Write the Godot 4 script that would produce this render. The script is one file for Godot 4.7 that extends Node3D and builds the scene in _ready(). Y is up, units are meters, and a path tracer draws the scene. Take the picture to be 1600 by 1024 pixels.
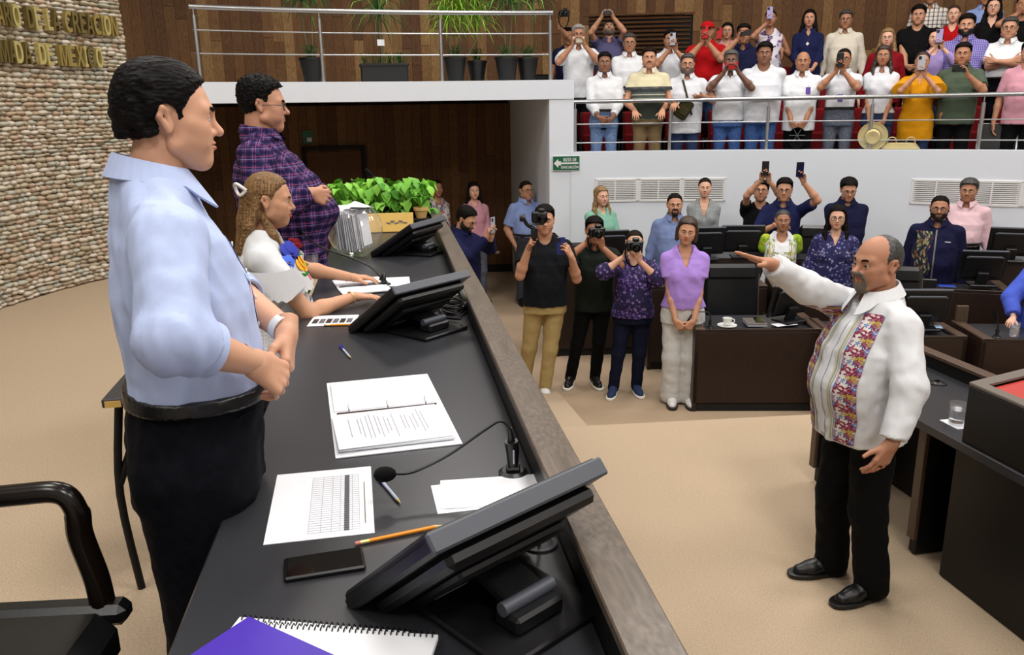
extends Node3D
# A legislative hall during an oath: a raised presidium desk on the left, a secretaries' table on the right,
# deputies' desks, a curved white gallery full of people, and timber panelling behind.

var M := {}
var mats := {}
const HALL := Vector3(1.1, 0, -0.75)     # middle of the round hall
const LOW := -0.42                       # the hall floor; the oath platform is 0 and the presidium floor 0.57
const DAIS := 0.57

func pol(r: float, deg: float, y: float) -> Vector3:
	return HALL + Vector3(sin(deg_to_rad(deg)) * r, y, -cos(deg_to_rad(deg)) * r)

func _ready() -> void:
	# camera: 1600 x 1024, looking down about 15 degrees, rolled a little
	var cam := Camera3D.new()
	cam.name = "view_camera"
	add_child(cam)
	var pitch := atan(340.0 / 1260.0)
	var fw := Vector3(0, -sin(pitch), -cos(pitch))
	var up := Vector3(0, cos(pitch), -sin(pitch))
	var rt := Vector3.RIGHT * cos(0.016) - up * sin(0.016)
	cam.transform = Transform3D(Basis(rt, rt.cross(fw), -fw), Vector3(0, 2.2, 0))
	cam.fov = rad_to_deg(2.0 * atan(512.0 / 1260.0))
	cam.near = 0.05
	cam.far = 100.0
	cam.current = true
	var we := WorldEnvironment.new()
	we.name = "environment"
	var env := Environment.new()
	env.background_mode = Environment.BG_COLOR
	env.background_color = Color(0.02, 0.02, 0.02)
	env.tonemap_mode = Environment.TONE_MAPPER_LINEAR
	env.tonemap_exposure = 1.0
	env.sdfgi_enabled = true
	env.ssao_enabled = true
	env.ssil_enabled = true
	we.environment = env
	add_child(we)
	# ceiling panels: a grid of bright diffusers, each with its own area light; y is the ceiling's underside
	# [x, z, energy]
	for l in [[-2.6, 1.6, 0.75], [1.4, 1.6, 1.0], [5.0, 1.6, 1.0], [-2.6, -2.2, 0.75], [1.2, -2.2, 1.0], [5.0, -2.2, 1.0], [-2.4, -6.0, 0.8], [1.6, -6.0, 1.0], [5.4, -6.0, 1.0], [-0.6, -9.4, 0.85], [3.4, -9.4, 0.85], [6.8, -8.0, 0.85]]:
		lamps.append(Vector3(l[0], 6.3, l[1]))
		lamp_power.append(l[2] * 11.0)
	build_materials()
	build_room()
	build_lamps()
	build_dais()
	build_hall_desks()
	build_table()
	build_gallery()
	build_people()

var lamps: Array[Vector3] = []
var lamp_power: Array[float] = []

# ------------------------------------------------------------------ materials
func mat(key: String, c: Color, rough := 0.7, opt := {}) -> StandardMaterial3D:
	var m := StandardMaterial3D.new()
	m.resource_name = key
	m.albedo_color = c
	m.roughness = rough
	m.metallic_specular = opt.get("spec", 0.5)
	m.metallic = opt.get("metal", 0.0)
	if opt.has("tex"):
		m.albedo_texture = opt.tex
		m.uv1_triplanar = opt.get("tri", true)
		m.uv1_scale = Vector3.ONE * opt.get("scale", 1.0) if not opt.get("scale", 1.0) is Vector3 else opt.scale
		m.uv1_offset = opt.get("off", Vector3.ZERO)
		m.uv1_world_triplanar = opt.get("world", false)
		m.uv1_triplanar_sharpness = 6.0
	if opt.has("bump"):
		m.heightmap_enabled = true
		m.heightmap_texture = opt.bump
		m.heightmap_scale = opt.get("bumps", 0.1)
		m.uv1_triplanar = opt.get("tri", true)
		m.uv1_scale = Vector3.ONE * opt.get("scale", 1.0) if not opt.get("scale", 1.0) is Vector3 else opt.scale
		m.uv1_world_triplanar = opt.get("world", false)
	if opt.get("sheen", 0.0) > 0.0:
		m.rim_enabled = true
		m.rim = opt.sheen
		m.rim_tint = 0.6
	M[key] = m
	return m

func noise_tex(freq: float, sd: int, ramp: Array, size := 512, oct := 4, type := FastNoiseLite.TYPE_SIMPLEX_SMOOTH) -> NoiseTexture2D:
	var t := NoiseTexture2D.new()
	var n := FastNoiseLite.new()
	n.noise_type = type
	n.seed = sd
	n.frequency = freq
	n.fractal_octaves = oct
	t.noise = n
	t.width = size
	t.height = size
	t.seamless = true
	var g := Gradient.new()
	g.offsets = PackedFloat32Array([0.0, 1.0])
	g.colors = PackedColorArray([ramp[0], ramp[1]])
	t.color_ramp = g
	return t

func image_tex(w: int, h: int, f: Callable) -> ImageTexture:
	var im := Image.create(w, h, false, Image.FORMAT_RGB8)
	for y in h:
		for x in w:
			im.set_pixel(x, y, f.call(x, y))
	return ImageTexture.create_from_image(im)

# long grain along y: value noise stretched in the picture itself
func grain_tex(sd: int, a: Color, b: Color, w := 256, h := 512, along := 0.012, across := 0.16) -> ImageTexture:
	var n := noise3(1.0, sd)
	n.fractal_octaves = 4
	return image_tex(w, h, func(x, y):
		# wraps round by walking on circles
		var u: float = TAU * x / w
		var v: float = TAU * y / h
		var k := n.get_noise_3d(cos(u) * w / TAU * across, sin(u) * w / TAU * across, (cos(v)) * h / TAU * along + 7.0 * sin(v) * along * h / TAU)
		return a.lerp(b, clampf(k * 0.9 + 0.5, 0, 1)))

func flowers(size: int, sd: int, ground: Color, kinds: Array, count: int, r0: float, r1: float, petals := 5) -> ImageTexture:
	var im := Image.create(size, size, false, Image.FORMAT_RGB8)
	im.fill(ground)
	var rng := RandomNumberGenerator.new()
	rng.seed = sd
	for i in count:
		var cx := rng.randf() * size
		var cy := rng.randf() * size
		var r := rng.randf_range(r0, r1)
		var c: Color = kinds[rng.randi() % kinds.size()]
		var eye: Color = kinds[rng.randi() % kinds.size()].lightened(0.25)
		var ph := rng.randf() * TAU
		for y in range(int(cy - r), int(cy + r) + 1):
			for x in range(int(cx - r), int(cx + r) + 1):
				var dx := x - cx
				var dy := y - cy
				var rr := sqrt(dx * dx + dy * dy)
				var lim := r * (0.68 + 0.32 * cos(petals * (atan2(dy, dx) + ph)))
				if rr < lim:
					im.set_pixel(posmod(x, size), posmod(y, size), eye if rr < r * 0.25 else c.darkened(0.25 * rr / r))
	return ImageTexture.create_from_image(im)

func build_materials() -> void:
	var fine := noise_tex(0.08, 1, [Color(0.35, 0.35, 0.35), Color(0.65, 0.65, 0.65)], 512, 3)
	var weave := noise_tex(0.20, 2, [Color(0.2, 0.2, 0.2), Color(0.8, 0.8, 0.8)], 256, 2)
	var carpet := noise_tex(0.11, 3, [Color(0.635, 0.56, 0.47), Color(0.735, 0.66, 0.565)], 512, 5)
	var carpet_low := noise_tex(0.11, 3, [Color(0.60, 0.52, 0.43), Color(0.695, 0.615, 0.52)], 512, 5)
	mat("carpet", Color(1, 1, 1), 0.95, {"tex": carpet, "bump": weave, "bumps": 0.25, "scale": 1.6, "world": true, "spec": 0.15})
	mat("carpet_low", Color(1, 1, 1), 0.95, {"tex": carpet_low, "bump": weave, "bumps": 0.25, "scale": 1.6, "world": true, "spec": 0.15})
	mat("white_wall", Color(0.855, 0.88, 0.915), 0.75, {"bump": fine, "bumps": 0.06, "scale": 1.2, "spec": 0.3})
	mat("hall_wall", Color(0.80, 0.80, 0.79), 0.85)
	mat("ceiling", Color(0.84, 0.84, 0.83), 0.9)
	# timber
	var grain := grain_tex(11, Color(0.60, 0.55, 0.50), Color(1.0, 1.0, 1.0), 256, 512, 0.006, 0.34)
	var tones := [Color(0.538, 0.389, 0.242), Color(0.491, 0.348, 0.215), Color(0.585, 0.429, 0.270), Color(0.456, 0.319, 0.198), Color(0.643, 0.493, 0.314), Color(0.515, 0.371, 0.231), Color(0.550, 0.394, 0.237), Color(0.474, 0.331, 0.215), Color(0.702, 0.557, 0.363)]
	for i in tones.size():
		mat("plank%d" % i, tones[i], 0.62, {"tex": grain, "scale": Vector3(2.4, 0.7, 2.4), "off": Vector3(0.13 * i, 0.37 * i, 0.21 * i), "spec": 0.35})
	var dgrain := grain_tex(12, Color(0.72, 0.70, 0.68), Color(1, 1, 1), 256, 256, 0.02, 0.3)
	mat("wenge", Color(0.185, 0.125, 0.095), 0.42, {"tex": dgrain, "scale": Vector3(1.5, 1.5, 1.5), "spec": 0.45})
	mat("wenge_edge", Color(0.36, 0.285, 0.23), 0.40, {"tex": dgrain, "scale": Vector3(1.5, 1.5, 1.5), "spec": 0.5})
	mat("ledge_wood", Color(0.43, 0.385, 0.34), 0.36, {"tex": dgrain, "scale": Vector3(1.1, 1.1, 1.1), "spec": 0.5})
	mat("desk_top", Color(0.175, 0.178, 0.195), 0.34, {"bump": fine, "bumps": 0.015, "scale": 3.0, "spec": 0.5})
	mat("desk_black", Color(0.06, 0.055, 0.055), 0.45, {"spec": 0.4})
	mat("groove", Color(0.045, 0.035, 0.03), 0.8)
	# hard stuff
	mat("steel", Color(0.72, 0.73, 0.74), 0.28, {"metal": 0.9})
	mat("chrome", Color(0.85, 0.85, 0.86), 0.12, {"metal": 1.0})
	mat("brass", Color(0.66, 0.58, 0.34), 0.36, {"metal": 0.55})
	mat("brass_bright", Color(0.86, 0.81, 0.54), 0.30, {"metal": 0.6})
	mat("brass_dark", Color(0.48, 0.42, 0.24), 0.40, {"metal": 0.55})
	mat("black_plastic", Color(0.045, 0.045, 0.05), 0.38)
	mat("monitor_black", Color(0.06, 0.06, 0.068), 0.40)
	mat("monitor_grey", Color(0.30, 0.315, 0.35), 0.45)
	mat("screen", Color(0.015, 0.016, 0.02), 0.10)
	mat("dark_metal", Color(0.05, 0.05, 0.05), 0.5, {"spec": 0.4})
	mat("grey_plastic", Color(0.34, 0.35, 0.38), 0.45)
	mat("white_paint", Color(0.86, 0.86, 0.86), 0.5)
	mat("white_rubber", Color(0.88, 0.87, 0.83), 0.6)
	mat("gum_rubber", Color(0.62, 0.40, 0.22), 0.6)
	mat("white_paper", Color(0.90, 0.91, 0.93), 0.8, {"spec": 0.2})
	mat("white_china", Color(0.90, 0.90, 0.89), 0.15)
	mat("black_leather", Color(0.045, 0.045, 0.05), 0.36, {"bump": fine, "bumps": 0.05, "scale": 9.0})
	mat("chair_leather", Color(0.055, 0.06, 0.068), 0.33, {"bump": fine, "bumps": 0.05, "scale": 6.0})
	mat("chair_wood", Color(0.075, 0.05, 0.035), 0.25)
	mat("lens_glass", Color(0.02, 0.02, 0.03), 0.05)
	mat("red_phone", Color(0.72, 0.05, 0.06), 0.3)
	mat("silver_phone", Color(0.70, 0.70, 0.75), 0.25)
	mat("lilac_phone", Color(0.66, 0.62, 0.80), 0.3)
	mat("blue_phone", Color(0.10, 0.16, 0.42), 0.3)
	mat("slate_phone", Color(0.14, 0.19, 0.24), 0.2)
	mat("cream_phone", Color(0.80, 0.76, 0.68), 0.3)
	mat("eye", Color(1, 1, 1), 0.12)
	M.eye.vertex_color_use_as_albedo = true
	mat("hair_black", Color(0.075, 0.065, 0.062), 0.62, {"spec": 0.2})
	var strands := grain_tex(21, Color(0.45, 0.45, 0.45), Color(1.0, 1.0, 1.0), 128, 128, 0.02, 0.4)
	mat("hair_glossy", Color(0.065, 0.058, 0.058), 0.55, {"spec": 0.22, "bump": strands, "bumps": 0.12, "scale": Vector3(9, 9, 3)})
	mat("hair_dark", Color(0.12, 0.085, 0.065), 0.6, {"spec": 0.2})
	mat("hair_brown", Color(0.30, 0.20, 0.135), 0.5, {"tex": strands, "scale": Vector3(9, 2, 9)})
	mat("hair_ombre", Color(0.26, 0.18, 0.12), 0.5, {"tex": strands, "scale": Vector3(9, 2, 9)})
	mat("hair_blond", Color(0.70, 0.55, 0.34), 0.5, {"tex": strands, "scale": Vector3(9, 2, 9)})
	mat("hair_fair", Color(0.66, 0.51, 0.345), 0.48, {"spec": 0.3, "tex": strands, "bump": strands, "bumps": 0.15, "scale": Vector3(12, 4, 3)})
	mat("hair_grey", Color(0.40, 0.39, 0.38), 0.55, {"tex": strands, "scale": Vector3(9, 9, 4)})
	mat("hair_white", Color(0.74, 0.73, 0.71), 0.55, {"tex": strands, "scale": Vector3(9, 9, 4)})
	mat("hair_steel", Color(0.30, 0.295, 0.29), 0.5, {"tex": strands, "scale": Vector3(9, 9, 4)})
	mat("beard_grey", Color(0.43, 0.39, 0.36), 0.8, {"spec": 0.2})
	mat("beard_dark", Color(0.07, 0.05, 0.042), 0.7)
	# cloth
	for c in [["white_cotton", Color(0.86, 0.87, 0.885)], ["white_polo", Color(0.82, 0.83, 0.855)], ["cream_linen", Color(0.83, 0.80, 0.74)], ["navy", Color(0.10, 0.12, 0.27)], ["deep_navy", Color(0.085, 0.09, 0.21)], ["navy_sweater", Color(0.085, 0.095, 0.235)],
			["black_cloth", Color(0.04, 0.04, 0.045)], ["charcoal_tee", Color(0.085, 0.095, 0.115)], ["forest_polo", Color(0.105, 0.125, 0.105)], ["sage", Color(0.29, 0.34, 0.28)], ["red_polo", Color(0.66, 0.055, 0.075)], ["wine", Color(0.48, 0.05, 0.09)],
			["seat_red", Color(0.42, 0.07, 0.09)], ["slate_polo", Color(0.33, 0.32, 0.46)], ["lilac_knit", Color(0.62, 0.55, 0.76)], ["lavender", Color(0.66, 0.53, 0.84)], ["rose", Color(0.80, 0.58, 0.64)], ["pale_pink", Color(0.86, 0.73, 0.76)], ["sky", Color(0.55, 0.63, 0.84)],
			["steel_blue", Color(0.44, 0.50, 0.66)], ["mint", Color(0.50, 0.70, 0.62)], ["mustard", Color(0.80, 0.55, 0.07)], ["khaki", Color(0.66, 0.57, 0.38)], ["tan", Color(0.50, 0.42, 0.30)], ["grey_trouser", Color(0.24, 0.25, 0.28)],
			["black_trouser", Color(0.032, 0.032, 0.036)], ["white_trouser", Color(0.80, 0.80, 0.79)], ["royal", Color(0.28, 0.36, 0.76)], ["beige_top", Color(0.72, 0.58, 0.47)], ["olive_bag", Color(0.22, 0.20, 0.12)], ["black_skirt", Color(0.05, 0.05, 0.055)]]:
		mat(c[0], c[1], 0.85, {"bump": weave, "bumps": 0.03, "scale": 14.0, "sheen": 0.12, "spec": 0.25})
	var denim := noise_tex(0.05, 7, [Color(0.7, 0.7, 0.7), Color(1.1, 1.1, 1.1)], 256, 4)
	for c in [["jeans_pale", Color(0.48, 0.59, 0.76)], ["jeans_blue", Color(0.27, 0.39, 0.62)], ["jeans_mid", Color(0.20, 0.26, 0.40)], ["jeans_dark", Color(0.085, 0.105, 0.19)], ["jeans_grey", Color(0.40, 0.42, 0.48)], ["jeans_ink", Color(0.045, 0.05, 0.085)]]:
		mat(c[0], c[1], 0.85, {"tex": denim, "scale": 3.0, "bump": weave, "bumps": 0.04, "spec": 0.25})
	var oxford := image_tex(64, 64, func(x, y): return Color(0.68, 0.745, 0.91) if (x + y) % 2 == 0 else Color(0.77, 0.825, 0.95))
	mat("oxford", Color(1, 1, 1), 0.85, {"tex": oxford, "scale": 8.0, "bump": weave, "bumps": 0.02, "spec": 0.25, "sheen": 0.1})
	var plaid := image_tex(256, 256, func(x, y):
		var c := Color(0.17, 0.155, 0.36)
		for k in [x, y]:
			var q: int = k % 64
			if q < 20: c = c.lerp(Color(0.075, 0.065, 0.17), 0.55)
			if q >= 30 and q < 34: c = c.lerp(Color(0.80, 0.33, 0.40), 0.62)
			if q >= 46 and q < 49: c = c.lerp(Color(0.72, 0.70, 0.86), 0.62)
			if q >= 52 and q < 55: c = c.lerp(Color(0.64, 0.25, 0.40), 0.5)
		return c)
	mat("plaid", Color(1, 1, 1), 0.85, {"tex": plaid, "scale": 5.0, "spec": 0.25})
	mat("check_purple", Color(1, 1, 1), 0.85, {"tex": image_tex(64, 64, func(x, y): return Color(0.30, 0.24, 0.58).lerp(Color(0.74, 0.73, 0.86), (0.5 if x % 16 < 6 else 0.0) + (0.5 if y % 16 < 6 else 0.0))), "scale": 12.0, "spec": 0.25})
	mat("check_white", Color(1, 1, 1), 0.85, {"tex": image_tex(64, 64, func(x, y): return Color(0.88, 0.86, 0.83).lerp(Color(0.13, 0.12, 0.17), (0.5 if x % 32 < 7 else 0.0) + (0.5 if y % 32 < 7 else 0.0)).lerp(Color(0.55, 0.30, 0.2), 0.3 if x % 32 > 26 else 0.0)), "scale": 9.0, "spec": 0.25})
	mat("tweed", Color(1, 1, 1), 0.9, {"tex": image_tex(64, 64, func(x, y): return Color(0.60, 0.62, 0.62) if ((x / 4 + y / 4) % 2 == 0) != (x % 32 < 4 or y % 32 < 4) else Color(0.46, 0.48, 0.49)), "scale": 6.0})
	mat("floral_violet", Color(1, 1, 1), 0.85, {"tex": flowers(256, 3, Color(0.10, 0.07, 0.24), [Color(0.42, 0.26, 0.66), Color(0.62, 0.50, 0.80), Color(0.25, 0.16, 0.48)], 95, 7, 15), "scale": 3.4})
	mat("floral_halter", Color(1, 1, 1), 0.85, {"tex": flowers(256, 4, Color(0.80, 0.77, 0.76), [Color(0.10, 0.10, 0.16), Color(0.82, 0.42, 0.40), Color(0.28, 0.35, 0.50)], 45, 12, 26, 4), "scale": 3.0})
	mat("print_dress", Color(1, 1, 1), 0.85, {"tex": flowers(256, 6, Color(0.86, 0.84, 0.88), [Color(0.30, 0.18, 0.36), Color(0.55, 0.40, 0.66)], 26, 12, 34, 2), "scale": 2.2})
	mat("print_navy", Color(1, 1, 1), 0.85, {"tex": flowers(256, 8, Color(0.10, 0.10, 0.30), [Color(0.50, 0.52, 0.78), Color(0.30, 0.25, 0.55), Color(0.70, 0.68, 0.80)], 80, 6, 13), "scale": 3.2})
	mat("print_mauve", Color(1, 1, 1), 0.85, {"tex": flowers(256, 9, Color(0.42, 0.29, 0.34), [Color(0.56, 0.42, 0.46), Color(0.28, 0.20, 0.30)], 300, 3, 6), "scale": 4.0})
	mat("huipil_flowers", Color(1, 1, 1), 0.85, {"tex": flowers(256, 10, Color(0.86, 0.87, 0.86), [Color(0.82, 0.72, 0.06), Color(0.42, 0.62, 0.10), Color(0.88, 0.62, 0.10), Color(0.30, 0.50, 0.12)], 46, 16, 30), "tri": false, "scale": 1.0})
	mat("huipil_green", Color(1, 1, 1), 0.85, {"tex": flowers(256, 12, Color(0.55, 0.74, 0.10), [Color(0.80, 0.85, 0.20), Color(0.42, 0.62, 0.08), Color(0.85, 0.75, 0.15)], 60, 16, 30), "scale": 5.0})
	mat("embroidery", Color(1, 1, 1), 0.9, {"tex": flowers(256, 14, Color(0.86, 0.84, 0.83), [Color(0.30, 0.47, 0.72), Color(0.62, 0.16, 0.26), Color(0.80, 0.70, 0.25), Color(0.42, 0.56, 0.80), Color(0.55, 0.22, 0.36), Color(0.72, 0.28, 0.36), Color(0.70, 0.60, 0.74)], 20, 34, 66), "tri": false})
	mat("openwork", Color(1, 1, 1), 0.9, {"tex": image_tex(64, 64, func(x, y): return Color(0.38, 0.42, 0.26) if (absi(x - 32) < 9 and (y / 4) % 2 == 0) or (absi(x - 32) < 5 and (y / 8) % 2 == 1) else Color(0.80, 0.79, 0.72)), "tri": false})
	mat("nature_print", Color(1, 1, 1), 0.9, {"tex": flowers(256, 15, Color(0.06, 0.07, 0.16), [Color(0.36, 0.52, 0.20), Color(0.52, 0.38, 0.20), Color(0.60, 0.62, 0.50), Color(0.50, 0.24, 0.12)], 80, 10, 24, 3), "tri": false})
	for c in [["thread_blue", Color(0.07, 0.16, 0.66)], ["thread_sky", Color(0.25, 0.42, 0.88)], ["thread_yellow", Color(0.93, 0.66, 0.04)], ["thread_orange", Color(0.90, 0.40, 0.10)], ["thread_red", Color(0.62, 0.03, 0.14)], ["thread_pink", Color(0.84, 0.16, 0.42)], ["thread_green", Color(0.13, 0.52, 0.10)], ["thread_violet", Color(0.40, 0.12, 0.50)]]:
		mat(c[0], c[1], 0.6, {"bump": strands, "bumps": 0.05, "scale": 30.0, "sheen": 0.2})
	var lace := image_tex(128, 128, func(x, y):
		var a := Vector2(x % 32 - 16, y % 32 - 16).length()
		return Color(0.90, 0.90, 0.91) if absf(a - 11.0) < 3.2 or a < 4.0 or x % 32 < 3 or y % 32 < 3 else Color(0.74, 0.73, 0.75))
	mat("lace", Color(1, 1, 1), 0.9, {"tex": lace, "tri": false, "bump": lace, "bumps": 0.2})
	# bands by height: the texture is 2 m tall on the wearer
	mat("band_polo", Color(1, 1, 1), 0.85, {"tex": image_tex(4, 512, func(_x, y):
		var hh: float = 2.0 - 2.0 * y / 512.0
		if hh > 1.255: return Color(0.82, 0.79, 0.66)
		if hh > 1.19: return Color(0.16, 0.18, 0.20)
		if hh > 1.165: return Color(0.30, 0.33, 0.31)
		if hh > 1.155: return Color(0.74, 0.73, 0.62)
		if hh > 1.12: return Color(0.25, 0.29, 0.27)
		if hh > 1.11: return Color(0.74, 0.73, 0.62)
		return Color(0.17, 0.205, 0.165)), "scale": Vector3(0.5, 0.5, 0.5)})
	mat("split_blouse", Color(1, 1, 1), 0.85, {"tex": image_tex(4, 4, func(_x, _y): return Color(0.5, 0.4, 0.5))})
	# plants
	for i in 3:
		mat("leaf%d" % i, [Color(0.46, 0.74, 0.24), Color(0.58, 0.84, 0.32), Color(0.32, 0.60, 0.18)][i], 0.42, {"spec": 0.4})
		M["leaf%d" % i].backlight_enabled = true
		M["leaf%d" % i].backlight = Color(0.25, 0.45, 0.08)
	mat("frond", Color(0.20, 0.36, 0.14), 0.5)
	mat("frond_light", Color(0.50, 0.64, 0.14), 0.5)
	mat("trunk", Color(0.36, 0.34, 0.22), 0.8)
	mat("planter", Color(0.045, 0.04, 0.038), 0.45)
	mat("soil", Color(0.06, 0.045, 0.035), 0.95)
	mat("clay", Color(0.84, 0.69, 0.42), 0.7)
	mat("envelope", Color(0.86, 0.71, 0.38), 0.75)
	mat("pencil", Color(0.90, 0.55, 0.06), 0.4)
	mat("eraser", Color(0.80, 0.50, 0.45), 0.8)
	mat("pen_blue", Color(0.06, 0.10, 0.62), 0.25)
	mat("pen_clear", Color(0.72, 0.76, 0.84), 0.15)
	mat("purple_card", Color(0.27, 0.16, 0.66), 0.45)
	mat("sticky", Color(0.86, 0.82, 0.45), 0.8)
	mat("straw", Color(0.80, 0.74, 0.54), 0.85, {"bump": weave, "bumps": 0.15, "scale": 6.0})
	mat("red_leather", Color(0.66, 0.16, 0.12), 0.5, {"bump": fine, "bumps": 0.04, "scale": 6.0})
	mat("sign_green", Color(0.0, 0.36, 0.24), 0.4)
	mat("screen_blue", Color(0.2, 0.3, 0.8), 0.2)
	mat("id_violet", Color(0.36, 0.24, 0.62), 0.4)
	mat("rim_grey", Color(0.40, 0.37, 0.34), 0.4)
	mat("blue_tab", Color(0.62, 0.74, 0.88), 0.5)
	var gl := mat("glass", Color(1, 1, 1, 0.06), 0.02)
	gl.transparency = BaseMaterial3D.TRANSPARENCY_ALPHA
	var wt := mat("water", Color(0.97, 0.98, 1.0, 0.04), 0.02)
	wt.refraction_enabled = true
	wt.refraction_scale = 0.033
	wt.transparency = BaseMaterial3D.TRANSPARENCY_ALPHA
	# stone
	for i in 6:
		var bump := fine
		mat("stone%d" % i, [Color(0.74, 0.69, 0.60), Color(0.80, 0.76, 0.69), Color(0.69, 0.63, 0.54), Color(0.83, 0.79, 0.73), Color(0.74, 0.65, 0.56), Color(0.71, 0.70, 0.64)][i], 0.85, {"bump": bump, "bumps": 0.3, "scale": 8.0, "spec": 0.25})
	mat("mortar", Color(0.46, 0.42, 0.35), 0.95)
	var lamp := mat("diffuser", Color(0.95, 0.95, 0.93), 0.6)
	lamp.emission_enabled = true
	lamp.emission = Color(1.0, 0.97, 0.92)
	lamp.emission_energy_multiplier = 1.5

# ------------------------------------------------------------------ fields and surface nets
class Fld:
	func d(_p: Vector3) -> float:
		return 1e9
	func col(_p: Vector3) -> Color:
		return Color(1, 1, 1)

static func smin(a: float, b: float, k: float) -> float:
	var h := k - absf(a - b)
	if h <= 0.0:
		return minf(a, b)
	return minf(a, b) - h * h * 0.25 / k

static func smax(a: float, b: float, k: float) -> float:
	return -smin(-a, -b, k)

class Caps extends Fld:   # tapered capsules joined smoothly
	var a := PackedVector3Array()
	var b := PackedVector3Array()
	var ra := PackedFloat32Array()
	var rb := PackedFloat32Array()
	var k := 0.02
	func add(p: Vector3, q: Vector3, r: float, s: float) -> Caps:
		a.append(p); b.append(q); ra.append(r); rb.append(s)
		return self
	func d(p: Vector3) -> float:
		var m := 1e9
		for i in a.size():
			var ab := b[i] - a[i]
			var pa := p - a[i]
			var h := clampf(pa.dot(ab) / maxf(ab.length_squared(), 1e-9), 0.0, 1.0)
			var e := (pa - ab * h).length() - lerpf(ra[i], rb[i], h)
			var g := k - absf(m - e)
			m = minf(m, e) if g <= 0.0 else minf(m, e) - g * g * 0.25 / k
		return m

class Torso extends Fld:   # an upright trunk of elliptical sections, tilted by its frame
	var inv: Transform3D
	var y0 := 0.0
	var y1 := 1.0
	var w := PackedFloat32Array()
	var t := PackedFloat32Array()
	var c := PackedFloat32Array()
	var grow := 0.0
	func d(p: Vector3) -> float:
		var q := inv * p
		var n := w.size() - 1
		var f := clampf((q.y - y0) / (y1 - y0), 0.0, 1.0) * n
		var i := mini(int(f), n - 1)
		f -= i
		var hw := lerpf(w[i], w[i + 1], f) + grow
		var ht := lerpf(t[i], t[i + 1], f) + grow
		var zz := q.z - lerpf(c[i], c[i + 1], f)
		var ex := absf(q.x) / hw
		var ez := absf(zz) / ht
		var e := pow(pow(ex, 2.3) + pow(ez, 2.3), 0.4348)
		var dd := (e - 1.0) * minf(hw, ht)
		var dy := maxf(q.y - y1, y0 - q.y)
		if dy > 0.0:
			return sqrt(maxf(dd, 0.0) * maxf(dd, 0.0) + dy * dy) if dd > 0.0 else dy
		return dd

# The shape of a dressed part: trunk and limbs with cuts. Cuts of the limbs do not touch the trunk and the other way round.
class Cloth extends Fld:
	var trunk: Fld
	var limbs: Array[Caps] = []
	var limb_cut: Array[Plane] = []
	var cut: Array[Plane] = []
	var k := 0.03
	var holes: Caps
	var noise: FastNoiseLite
	var amp := 0.0
	var folds := Vector3.ONE
	var vneck := Vector3.ZERO      # bottom height, depth, half width of an open neck
	var back: Transform3D
	func d(p: Vector3) -> float:
		var m := 1e9
		if trunk:
			m = trunk.d(p)
			for c in cut:
				m = maxf(m, c.distance_to(p))
		for i in limbs.size():
			var e := limbs[i].d(p)
			if i < limb_cut.size() and limb_cut[i].normal != Vector3.ZERO:
				e = maxf(e, limb_cut[i].distance_to(p))
			var g := k - absf(m - e)
			m = minf(m, e) if g <= 0.0 else minf(m, e) - g * g * 0.25 / k
		if holes:
			m = maxf(m, -holes.d(p))
		if vneck.y > 0.0:
			var q := back * p
			if q.z > 0.0 and q.z < 0.20 and q.y > vneck.x - 0.1 and q.y < vneck.x + vneck.y + 0.1:
				m = maxf(m, -maxf((absf(q.x) - vneck.z * (q.y - vneck.x) / vneck.y) * 0.8, -q.z))
		if amp > 0.0:
			m += noise.get_noise_3dv(p * folds) * amp
		return m

class Bag extends Fld:
	var parts: Array = []
	var k := 0.02
	func d(p: Vector3) -> float:
		var m := 1e9
		for f in parts:
			var e: float = f.d(p)
			var g := k - absf(m - e)
			m = minf(m, e) if g <= 0.0 else minf(m, e) - g * g * 0.25 / k
		return m

func bag() -> Dictionary:
	return {"v": PackedVector3Array(), "n": PackedVector3Array(), "c": PackedColorArray(), "i": PackedInt32Array()}

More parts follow.
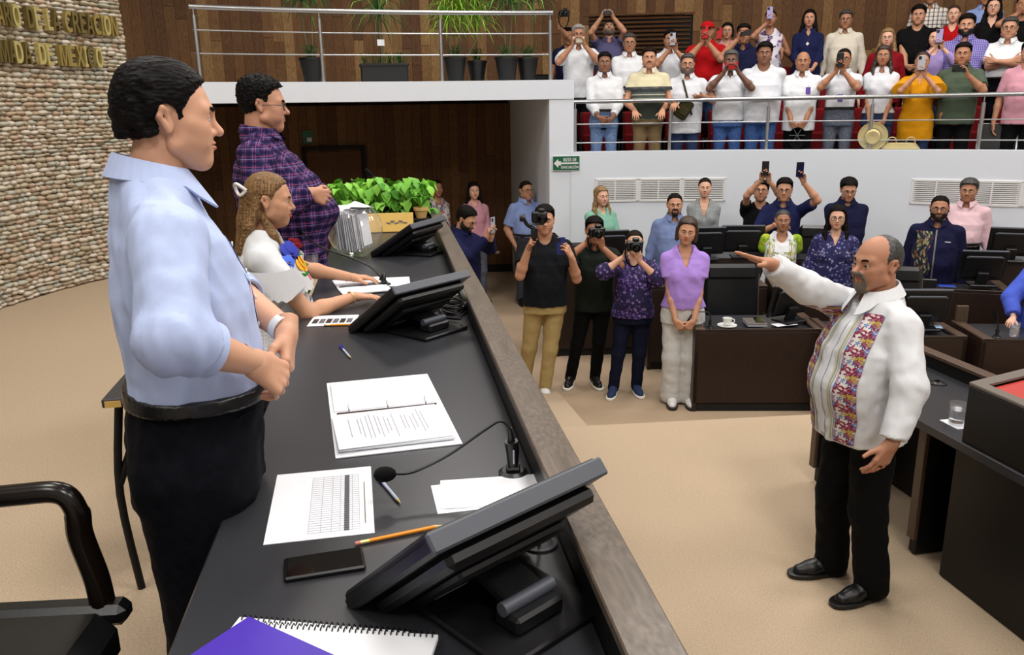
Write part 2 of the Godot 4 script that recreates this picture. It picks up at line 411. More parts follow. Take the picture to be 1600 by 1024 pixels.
# Meshes the zero surface of a field between lo and hi: blocks away from it are skipped.
func net(f: Fld, lo: Vector3, hi: Vector3, cell: float, out: Dictionary, tinted := false) -> void:
	var B := 4
	var nx := int(ceil((hi.x - lo.x) / cell / B)) * B
	var ny := int(ceil((hi.y - lo.y) / cell / B)) * B
	var nz := int(ceil((hi.z - lo.z) / cell / B)) * B
	var sx := nx + 1
	var sxy := sx * (ny + 1)
	var val := PackedFloat32Array()
	val.resize(sxy * (nz + 1))
	val.fill(1e8)
	var slot := PackedInt32Array()
	slot.resize(sxy * (nz + 1))
	slot.fill(-1)
	var active := PackedInt32Array()
	var reach := cell * B * 0.5 * 1.7320508 * 1.25 + cell
	for bz in nz / B:
		for by in ny / B:
			for bx in nx / B:
				var q := lo + Vector3(bx + 0.5, by + 0.5, bz + 0.5) * (cell * B)
				if absf(f.d(q)) > reach:
					continue
				active.append(bx * B + by * B * sx + bz * B * sxy)
				for z in range(bz * B, bz * B + B + 1):
					for y in range(by * B, by * B + B + 1):
						var row := y * sx + z * sxy
						for x in range(bx * B, bx * B + B + 1):
							if val[row + x] > 9e7:
								val[row + x] = f.d(lo + Vector3(x, y, z) * cell)
	var V: PackedVector3Array = out.v
	var N: PackedVector3Array = out.n
	var C: PackedColorArray = out.c
	var I: PackedInt32Array = out.i
	var off := [0, 1, sx, sx + 1, sxy, sxy + 1, sxy + sx, sxy + sx + 1]
	var cells := PackedInt32Array()
	for a0 in active:
		for z in B:
			for y in B:
				for x in B:
					var o: int = a0 + x + y * sx + z * sxy
					var v0 := val[o]
					var v1 := val[o + 1]
					var v2 := val[o + sx]
					var v3 := val[o + sx + 1]
					var v4 := val[o + sxy]
					var v5 := val[o + sxy + 1]
					var v6 := val[o + sxy + sx]
					var v7 := val[o + sxy + sx + 1]
					var s0 := v0 < 0.0
					if s0 == (v1 < 0.0) and s0 == (v2 < 0.0) and s0 == (v3 < 0.0) and s0 == (v4 < 0.0) and s0 == (v5 < 0.0) and s0 == (v6 < 0.0) and s0 == (v7 < 0.0):
						continue
					var sum := Vector3.ZERO
					var m := 0
					if (v0 < 0.0) != (v1 < 0.0): sum += Vector3(v0 / (v0 - v1), 0, 0); m += 1
					if (v2 < 0.0) != (v3 < 0.0): sum += Vector3(v2 / (v2 - v3), 1, 0); m += 1
					if (v4 < 0.0) != (v5 < 0.0): sum += Vector3(v4 / (v4 - v5), 0, 1); m += 1
					if (v6 < 0.0) != (v7 < 0.0): sum += Vector3(v6 / (v6 - v7), 1, 1); m += 1
					if (v0 < 0.0) != (v2 < 0.0): sum += Vector3(0, v0 / (v0 - v2), 0); m += 1
					if (v1 < 0.0) != (v3 < 0.0): sum += Vector3(1, v1 / (v1 - v3), 0); m += 1
					if (v4 < 0.0) != (v6 < 0.0): sum += Vector3(0, v4 / (v4 - v6), 1); m += 1
					if (v5 < 0.0) != (v7 < 0.0): sum += Vector3(1, v5 / (v5 - v7), 1); m += 1
					if (v0 < 0.0) != (v4 < 0.0): sum += Vector3(0, 0, v0 / (v0 - v4)); m += 1
					if (v1 < 0.0) != (v5 < 0.0): sum += Vector3(1, 0, v1 / (v1 - v5)); m += 1
					if (v2 < 0.0) != (v6 < 0.0): sum += Vector3(0, 1, v2 / (v2 - v6)); m += 1
					if (v3 < 0.0) != (v7 < 0.0): sum += Vector3(1, 1, v3 / (v3 - v7)); m += 1
					var iz := o / sxy
					var iy := (o - iz * sxy) / sx
					var ix := o - iz * sxy - iy * sx
					var p := lo + (Vector3(ix, iy, iz) + sum / m) * cell
					var g := Vector3(v1 + v3 + v5 + v7 - v0 - v2 - v4 - v6, v2 + v3 + v6 + v7 - v0 - v1 - v4 - v5, v4 + v5 + v6 + v7 - v0 - v1 - v2 - v3)
					slot[o] = V.size()
					cells.append(o)
					V.append(p)
					N.append(g.normalized())
					C.append(f.col(p) if tinted else Color(1, 1, 1))
	for o in cells:
		var v0 := val[o]
		var in0 := v0 < 0.0
		for ax in 3:
			var e: int = [1, sx, sxy][ax]
			if in0 == (val[o + e] < 0.0):
				continue
			var u: int = [sx, sxy, 1][ax]
			var w: int = [sxy, 1, sx][ax]
			if o - u - w < 0:
				continue
			var a := slot[o]
			var b := slot[o - u]
			var c := slot[o - u - w]
			var d := slot[o - w]
			if a < 0 or b < 0 or c < 0 or d < 0:
				continue
			if in0:
				I.append_array([a, c, b, a, d, c])
			else:
				I.append_array([a, b, c, a, c, d])
	out.v = V; out.n = N; out.c = C; out.i = I

# Adds a copy of src, moved by x; a mirrored x turns the faces round.
func pour(out: Dictionary, src: Dictionary, x: Transform3D, tint := Color(1, 1, 1)) -> void:
	var at: int = out.v.size()
	var V: PackedVector3Array = out.v
	var N: PackedVector3Array = out.n
	var C: PackedColorArray = out.c
	var I: PackedInt32Array = out.i
	var nb := x.basis.inverse().transposed()
	for j in src.v.size():
		V.append(x * src.v[j])
		N.append((nb * src.n[j]).normalized())
		C.append(src.c[j] * tint)
	var flip := x.basis.determinant() < 0.0
	var S: PackedInt32Array = src.i
	for j in range(0, S.size(), 3):
		I.append(at + S[j])
		I.append(at + (S[j + 2] if flip else S[j + 1]))
		I.append(at + (S[j + 1] if flip else S[j + 2]))
	out.v = V; out.n = N; out.c = C; out.i = I

func to_mesh(b: Dictionary) -> ArrayMesh:
	var m := ArrayMesh.new()
	if b.i.size() == 0:
		return m
	var arr := []
	arr.resize(Mesh.ARRAY_MAX)
	arr[Mesh.ARRAY_VERTEX] = b.v
	arr[Mesh.ARRAY_NORMAL] = b.n
	arr[Mesh.ARRAY_COLOR] = b.c
	arr[Mesh.ARRAY_INDEX] = b.i
	if b.has("uv"):
		arr[Mesh.ARRAY_TEX_UV] = b.uv
	m.add_surface_from_arrays(Mesh.PRIMITIVE_TRIANGLES, arr)
	return m

# ------------------------------------------------------------------ nodes
func put(called: String, mesh: Mesh, m: Material, parent: Node3D, x := Transform3D()) -> MeshInstance3D:
	var o := MeshInstance3D.new()
	o.name = called
	o.mesh = mesh
	o.material_override = m
	o.transform = x
	parent.add_child(o, true)
	return o

var taken := {}
func numbered(called: String) -> String:
	var k: int = taken.get(called, 0)
	taken[called] = k + 1
	return called if k == 0 else "%s_%03d" % [called, k]

func tag(o: Node, label: String, category: String, group := "", kind := "") -> void:
	if label: o.set_meta("label", label)
	if category: o.set_meta("category", category)
	if group: o.set_meta("group", group)
	if kind: o.set_meta("kind", kind)

func thing(called: String, label: String, category: String, at := Vector3.ZERO, turn := 0.0, group := "") -> Node3D:
	var o := Node3D.new()
	o.name = numbered(called)
	add_child(o)
	o.position = at
	o.rotation.y = turn
	tag(o, label, category, group)
	return o

func struct(called: String, label: String, at := Vector3.ZERO, turn := 0.0) -> Node3D:
	var o := thing(called, label, "", at, turn)
	o.set_meta("kind", "structure")
	return o

func copy(src: Node3D, label: String, at: Vector3, turn: float, group := "") -> Node3D:
	var r: Node3D = src.duplicate()
	r.name = numbered(String(src.name).rstrip("0123456789").rstrip("_"))
	add_child(r)
	r.position = at
	r.rotation = Vector3(src.rotation.x, turn, src.rotation.z)
	if label: r.set_meta("label", label)
	if group: r.set_meta("group", group)
	return r

# ------------------------------------------------------------------ hard shapes
func quad(b: Dictionary, p: Vector3, q: Vector3, r: Vector3, s: Vector3, n: Vector3) -> void:
	var k: int = b.v.size()
	var flip := (q - p).cross(r - p).dot(n) > 0.0   # front faces run clockwise
	for v in [p, q, r, s]:
		b.v.append(v); b.n.append(n); b.c.append(Color(1, 1, 1))
		if b.has("uv"): b.uv.append(Vector2.ZERO)
	b.i.append_array([k, k + 2, k + 1, k, k + 3, k + 2] if flip else [k, k + 1, k + 2, k, k + 2, k + 3])

# A box with chamfered edges, centred at x's origin.
func box(b: Dictionary, s: Vector3, x := Transform3D(), ch := 0.004) -> void:
	var h := s * 0.5
	ch = minf(ch, minf(h.x, minf(h.y, h.z)) * 0.6)
	var P := {}
	for i in 8:
		var g := Vector3(1 if i & 1 else -1, 1 if i & 2 else -1, 1 if i & 4 else -1)
		for ax in 3:
			var v := g * (h - Vector3.ONE * ch)
			v[ax] = g[ax] * h[ax]
			P[i * 3 + ax] = x * v
	var nb := x.basis.inverse().transposed()
	for ax in 3:
		var u := (ax + 1) % 3
		var w := (ax + 2) % 3
		for sg in 2:
			var base: int = (1 << ax) * sg
			var n := Vector3.ZERO
			n[ax] = 1 if sg else -1
			quad(b, P[base * 3 + ax], P[(base | 1 << u) * 3 + ax], P[(base | 1 << u | 1 << w) * 3 + ax], P[(base | 1 << w) * 3 + ax], (nb * n).normalized())
		for su in 2:   # chamfers along the edges that run along ax
			for sw in 2:
				var lo: int = (1 << u) * su + (1 << w) * sw
				var hi: int = lo | 1 << ax
				var n := Vector3.ZERO
				n[u] = 1 if su else -1
				n[w] = 1 if sw else -1
				quad(b, P[lo * 3 + u], P[hi * 3 + u], P[hi * 3 + w], P[lo * 3 + w], (nb * n).normalized())
	for i in 8:
		var n := Vector3(1 if i & 1 else -1, 1 if i & 2 else -1, 1 if i & 4 else -1)
		tri(b, P[i * 3], P[i * 3 + 1], P[i * 3 + 2], (nb * n).normalized())

func tri(b: Dictionary, p: Vector3, q: Vector3, r: Vector3, n: Vector3) -> void:
	var k: int = b.v.size()
	var flip := (q - p).cross(r - p).dot(n) > 0.0
	for v in [p, q, r]:
		b.v.append(v); b.n.append(n); b.c.append(Color(1, 1, 1))
		if b.has("uv"): b.uv.append(Vector2.ZERO)
	b.i.append_array([k, k + 2, k + 1] if flip else [k, k + 1, k + 2])

func at_(x: float, y: float, z: float, yaw := 0.0) -> Transform3D:
	return Transform3D(Basis(Vector3.UP, yaw), Vector3(x, y, z))

# A tube along points with a radius each (or one for all), ends closed.
func tube(b: Dictionary, pts: Array, r, sides := 8, flat := 1.0) -> void:
	var n := pts.size()
	var side := Vector3.ZERO
	var start: int = b.v.size()
	for i in n:
		var dir: Vector3 = (pts[mini(i + 1, n - 1)] - pts[maxi(i - 1, 0)]).normalized()
		if i == 0:
			side = dir.cross(Vector3.UP)
			if side.length() < 0.1: side = dir.cross(Vector3.RIGHT)
		side = (side - dir * side.dot(dir)).normalized()
		var up := side.cross(dir)
		var rr: float = r if r is float else r[i]
		for j in sides:
			var a := TAU * j / sides
			var nn := side * cos(a) + up * sin(a)
			b.v.append(pts[i] + side * cos(a) * rr + up * sin(a) * rr * flat)
			b.n.append(nn); b.c.append(Color(1, 1, 1))
			if b.has("uv"): b.uv.append(Vector2(float(j) / sides, float(i) / n))
	for i in n - 1:
		for j in sides:
			var p := start + i * sides + j
			var q := start + i * sides + (j + 1) % sides
			b.i.append_array([p, q, p + sides, q, q + sides, p + sides])
	for e in 2:
		var c: int = b.v.size()
		var row := start + (n - 1) * sides * e
		var nn: Vector3 = (pts[n - 1] - pts[n - 2]).normalized() if e else (pts[0] - pts[1]).normalized()
		b.v.append(pts[(n - 1) * e]); b.n.append(nn); b.c.append(Color(1, 1, 1))
		if b.has("uv"): b.uv.append(Vector2.ZERO)
		for j in sides:
			b.v.append(b.v[row + j]); b.n.append(nn); b.c.append(Color(1, 1, 1))
			if b.has("uv"): b.uv.append(Vector2.ZERO)
		for j in sides:
			b.i.append_array([c, c + 1 + (j + 1) % sides, c + 1 + j] if e == 0 else [c, c + 1 + j, c + 1 + (j + 1) % sides])

# A turned shape about y: profile of (radius, height) from bottom to top on the outside.
func lathe(b: Dictionary, prof: Array, sides := 24, x := Transform3D()) -> void:
	var n := prof.size()
	for i in n - 1:
		var p: Vector2 = prof[i]
		var q: Vector2 = prof[i + 1]
		var t := (q - p).normalized()
		var k: int = b.v.size()
		for j in sides + 1:
			var a := TAU * j / sides
			var rad := Vector3(cos(a), 0, sin(a))
			var nn := (x.basis * (rad * t.y - Vector3.UP * t.x)).normalized()
			for v in [p, q]:
				b.v.append(x * (rad * v.x + Vector3.UP * v.y)); b.n.append(nn); b.c.append(Color(1, 1, 1))
				if b.has("uv"): b.uv.append(Vector2(float(j) / sides, v.y))
		for j in sides:
			var o := k + j * 2
			b.i.append_array([o, o + 2, o + 1, o + 1, o + 2, o + 3])

# An outline in the xz plane (counter-clockwise seen from above or not) raised from y0 to y1.
func prism(b: Dictionary, pts: PackedVector2Array, y0: float, y1: float, x := Transform3D()) -> void:
	var n := pts.size()
	var mid := Vector2.ZERO
	for p in pts: mid += p / n
	var area := 0.0
	for i in n: area += pts[i].cross(pts[(i + 1) % n])
	for i in n:
		var p := pts[i]
		var q := pts[(i + 1) % n]
		var e := (q - p).normalized()
		var nn := Vector3(e.y, 0, -e.x) * signf(area)
		quad(b, x * Vector3(p.x, y0, p.y), x * Vector3(q.x, y0, q.y), x * Vector3(q.x, y1, q.y), x * Vector3(p.x, y1, p.y), x.basis * nn)
	var T := Geometry2D.triangulate_polygon(pts)
	for i in range(0, T.size(), 3):
		for e in 2:
			var y := y1 if e else y0
			var up := x.basis * (Vector3.UP if e else Vector3.DOWN)
			tri(b, x * Vector3(pts[T[i]].x, y, pts[T[i]].y), x * Vector3(pts[T[i + 1]].x, y, pts[T[i + 1]].y), x * Vector3(pts[T[i + 2]].x, y, pts[T[i + 2]].y), up.normalized())

func bx(called: String, s: Vector3, m: Material, parent: Node3D, x := Transform3D(), ch := 0.004) -> MeshInstance3D:
	var b := bag()
	box(b, s, x, ch)
	return put(called, to_mesh(b), m, parent)

func tb(called: String, pts: Array, r, m: Material, parent: Node3D, sides := 8) -> MeshInstance3D:
	var b := bag()
	tube(b, pts, r, sides)
	return put(called, to_mesh(b), m, parent)

func lt(called: String, prof: Array, m: Material, parent: Node3D, x := Transform3D(), sides := 24) -> MeshInstance3D:
	var b := bag()
	lathe(b, prof, sides, x)
	return put(called, to_mesh(b), m, parent)

func spline(pts: Array, per := 6) -> Array:
	var out := []
	for i in pts.size() - 1:
		var p0: Vector3 = pts[maxi(i - 1, 0)]
		var p3: Vector3 = pts[mini(i + 2, pts.size() - 1)]
		for k in per:
			out.append((pts[i] as Vector3).cubic_interpolate(pts[i + 1], p0, p3, float(k) / per))
	out.append(pts[-1])
	return out

func seq(n: int, f: Callable) -> Array:
	var r := []
	for k in n: r.append(f.call(k))
	return r

# ------------------------------------------------------------------ heads: face towards +z, ears at x = +-0.075, chin at y = -0.115, crown at y = 0.12
class Head extends Fld:
	var fem := 0.0
	var fat := 0.0
	var lids := true
	var nose := 1.0
	var base := Caps.new()      # soft masses of the face
	var ears := Caps.new()
	var lips := Caps.new()
	func setup() -> Head:
		var jw := 0.05 - 0.007 * fem + 0.010 * fat
		base.k = 0.022
		base.add(Vector3(0, -0.094 - 0.003 * fat + 0.003 * fem, 0.068 - 0.004 * fem), Vector3(0, -0.09, 0.06), 0.021 - 0.003 * fem + 0.003 * fat, 0.022)   # chin
		for s in [-1.0, 1.0]:
			base.add(Vector3(0.012 * s, -0.092, 0.062), Vector3(jw * s, -0.058, 0.004), 0.018, 0.021 + 0.005 * fat)     # jaw
			base.add(Vector3(0.038 * s, -0.020, 0.058), Vector3(0.050 * s, -0.012, 0.036), 0.024 + 0.004 * fat + 0.001 * fem, 0.022)  # cheekbone
			base.add(Vector3(0.036 * s, -0.052, 0.056), Vector3(0.046 * s, -0.045, 0.03), 0.021 + 0.009 * fat, 0.021 + 0.006 * fat)    # cheek
			base.add(Vector3(0.040 * s, 0.023 + 0.002 * fem, 0.068), Vector3(0.012 * s, 0.019, 0.083), 0.0125 - 0.003 * fem, 0.0125 - 0.0035 * fem)   # brow
		if fat > 0.3:
			base.add(Vector3(0, -0.104, 0.03), Vector3(0, -0.098, 0.0), 0.030 * fat + 0.008, 0.034 * fat + 0.008)     # double chin
		base.add(Vector3(0, -0.055, 0.066), Vector3(0, -0.062, 0.064), 0.027, 0.027)     # mouth mound
		ears.k = 0.006
		for s in [-1.0, 1.0]:
			ears.add(Vector3(0.074 * s, 0.018, -0.012), Vector3(0.083 * s, 0.024, -0.022), 0.008, 0.0065)
			ears.add(Vector3(0.083 * s, 0.024, -0.022), Vector3(0.084 * s, 0.006, -0.029), 0.0065, 0.0055)
			ears.add(Vector3(0.084 * s, 0.006, -0.029), Vector3(0.077 * s, -0.026, -0.010), 0.0055, 0.007)
			ears.add(Vector3(0.075 * s, -0.012, -0.005), Vector3(0.076 * s, 0.014, -0.014), 0.0065, 0.006)
			ears.add(Vector3(0.075 * s, -0.02, -0.006), Vector3(0.075 * s, -0.005, -0.02), 0.006, 0.005)
		lips.k = 0.003
		var lw := 0.0225
		var lr := 0.0045 + 0.0012 * fem
		for s in [-1.0, 1.0]:
			lips.add(Vector3(0.005 * s, -0.0525, 0.0955), Vector3(lw * s, -0.0575, 0.0835), lr, 0.0025)
			lips.add(Vector3(0.0, -0.0625, 0.0945), Vector3(lw * s, -0.0580, 0.0835), lr + 0.0018, 0.0025)
		return self
	func d(p: Vector3) -> float:
		var q := Vector3(absf(p.x), p.y, p.z)
		# skull and face ellipsoids
		var a := Vector3(p.x / 0.076, (p.y - 0.035) / 0.086, (p.z + 0.012) / 0.099)
		var m := (a.length() - 1.0) * 0.080
		if m > 0.12:
			return m * 0.8
		var b := Vector3(p.x / 0.061, (p.y + 0.022) / 0.088, (p.z - 0.022) / 0.064)
		var m2 := (b.length() - 1.0) * 0.062
		var h := 0.03 - absf(m - m2)
		m = minf(m, m2) - (h * h * 0.25 / 0.03 if h > 0.0 else 0.0)
		m2 = base.d(p)
		h = 0.02 - absf(m - m2)
		m = minf(m, m2) - (h * h * 0.25 / 0.02 if h > 0.0 else 0.0)
		if p.z > 0.03:
			# eye sockets
			var e := (q - Vector3(0.031, 0.002, 0.100)).length() - 0.0185
			h = 0.014 - absf(-m - e)
			var mm := minf(-m, e)
			m = -(mm - (h * h * 0.25 / 0.014 if h > 0.0 else 0.0))
			if lids:
				var lid := (q - Vector3(0.0315, 0.002, 0.0735)).length() - 0.0150
				h = 0.004 - absf(m - lid)
				m = minf(m, lid) - (h * h * 0.25 / 0.004 if h > 0.0 else 0.0)
				# the opening between the lids
				var ox := clampf(q.x, 0.0205, 0.0425)
				var oy := 0.0015 + 2.0 * (absf(ox - 0.0315) * absf(ox - 0.0315)) * -12.0
				var slit := Vector2(q.x - ox, p.y - oy - 0.001).length() - (0.0070 - absf(ox - 0.0315) * 0.30)
				if p.z > 0.074:
					m = maxf(m, -maxf(slit, 0.074 - p.z))
			# nose
			var ns := nose * (1.0 - 0.12 * fem)
			var nb := Vector3(0, 0.012, 0.083)
			var nt := Vector3(0, -0.0255, 0.083 + 0.0265 * ns)
			var ab := nt - nb
			var t := clampf((p - nb).dot(ab) / ab.length_squared(), 0.0, 1.0)
			var e2 := (p - nb - ab * t).length() - lerpf(0.0085, 0.0125 * ns, t * t)
			h = 0.012 - absf(m - e2)
			m = minf(m, e2) - (h * h * 0.25 / 0.012 if h > 0.0 else 0.0)
			var e3 := (q - Vector3(0.0125 * ns, -0.0305, 0.091)).length() - 0.0088 * ns
			h = 0.007 - absf(m - e3)
			m = minf(m, e3) - (h * h * 0.25 / 0.007 if h > 0.0 else 0.0)
			var nos := (q - Vector3(0.0075 * ns, -0.0395, 0.097)).length() - 0.0042
			m = maxf(m, -nos)
			# lips and the line between them
			var l := lips.d(p)
			h = 0.004 - absf(m - l)
			m = minf(m, l) - (h * h * 0.25 / 0.004 if h > 0.0 else 0.0)
			var mx := clampf(p.x, -0.021, 0.021)
			var line := Vector3(p.x - mx, p.y + 0.0575 + 0.00 * absf(mx), p.z - (0.0985 - 24.0 * mx * mx)).length() - 0.0028
			m = maxf(m, -line)
		var ea := ears.d(p)
		h = 0.006 - absf(m - ea)
		return minf(m, ea) - (h * h * 0.25 / 0.006 if h > 0.0 else 0.0)
	func col(p: Vector3) -> Color:
		var c := Vector3(1, 1, 1)
		if p.z > 0.05:
			var l := smoothstep(0.0032, -0.0005, lips.d(p))
			c = c.lerp(Vector3(0.84, 0.55, 0.52) if fem < 0.5 else Vector3(0.86, 0.40, 0.40), l * (0.6 + 0.4 * fem))
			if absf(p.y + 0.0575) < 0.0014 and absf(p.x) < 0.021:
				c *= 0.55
		return Color(c.x, c.y, c.z)

# Hair: what lies within a shell over the skull and behind the hairline. "line" gives pairs (height, foremost z).
class Hair extends Fld:
	var line := PackedVector2Array()
	var thick := 0.012
	var top := 0.0        # more on top
	var back := 0.0       # more behind
	var extra: Caps
	var noise: FastNoiseLite
	var amp := 0.003
	var crown := 1e9      # bare above this height (bald crown), in front of crown_z
	var crown_z := -0.03
	var stretch := Vector3(1, 1, 1)
	var ear := true
	var edge := 0.12
	func d(p: Vector3) -> float:
		var zl := line[0].y
		if p.y >= line[-1].x:
			zl = line[-1].y
		else:
			for i in line.size() - 1:
				if p.y >= line[i].x and p.y < line[i + 1].x:
					zl = lerpf(line[i].y, line[i + 1].y, (p.y - line[i].x) / (line[i + 1].x - line[i].x))
		# the hair thins out towards the hairline
		var g := (thick + top * smoothstep(0.02, 0.12, p.y) + back * smoothstep(0.0, -0.1, p.z)) * (edge + (1.0 - edge) * smoothstep(-0.002, 0.030, zl - p.z)) - 0.0015
		var a := Vector3(p.x / (0.0775 + g), (p.y - 0.030) / (0.091 + g), (p.z + 0.014) / (0.098 + g))
		var m := (a.length() - 1.0) * (0.082 + g)
		m = maxf(m, (p.z - zl) * 0.75)
		if p.y > crown - 0.02 and p.z > crown_z - 0.03:
			m = maxf(m, minf(p.y - crown, p.z - crown_z) * 0.8)
		if ear:
			var q := Vector3((absf(p.x) - 0.088) / 0.034, (p.y + 0.001) / 0.036, (p.z + 0.014) / 0.029)
			m = maxf(m, (1.0 - q.length()) * 0.03)
		if extra:
			var e := extra.d(p)
			var h := 0.02 - absf(m - e)
			m = minf(m, e) - (h * h * 0.25 / 0.02 if h > 0.0 else 0.0)
		return m + noise.get_noise_3dv(p * stretch) * amp

func noise3(freq: float, sd := 1, type := FastNoiseLite.TYPE_SIMPLEX_SMOOTH) -> FastNoiseLite:
	var n := FastNoiseLite.new()
	n.noise_type = type
	n.seed = sd
	n.frequency = freq
	n.fractal_octaves = 2
	return n

const LINES := {
	"short": [[-0.085, -0.075], [-0.06, -0.055], [-0.03, -0.034], [-0.012, -0.026], [-0.004, 0.006], [0.02, 0.018], [0.05, 0.034], [0.074, 0.052], [0.088, 0.074], [0.094, 0.2]],
	"receding": [[-0.085, -0.075], [-0.06, -0.055], [-0.03, -0.034], [-0.012, -0.026], [-0.004, 0.004], [0.02, 0.012], [0.05, 0.018], [0.08, 0.03], [0.10, 0.052], [0.105, 0.06]],
	"thinning": [[-0.085, -0.075], [-0.06, -0.055], [-0.03, -0.034], [-0.012, -0.026], [-0.004, 0.006], [0.02, 0.018], [0.05, 0.016], [0.08, 0.006], [0.10, 0.0], [0.13, -0.01]],
	"long": [[-0.10, -0.02], [-0.06, -0.012], [-0.03, -0.006], [0.0, 0.006], [0.02, 0.022], [0.05, 0.044], [0.072, 0.062], [0.086, 0.078], [0.09, 0.2]],
	"swept": [[-0.075, -0.07], [-0.05, -0.052], [-0.03, -0.034], [-0.016, -0.028], [-0.012, 0.010], [0.005, 0.022], [0.02, 0.022], [0.05, 0.040], [0.072, 0.062], [0.086, 0.078], [0.09, 0.2]],
}
var hair_made := {}

func hair_mesh(style: String, cell: float) -> ArrayMesh:
	var key := "%s %.4f" % [style, cell]
	if hair_made.has(key):
		return hair_made[key]
	var f := Hair.new()
	f.noise = noise3(60.0, 4)
	f.amp = 0.003
	var lo := Vector3(-0.13, -0.14, -0.17)
	var hi := Vector3(0.13, 0.17, 0.13)
	var ln := "short"
	match style:
		"short":
			f.thick = 0.008; f.top = 0.020; f.back = 0.004; f.amp = 0.008
		"crop":
			f.thick = 0.005; f.top = 0.010; f.amp = 0.006
		"thick":
			f.thick = 0.012; f.top = 0.022; f.back = 0.006; f.amp = 0.006
		"balding":
			ln = "receding"; f.thick = 0.004; f.top = 0.001; f.crown = 0.098; f.crown_z = -0.035
		"thinning":
			ln = "thinning"; f.thick = 0.005; f.top = 0.002; f.amp = 0.002; f.edge = 0.3
		"receding":
			ln = "receding"; f.thick = 0.006; f.top = 0.006
		"slick":     # combed back with curls behind
			ln = "swept"; f.thick = 0.008; f.top = 0.012; f.back = 0.005; f.amp = 0.003; f.edge = 0.5; f.stretch = Vector3(1.6, 1.6, 0.4)
			var cr := Caps.new()
			cr.k = 0.010
			var rng := RandomNumberGenerator.new()
			rng.seed = 5
			for i in 120:
				var ph := rng.randf_range(-1.35, 1.35)
				var y := rng.randf_range(-0.045, 0.085)
				var rr := 0.099 - 0.05 * maxf(0.0, (y - 0.04) / 0.06)
				var c := Vector3(sin(ph) * (0.082 - 0.02 * maxf(0.0, (-0.03 - y) / 0.04)), y, -0.016 - cos(ph) * rr)
				cr.add(c, c + Vector3(rng.randf_range(-1, 1), rng.randf_range(-1, 1), rng.randf_range(-1, 1)) * 0.008, 0.0080, 0.005)
			f.extra = cr
		"bob":
			ln = "long"; f.thick = 0.012; f.top = 0.012; f.back = 0.01; f.amp = 0.004; f.ear = false
			f.extra = Caps.new(); f.extra.k = 0.03
			for s in [-1.0, 1.0]:
				f.extra.add(Vector3(0.078 * s, 0.02, -0.005), Vector3(0.082 * s, -0.075, 0.005), 0.026, 0.020)
			f.extra.add(Vector3(0, 0.0, -0.075), Vector3(0, -0.085, -0.07), 0.055, 0.045)
			lo.y = -0.2
		"pony":
			ln = "swept"; f.thick = 0.007; f.top = 0.006
			f.extra = Caps.new()
			f.extra.add(Vector3(0, 0.03, -0.115), Vector3(0, 0.0, -0.15), 0.025, 0.028).add(Vector3(0, 0.0, -0.15), Vector3(0.01, -0.17, -0.13), 0.028, 0.012)
			lo = Vector3(-0.13, -0.24, -0.20)
		"bun":
			ln = "swept"; f.thick = 0.006; f.top = 0.006
			f.extra = Caps.new()
			f.extra.add(Vector3(0, 0.02, -0.12), Vector3(0, 0.01, -0.14), 0.035, 0.032)
			lo.z = -0.21
		"long", "longfront", "verylong":
			ln = "long"; f.thick = 0.010; f.top = 0.012; f.back = 0.008; f.amp = 0.006; f.ear = false; f.stretch = Vector3(1.3, 0.35, 1.3)
			f.extra = Caps.new(); f.extra.k = 0.03
			var dn := -0.24 if style == "long" else -0.30 if style == "longfront" else -0.40
			for s in [-1.0, 1.0]:
				f.extra.add(Vector3(0.076 * s, 0.03, -0.012), Vector3(0.086 * s, -0.10, -0.012), 0.024, 0.027)
				f.extra.add(Vector3(0.086 * s, -0.10, -0.012), Vector3(0.10 * s, -0.17, -0.005), 0.027, 0.030)
				if style != "long":
					f.extra.add(Vector3(0.10 * s, -0.17, 0.015), Vector3(0.075 * s, dn, 0.075), 0.030, 0.016)
				else:
					f.extra.add(Vector3(0.10 * s, -0.17, -0.02), Vector3(0.07 * s, dn, -0.07), 0.030, 0.020)
			f.extra.add(Vector3(0, 0.0, -0.075), Vector3(0, -0.12, -0.085), 0.06, 0.05)
			f.extra.add(Vector3(0, -0.12, -0.085), Vector3(0, minf(dn, -0.26), -0.105), 0.05, 0.035)
			lo = Vector3(-0.16, dn - 0.06, -0.18)
		"halfup":    # fair hair held back, falling behind the shoulder
			ln = "swept"; f.thick = 0.006; f.top = 0.008; f.back = 0.002; f.amp = 0.003; f.stretch = Vector3(1.5, 1.2, 0.3)
			f.extra = Caps.new(); f.extra.k = 0.02
			f.extra.add(Vector3(0, 0.0, -0.09), Vector3(0, -0.10, -0.105), 0.046, 0.040).add(Vector3(0, -0.10, -0.105), Vector3(0.0, -0.26, -0.130), 0.040, 0.026)
			for s in [-1.0, 1.0]:
				f.extra.add(Vector3(0.062 * s, -0.01, -0.05), Vector3(0.066 * s, -0.12, -0.085), 0.022, 0.026).add(Vector3(0.066 * s, -0.12, -0.085), Vector3(0.06 * s, -0.24, -0.12), 0.026, 0.018)
			f.extra.add(Vector3(-0.06, -0.06, -0.03), Vector3(-0.075, -0.15, 0.02), 0.016, 0.022).add(Vector3(-0.075, -0.15, 0.02), Vector3(-0.05, -0.27, 0.085), 0.022, 0.012)
			lo = Vector3(-0.15, -0.32, -0.21)
	for l in LINES[ln]:
		f.line.append(Vector2(l[0], l[1]))
	var b := bag()
	net(f, lo, hi, cell, b)
	hair_made[key] = to_mesh(b)
	return hair_made[key]

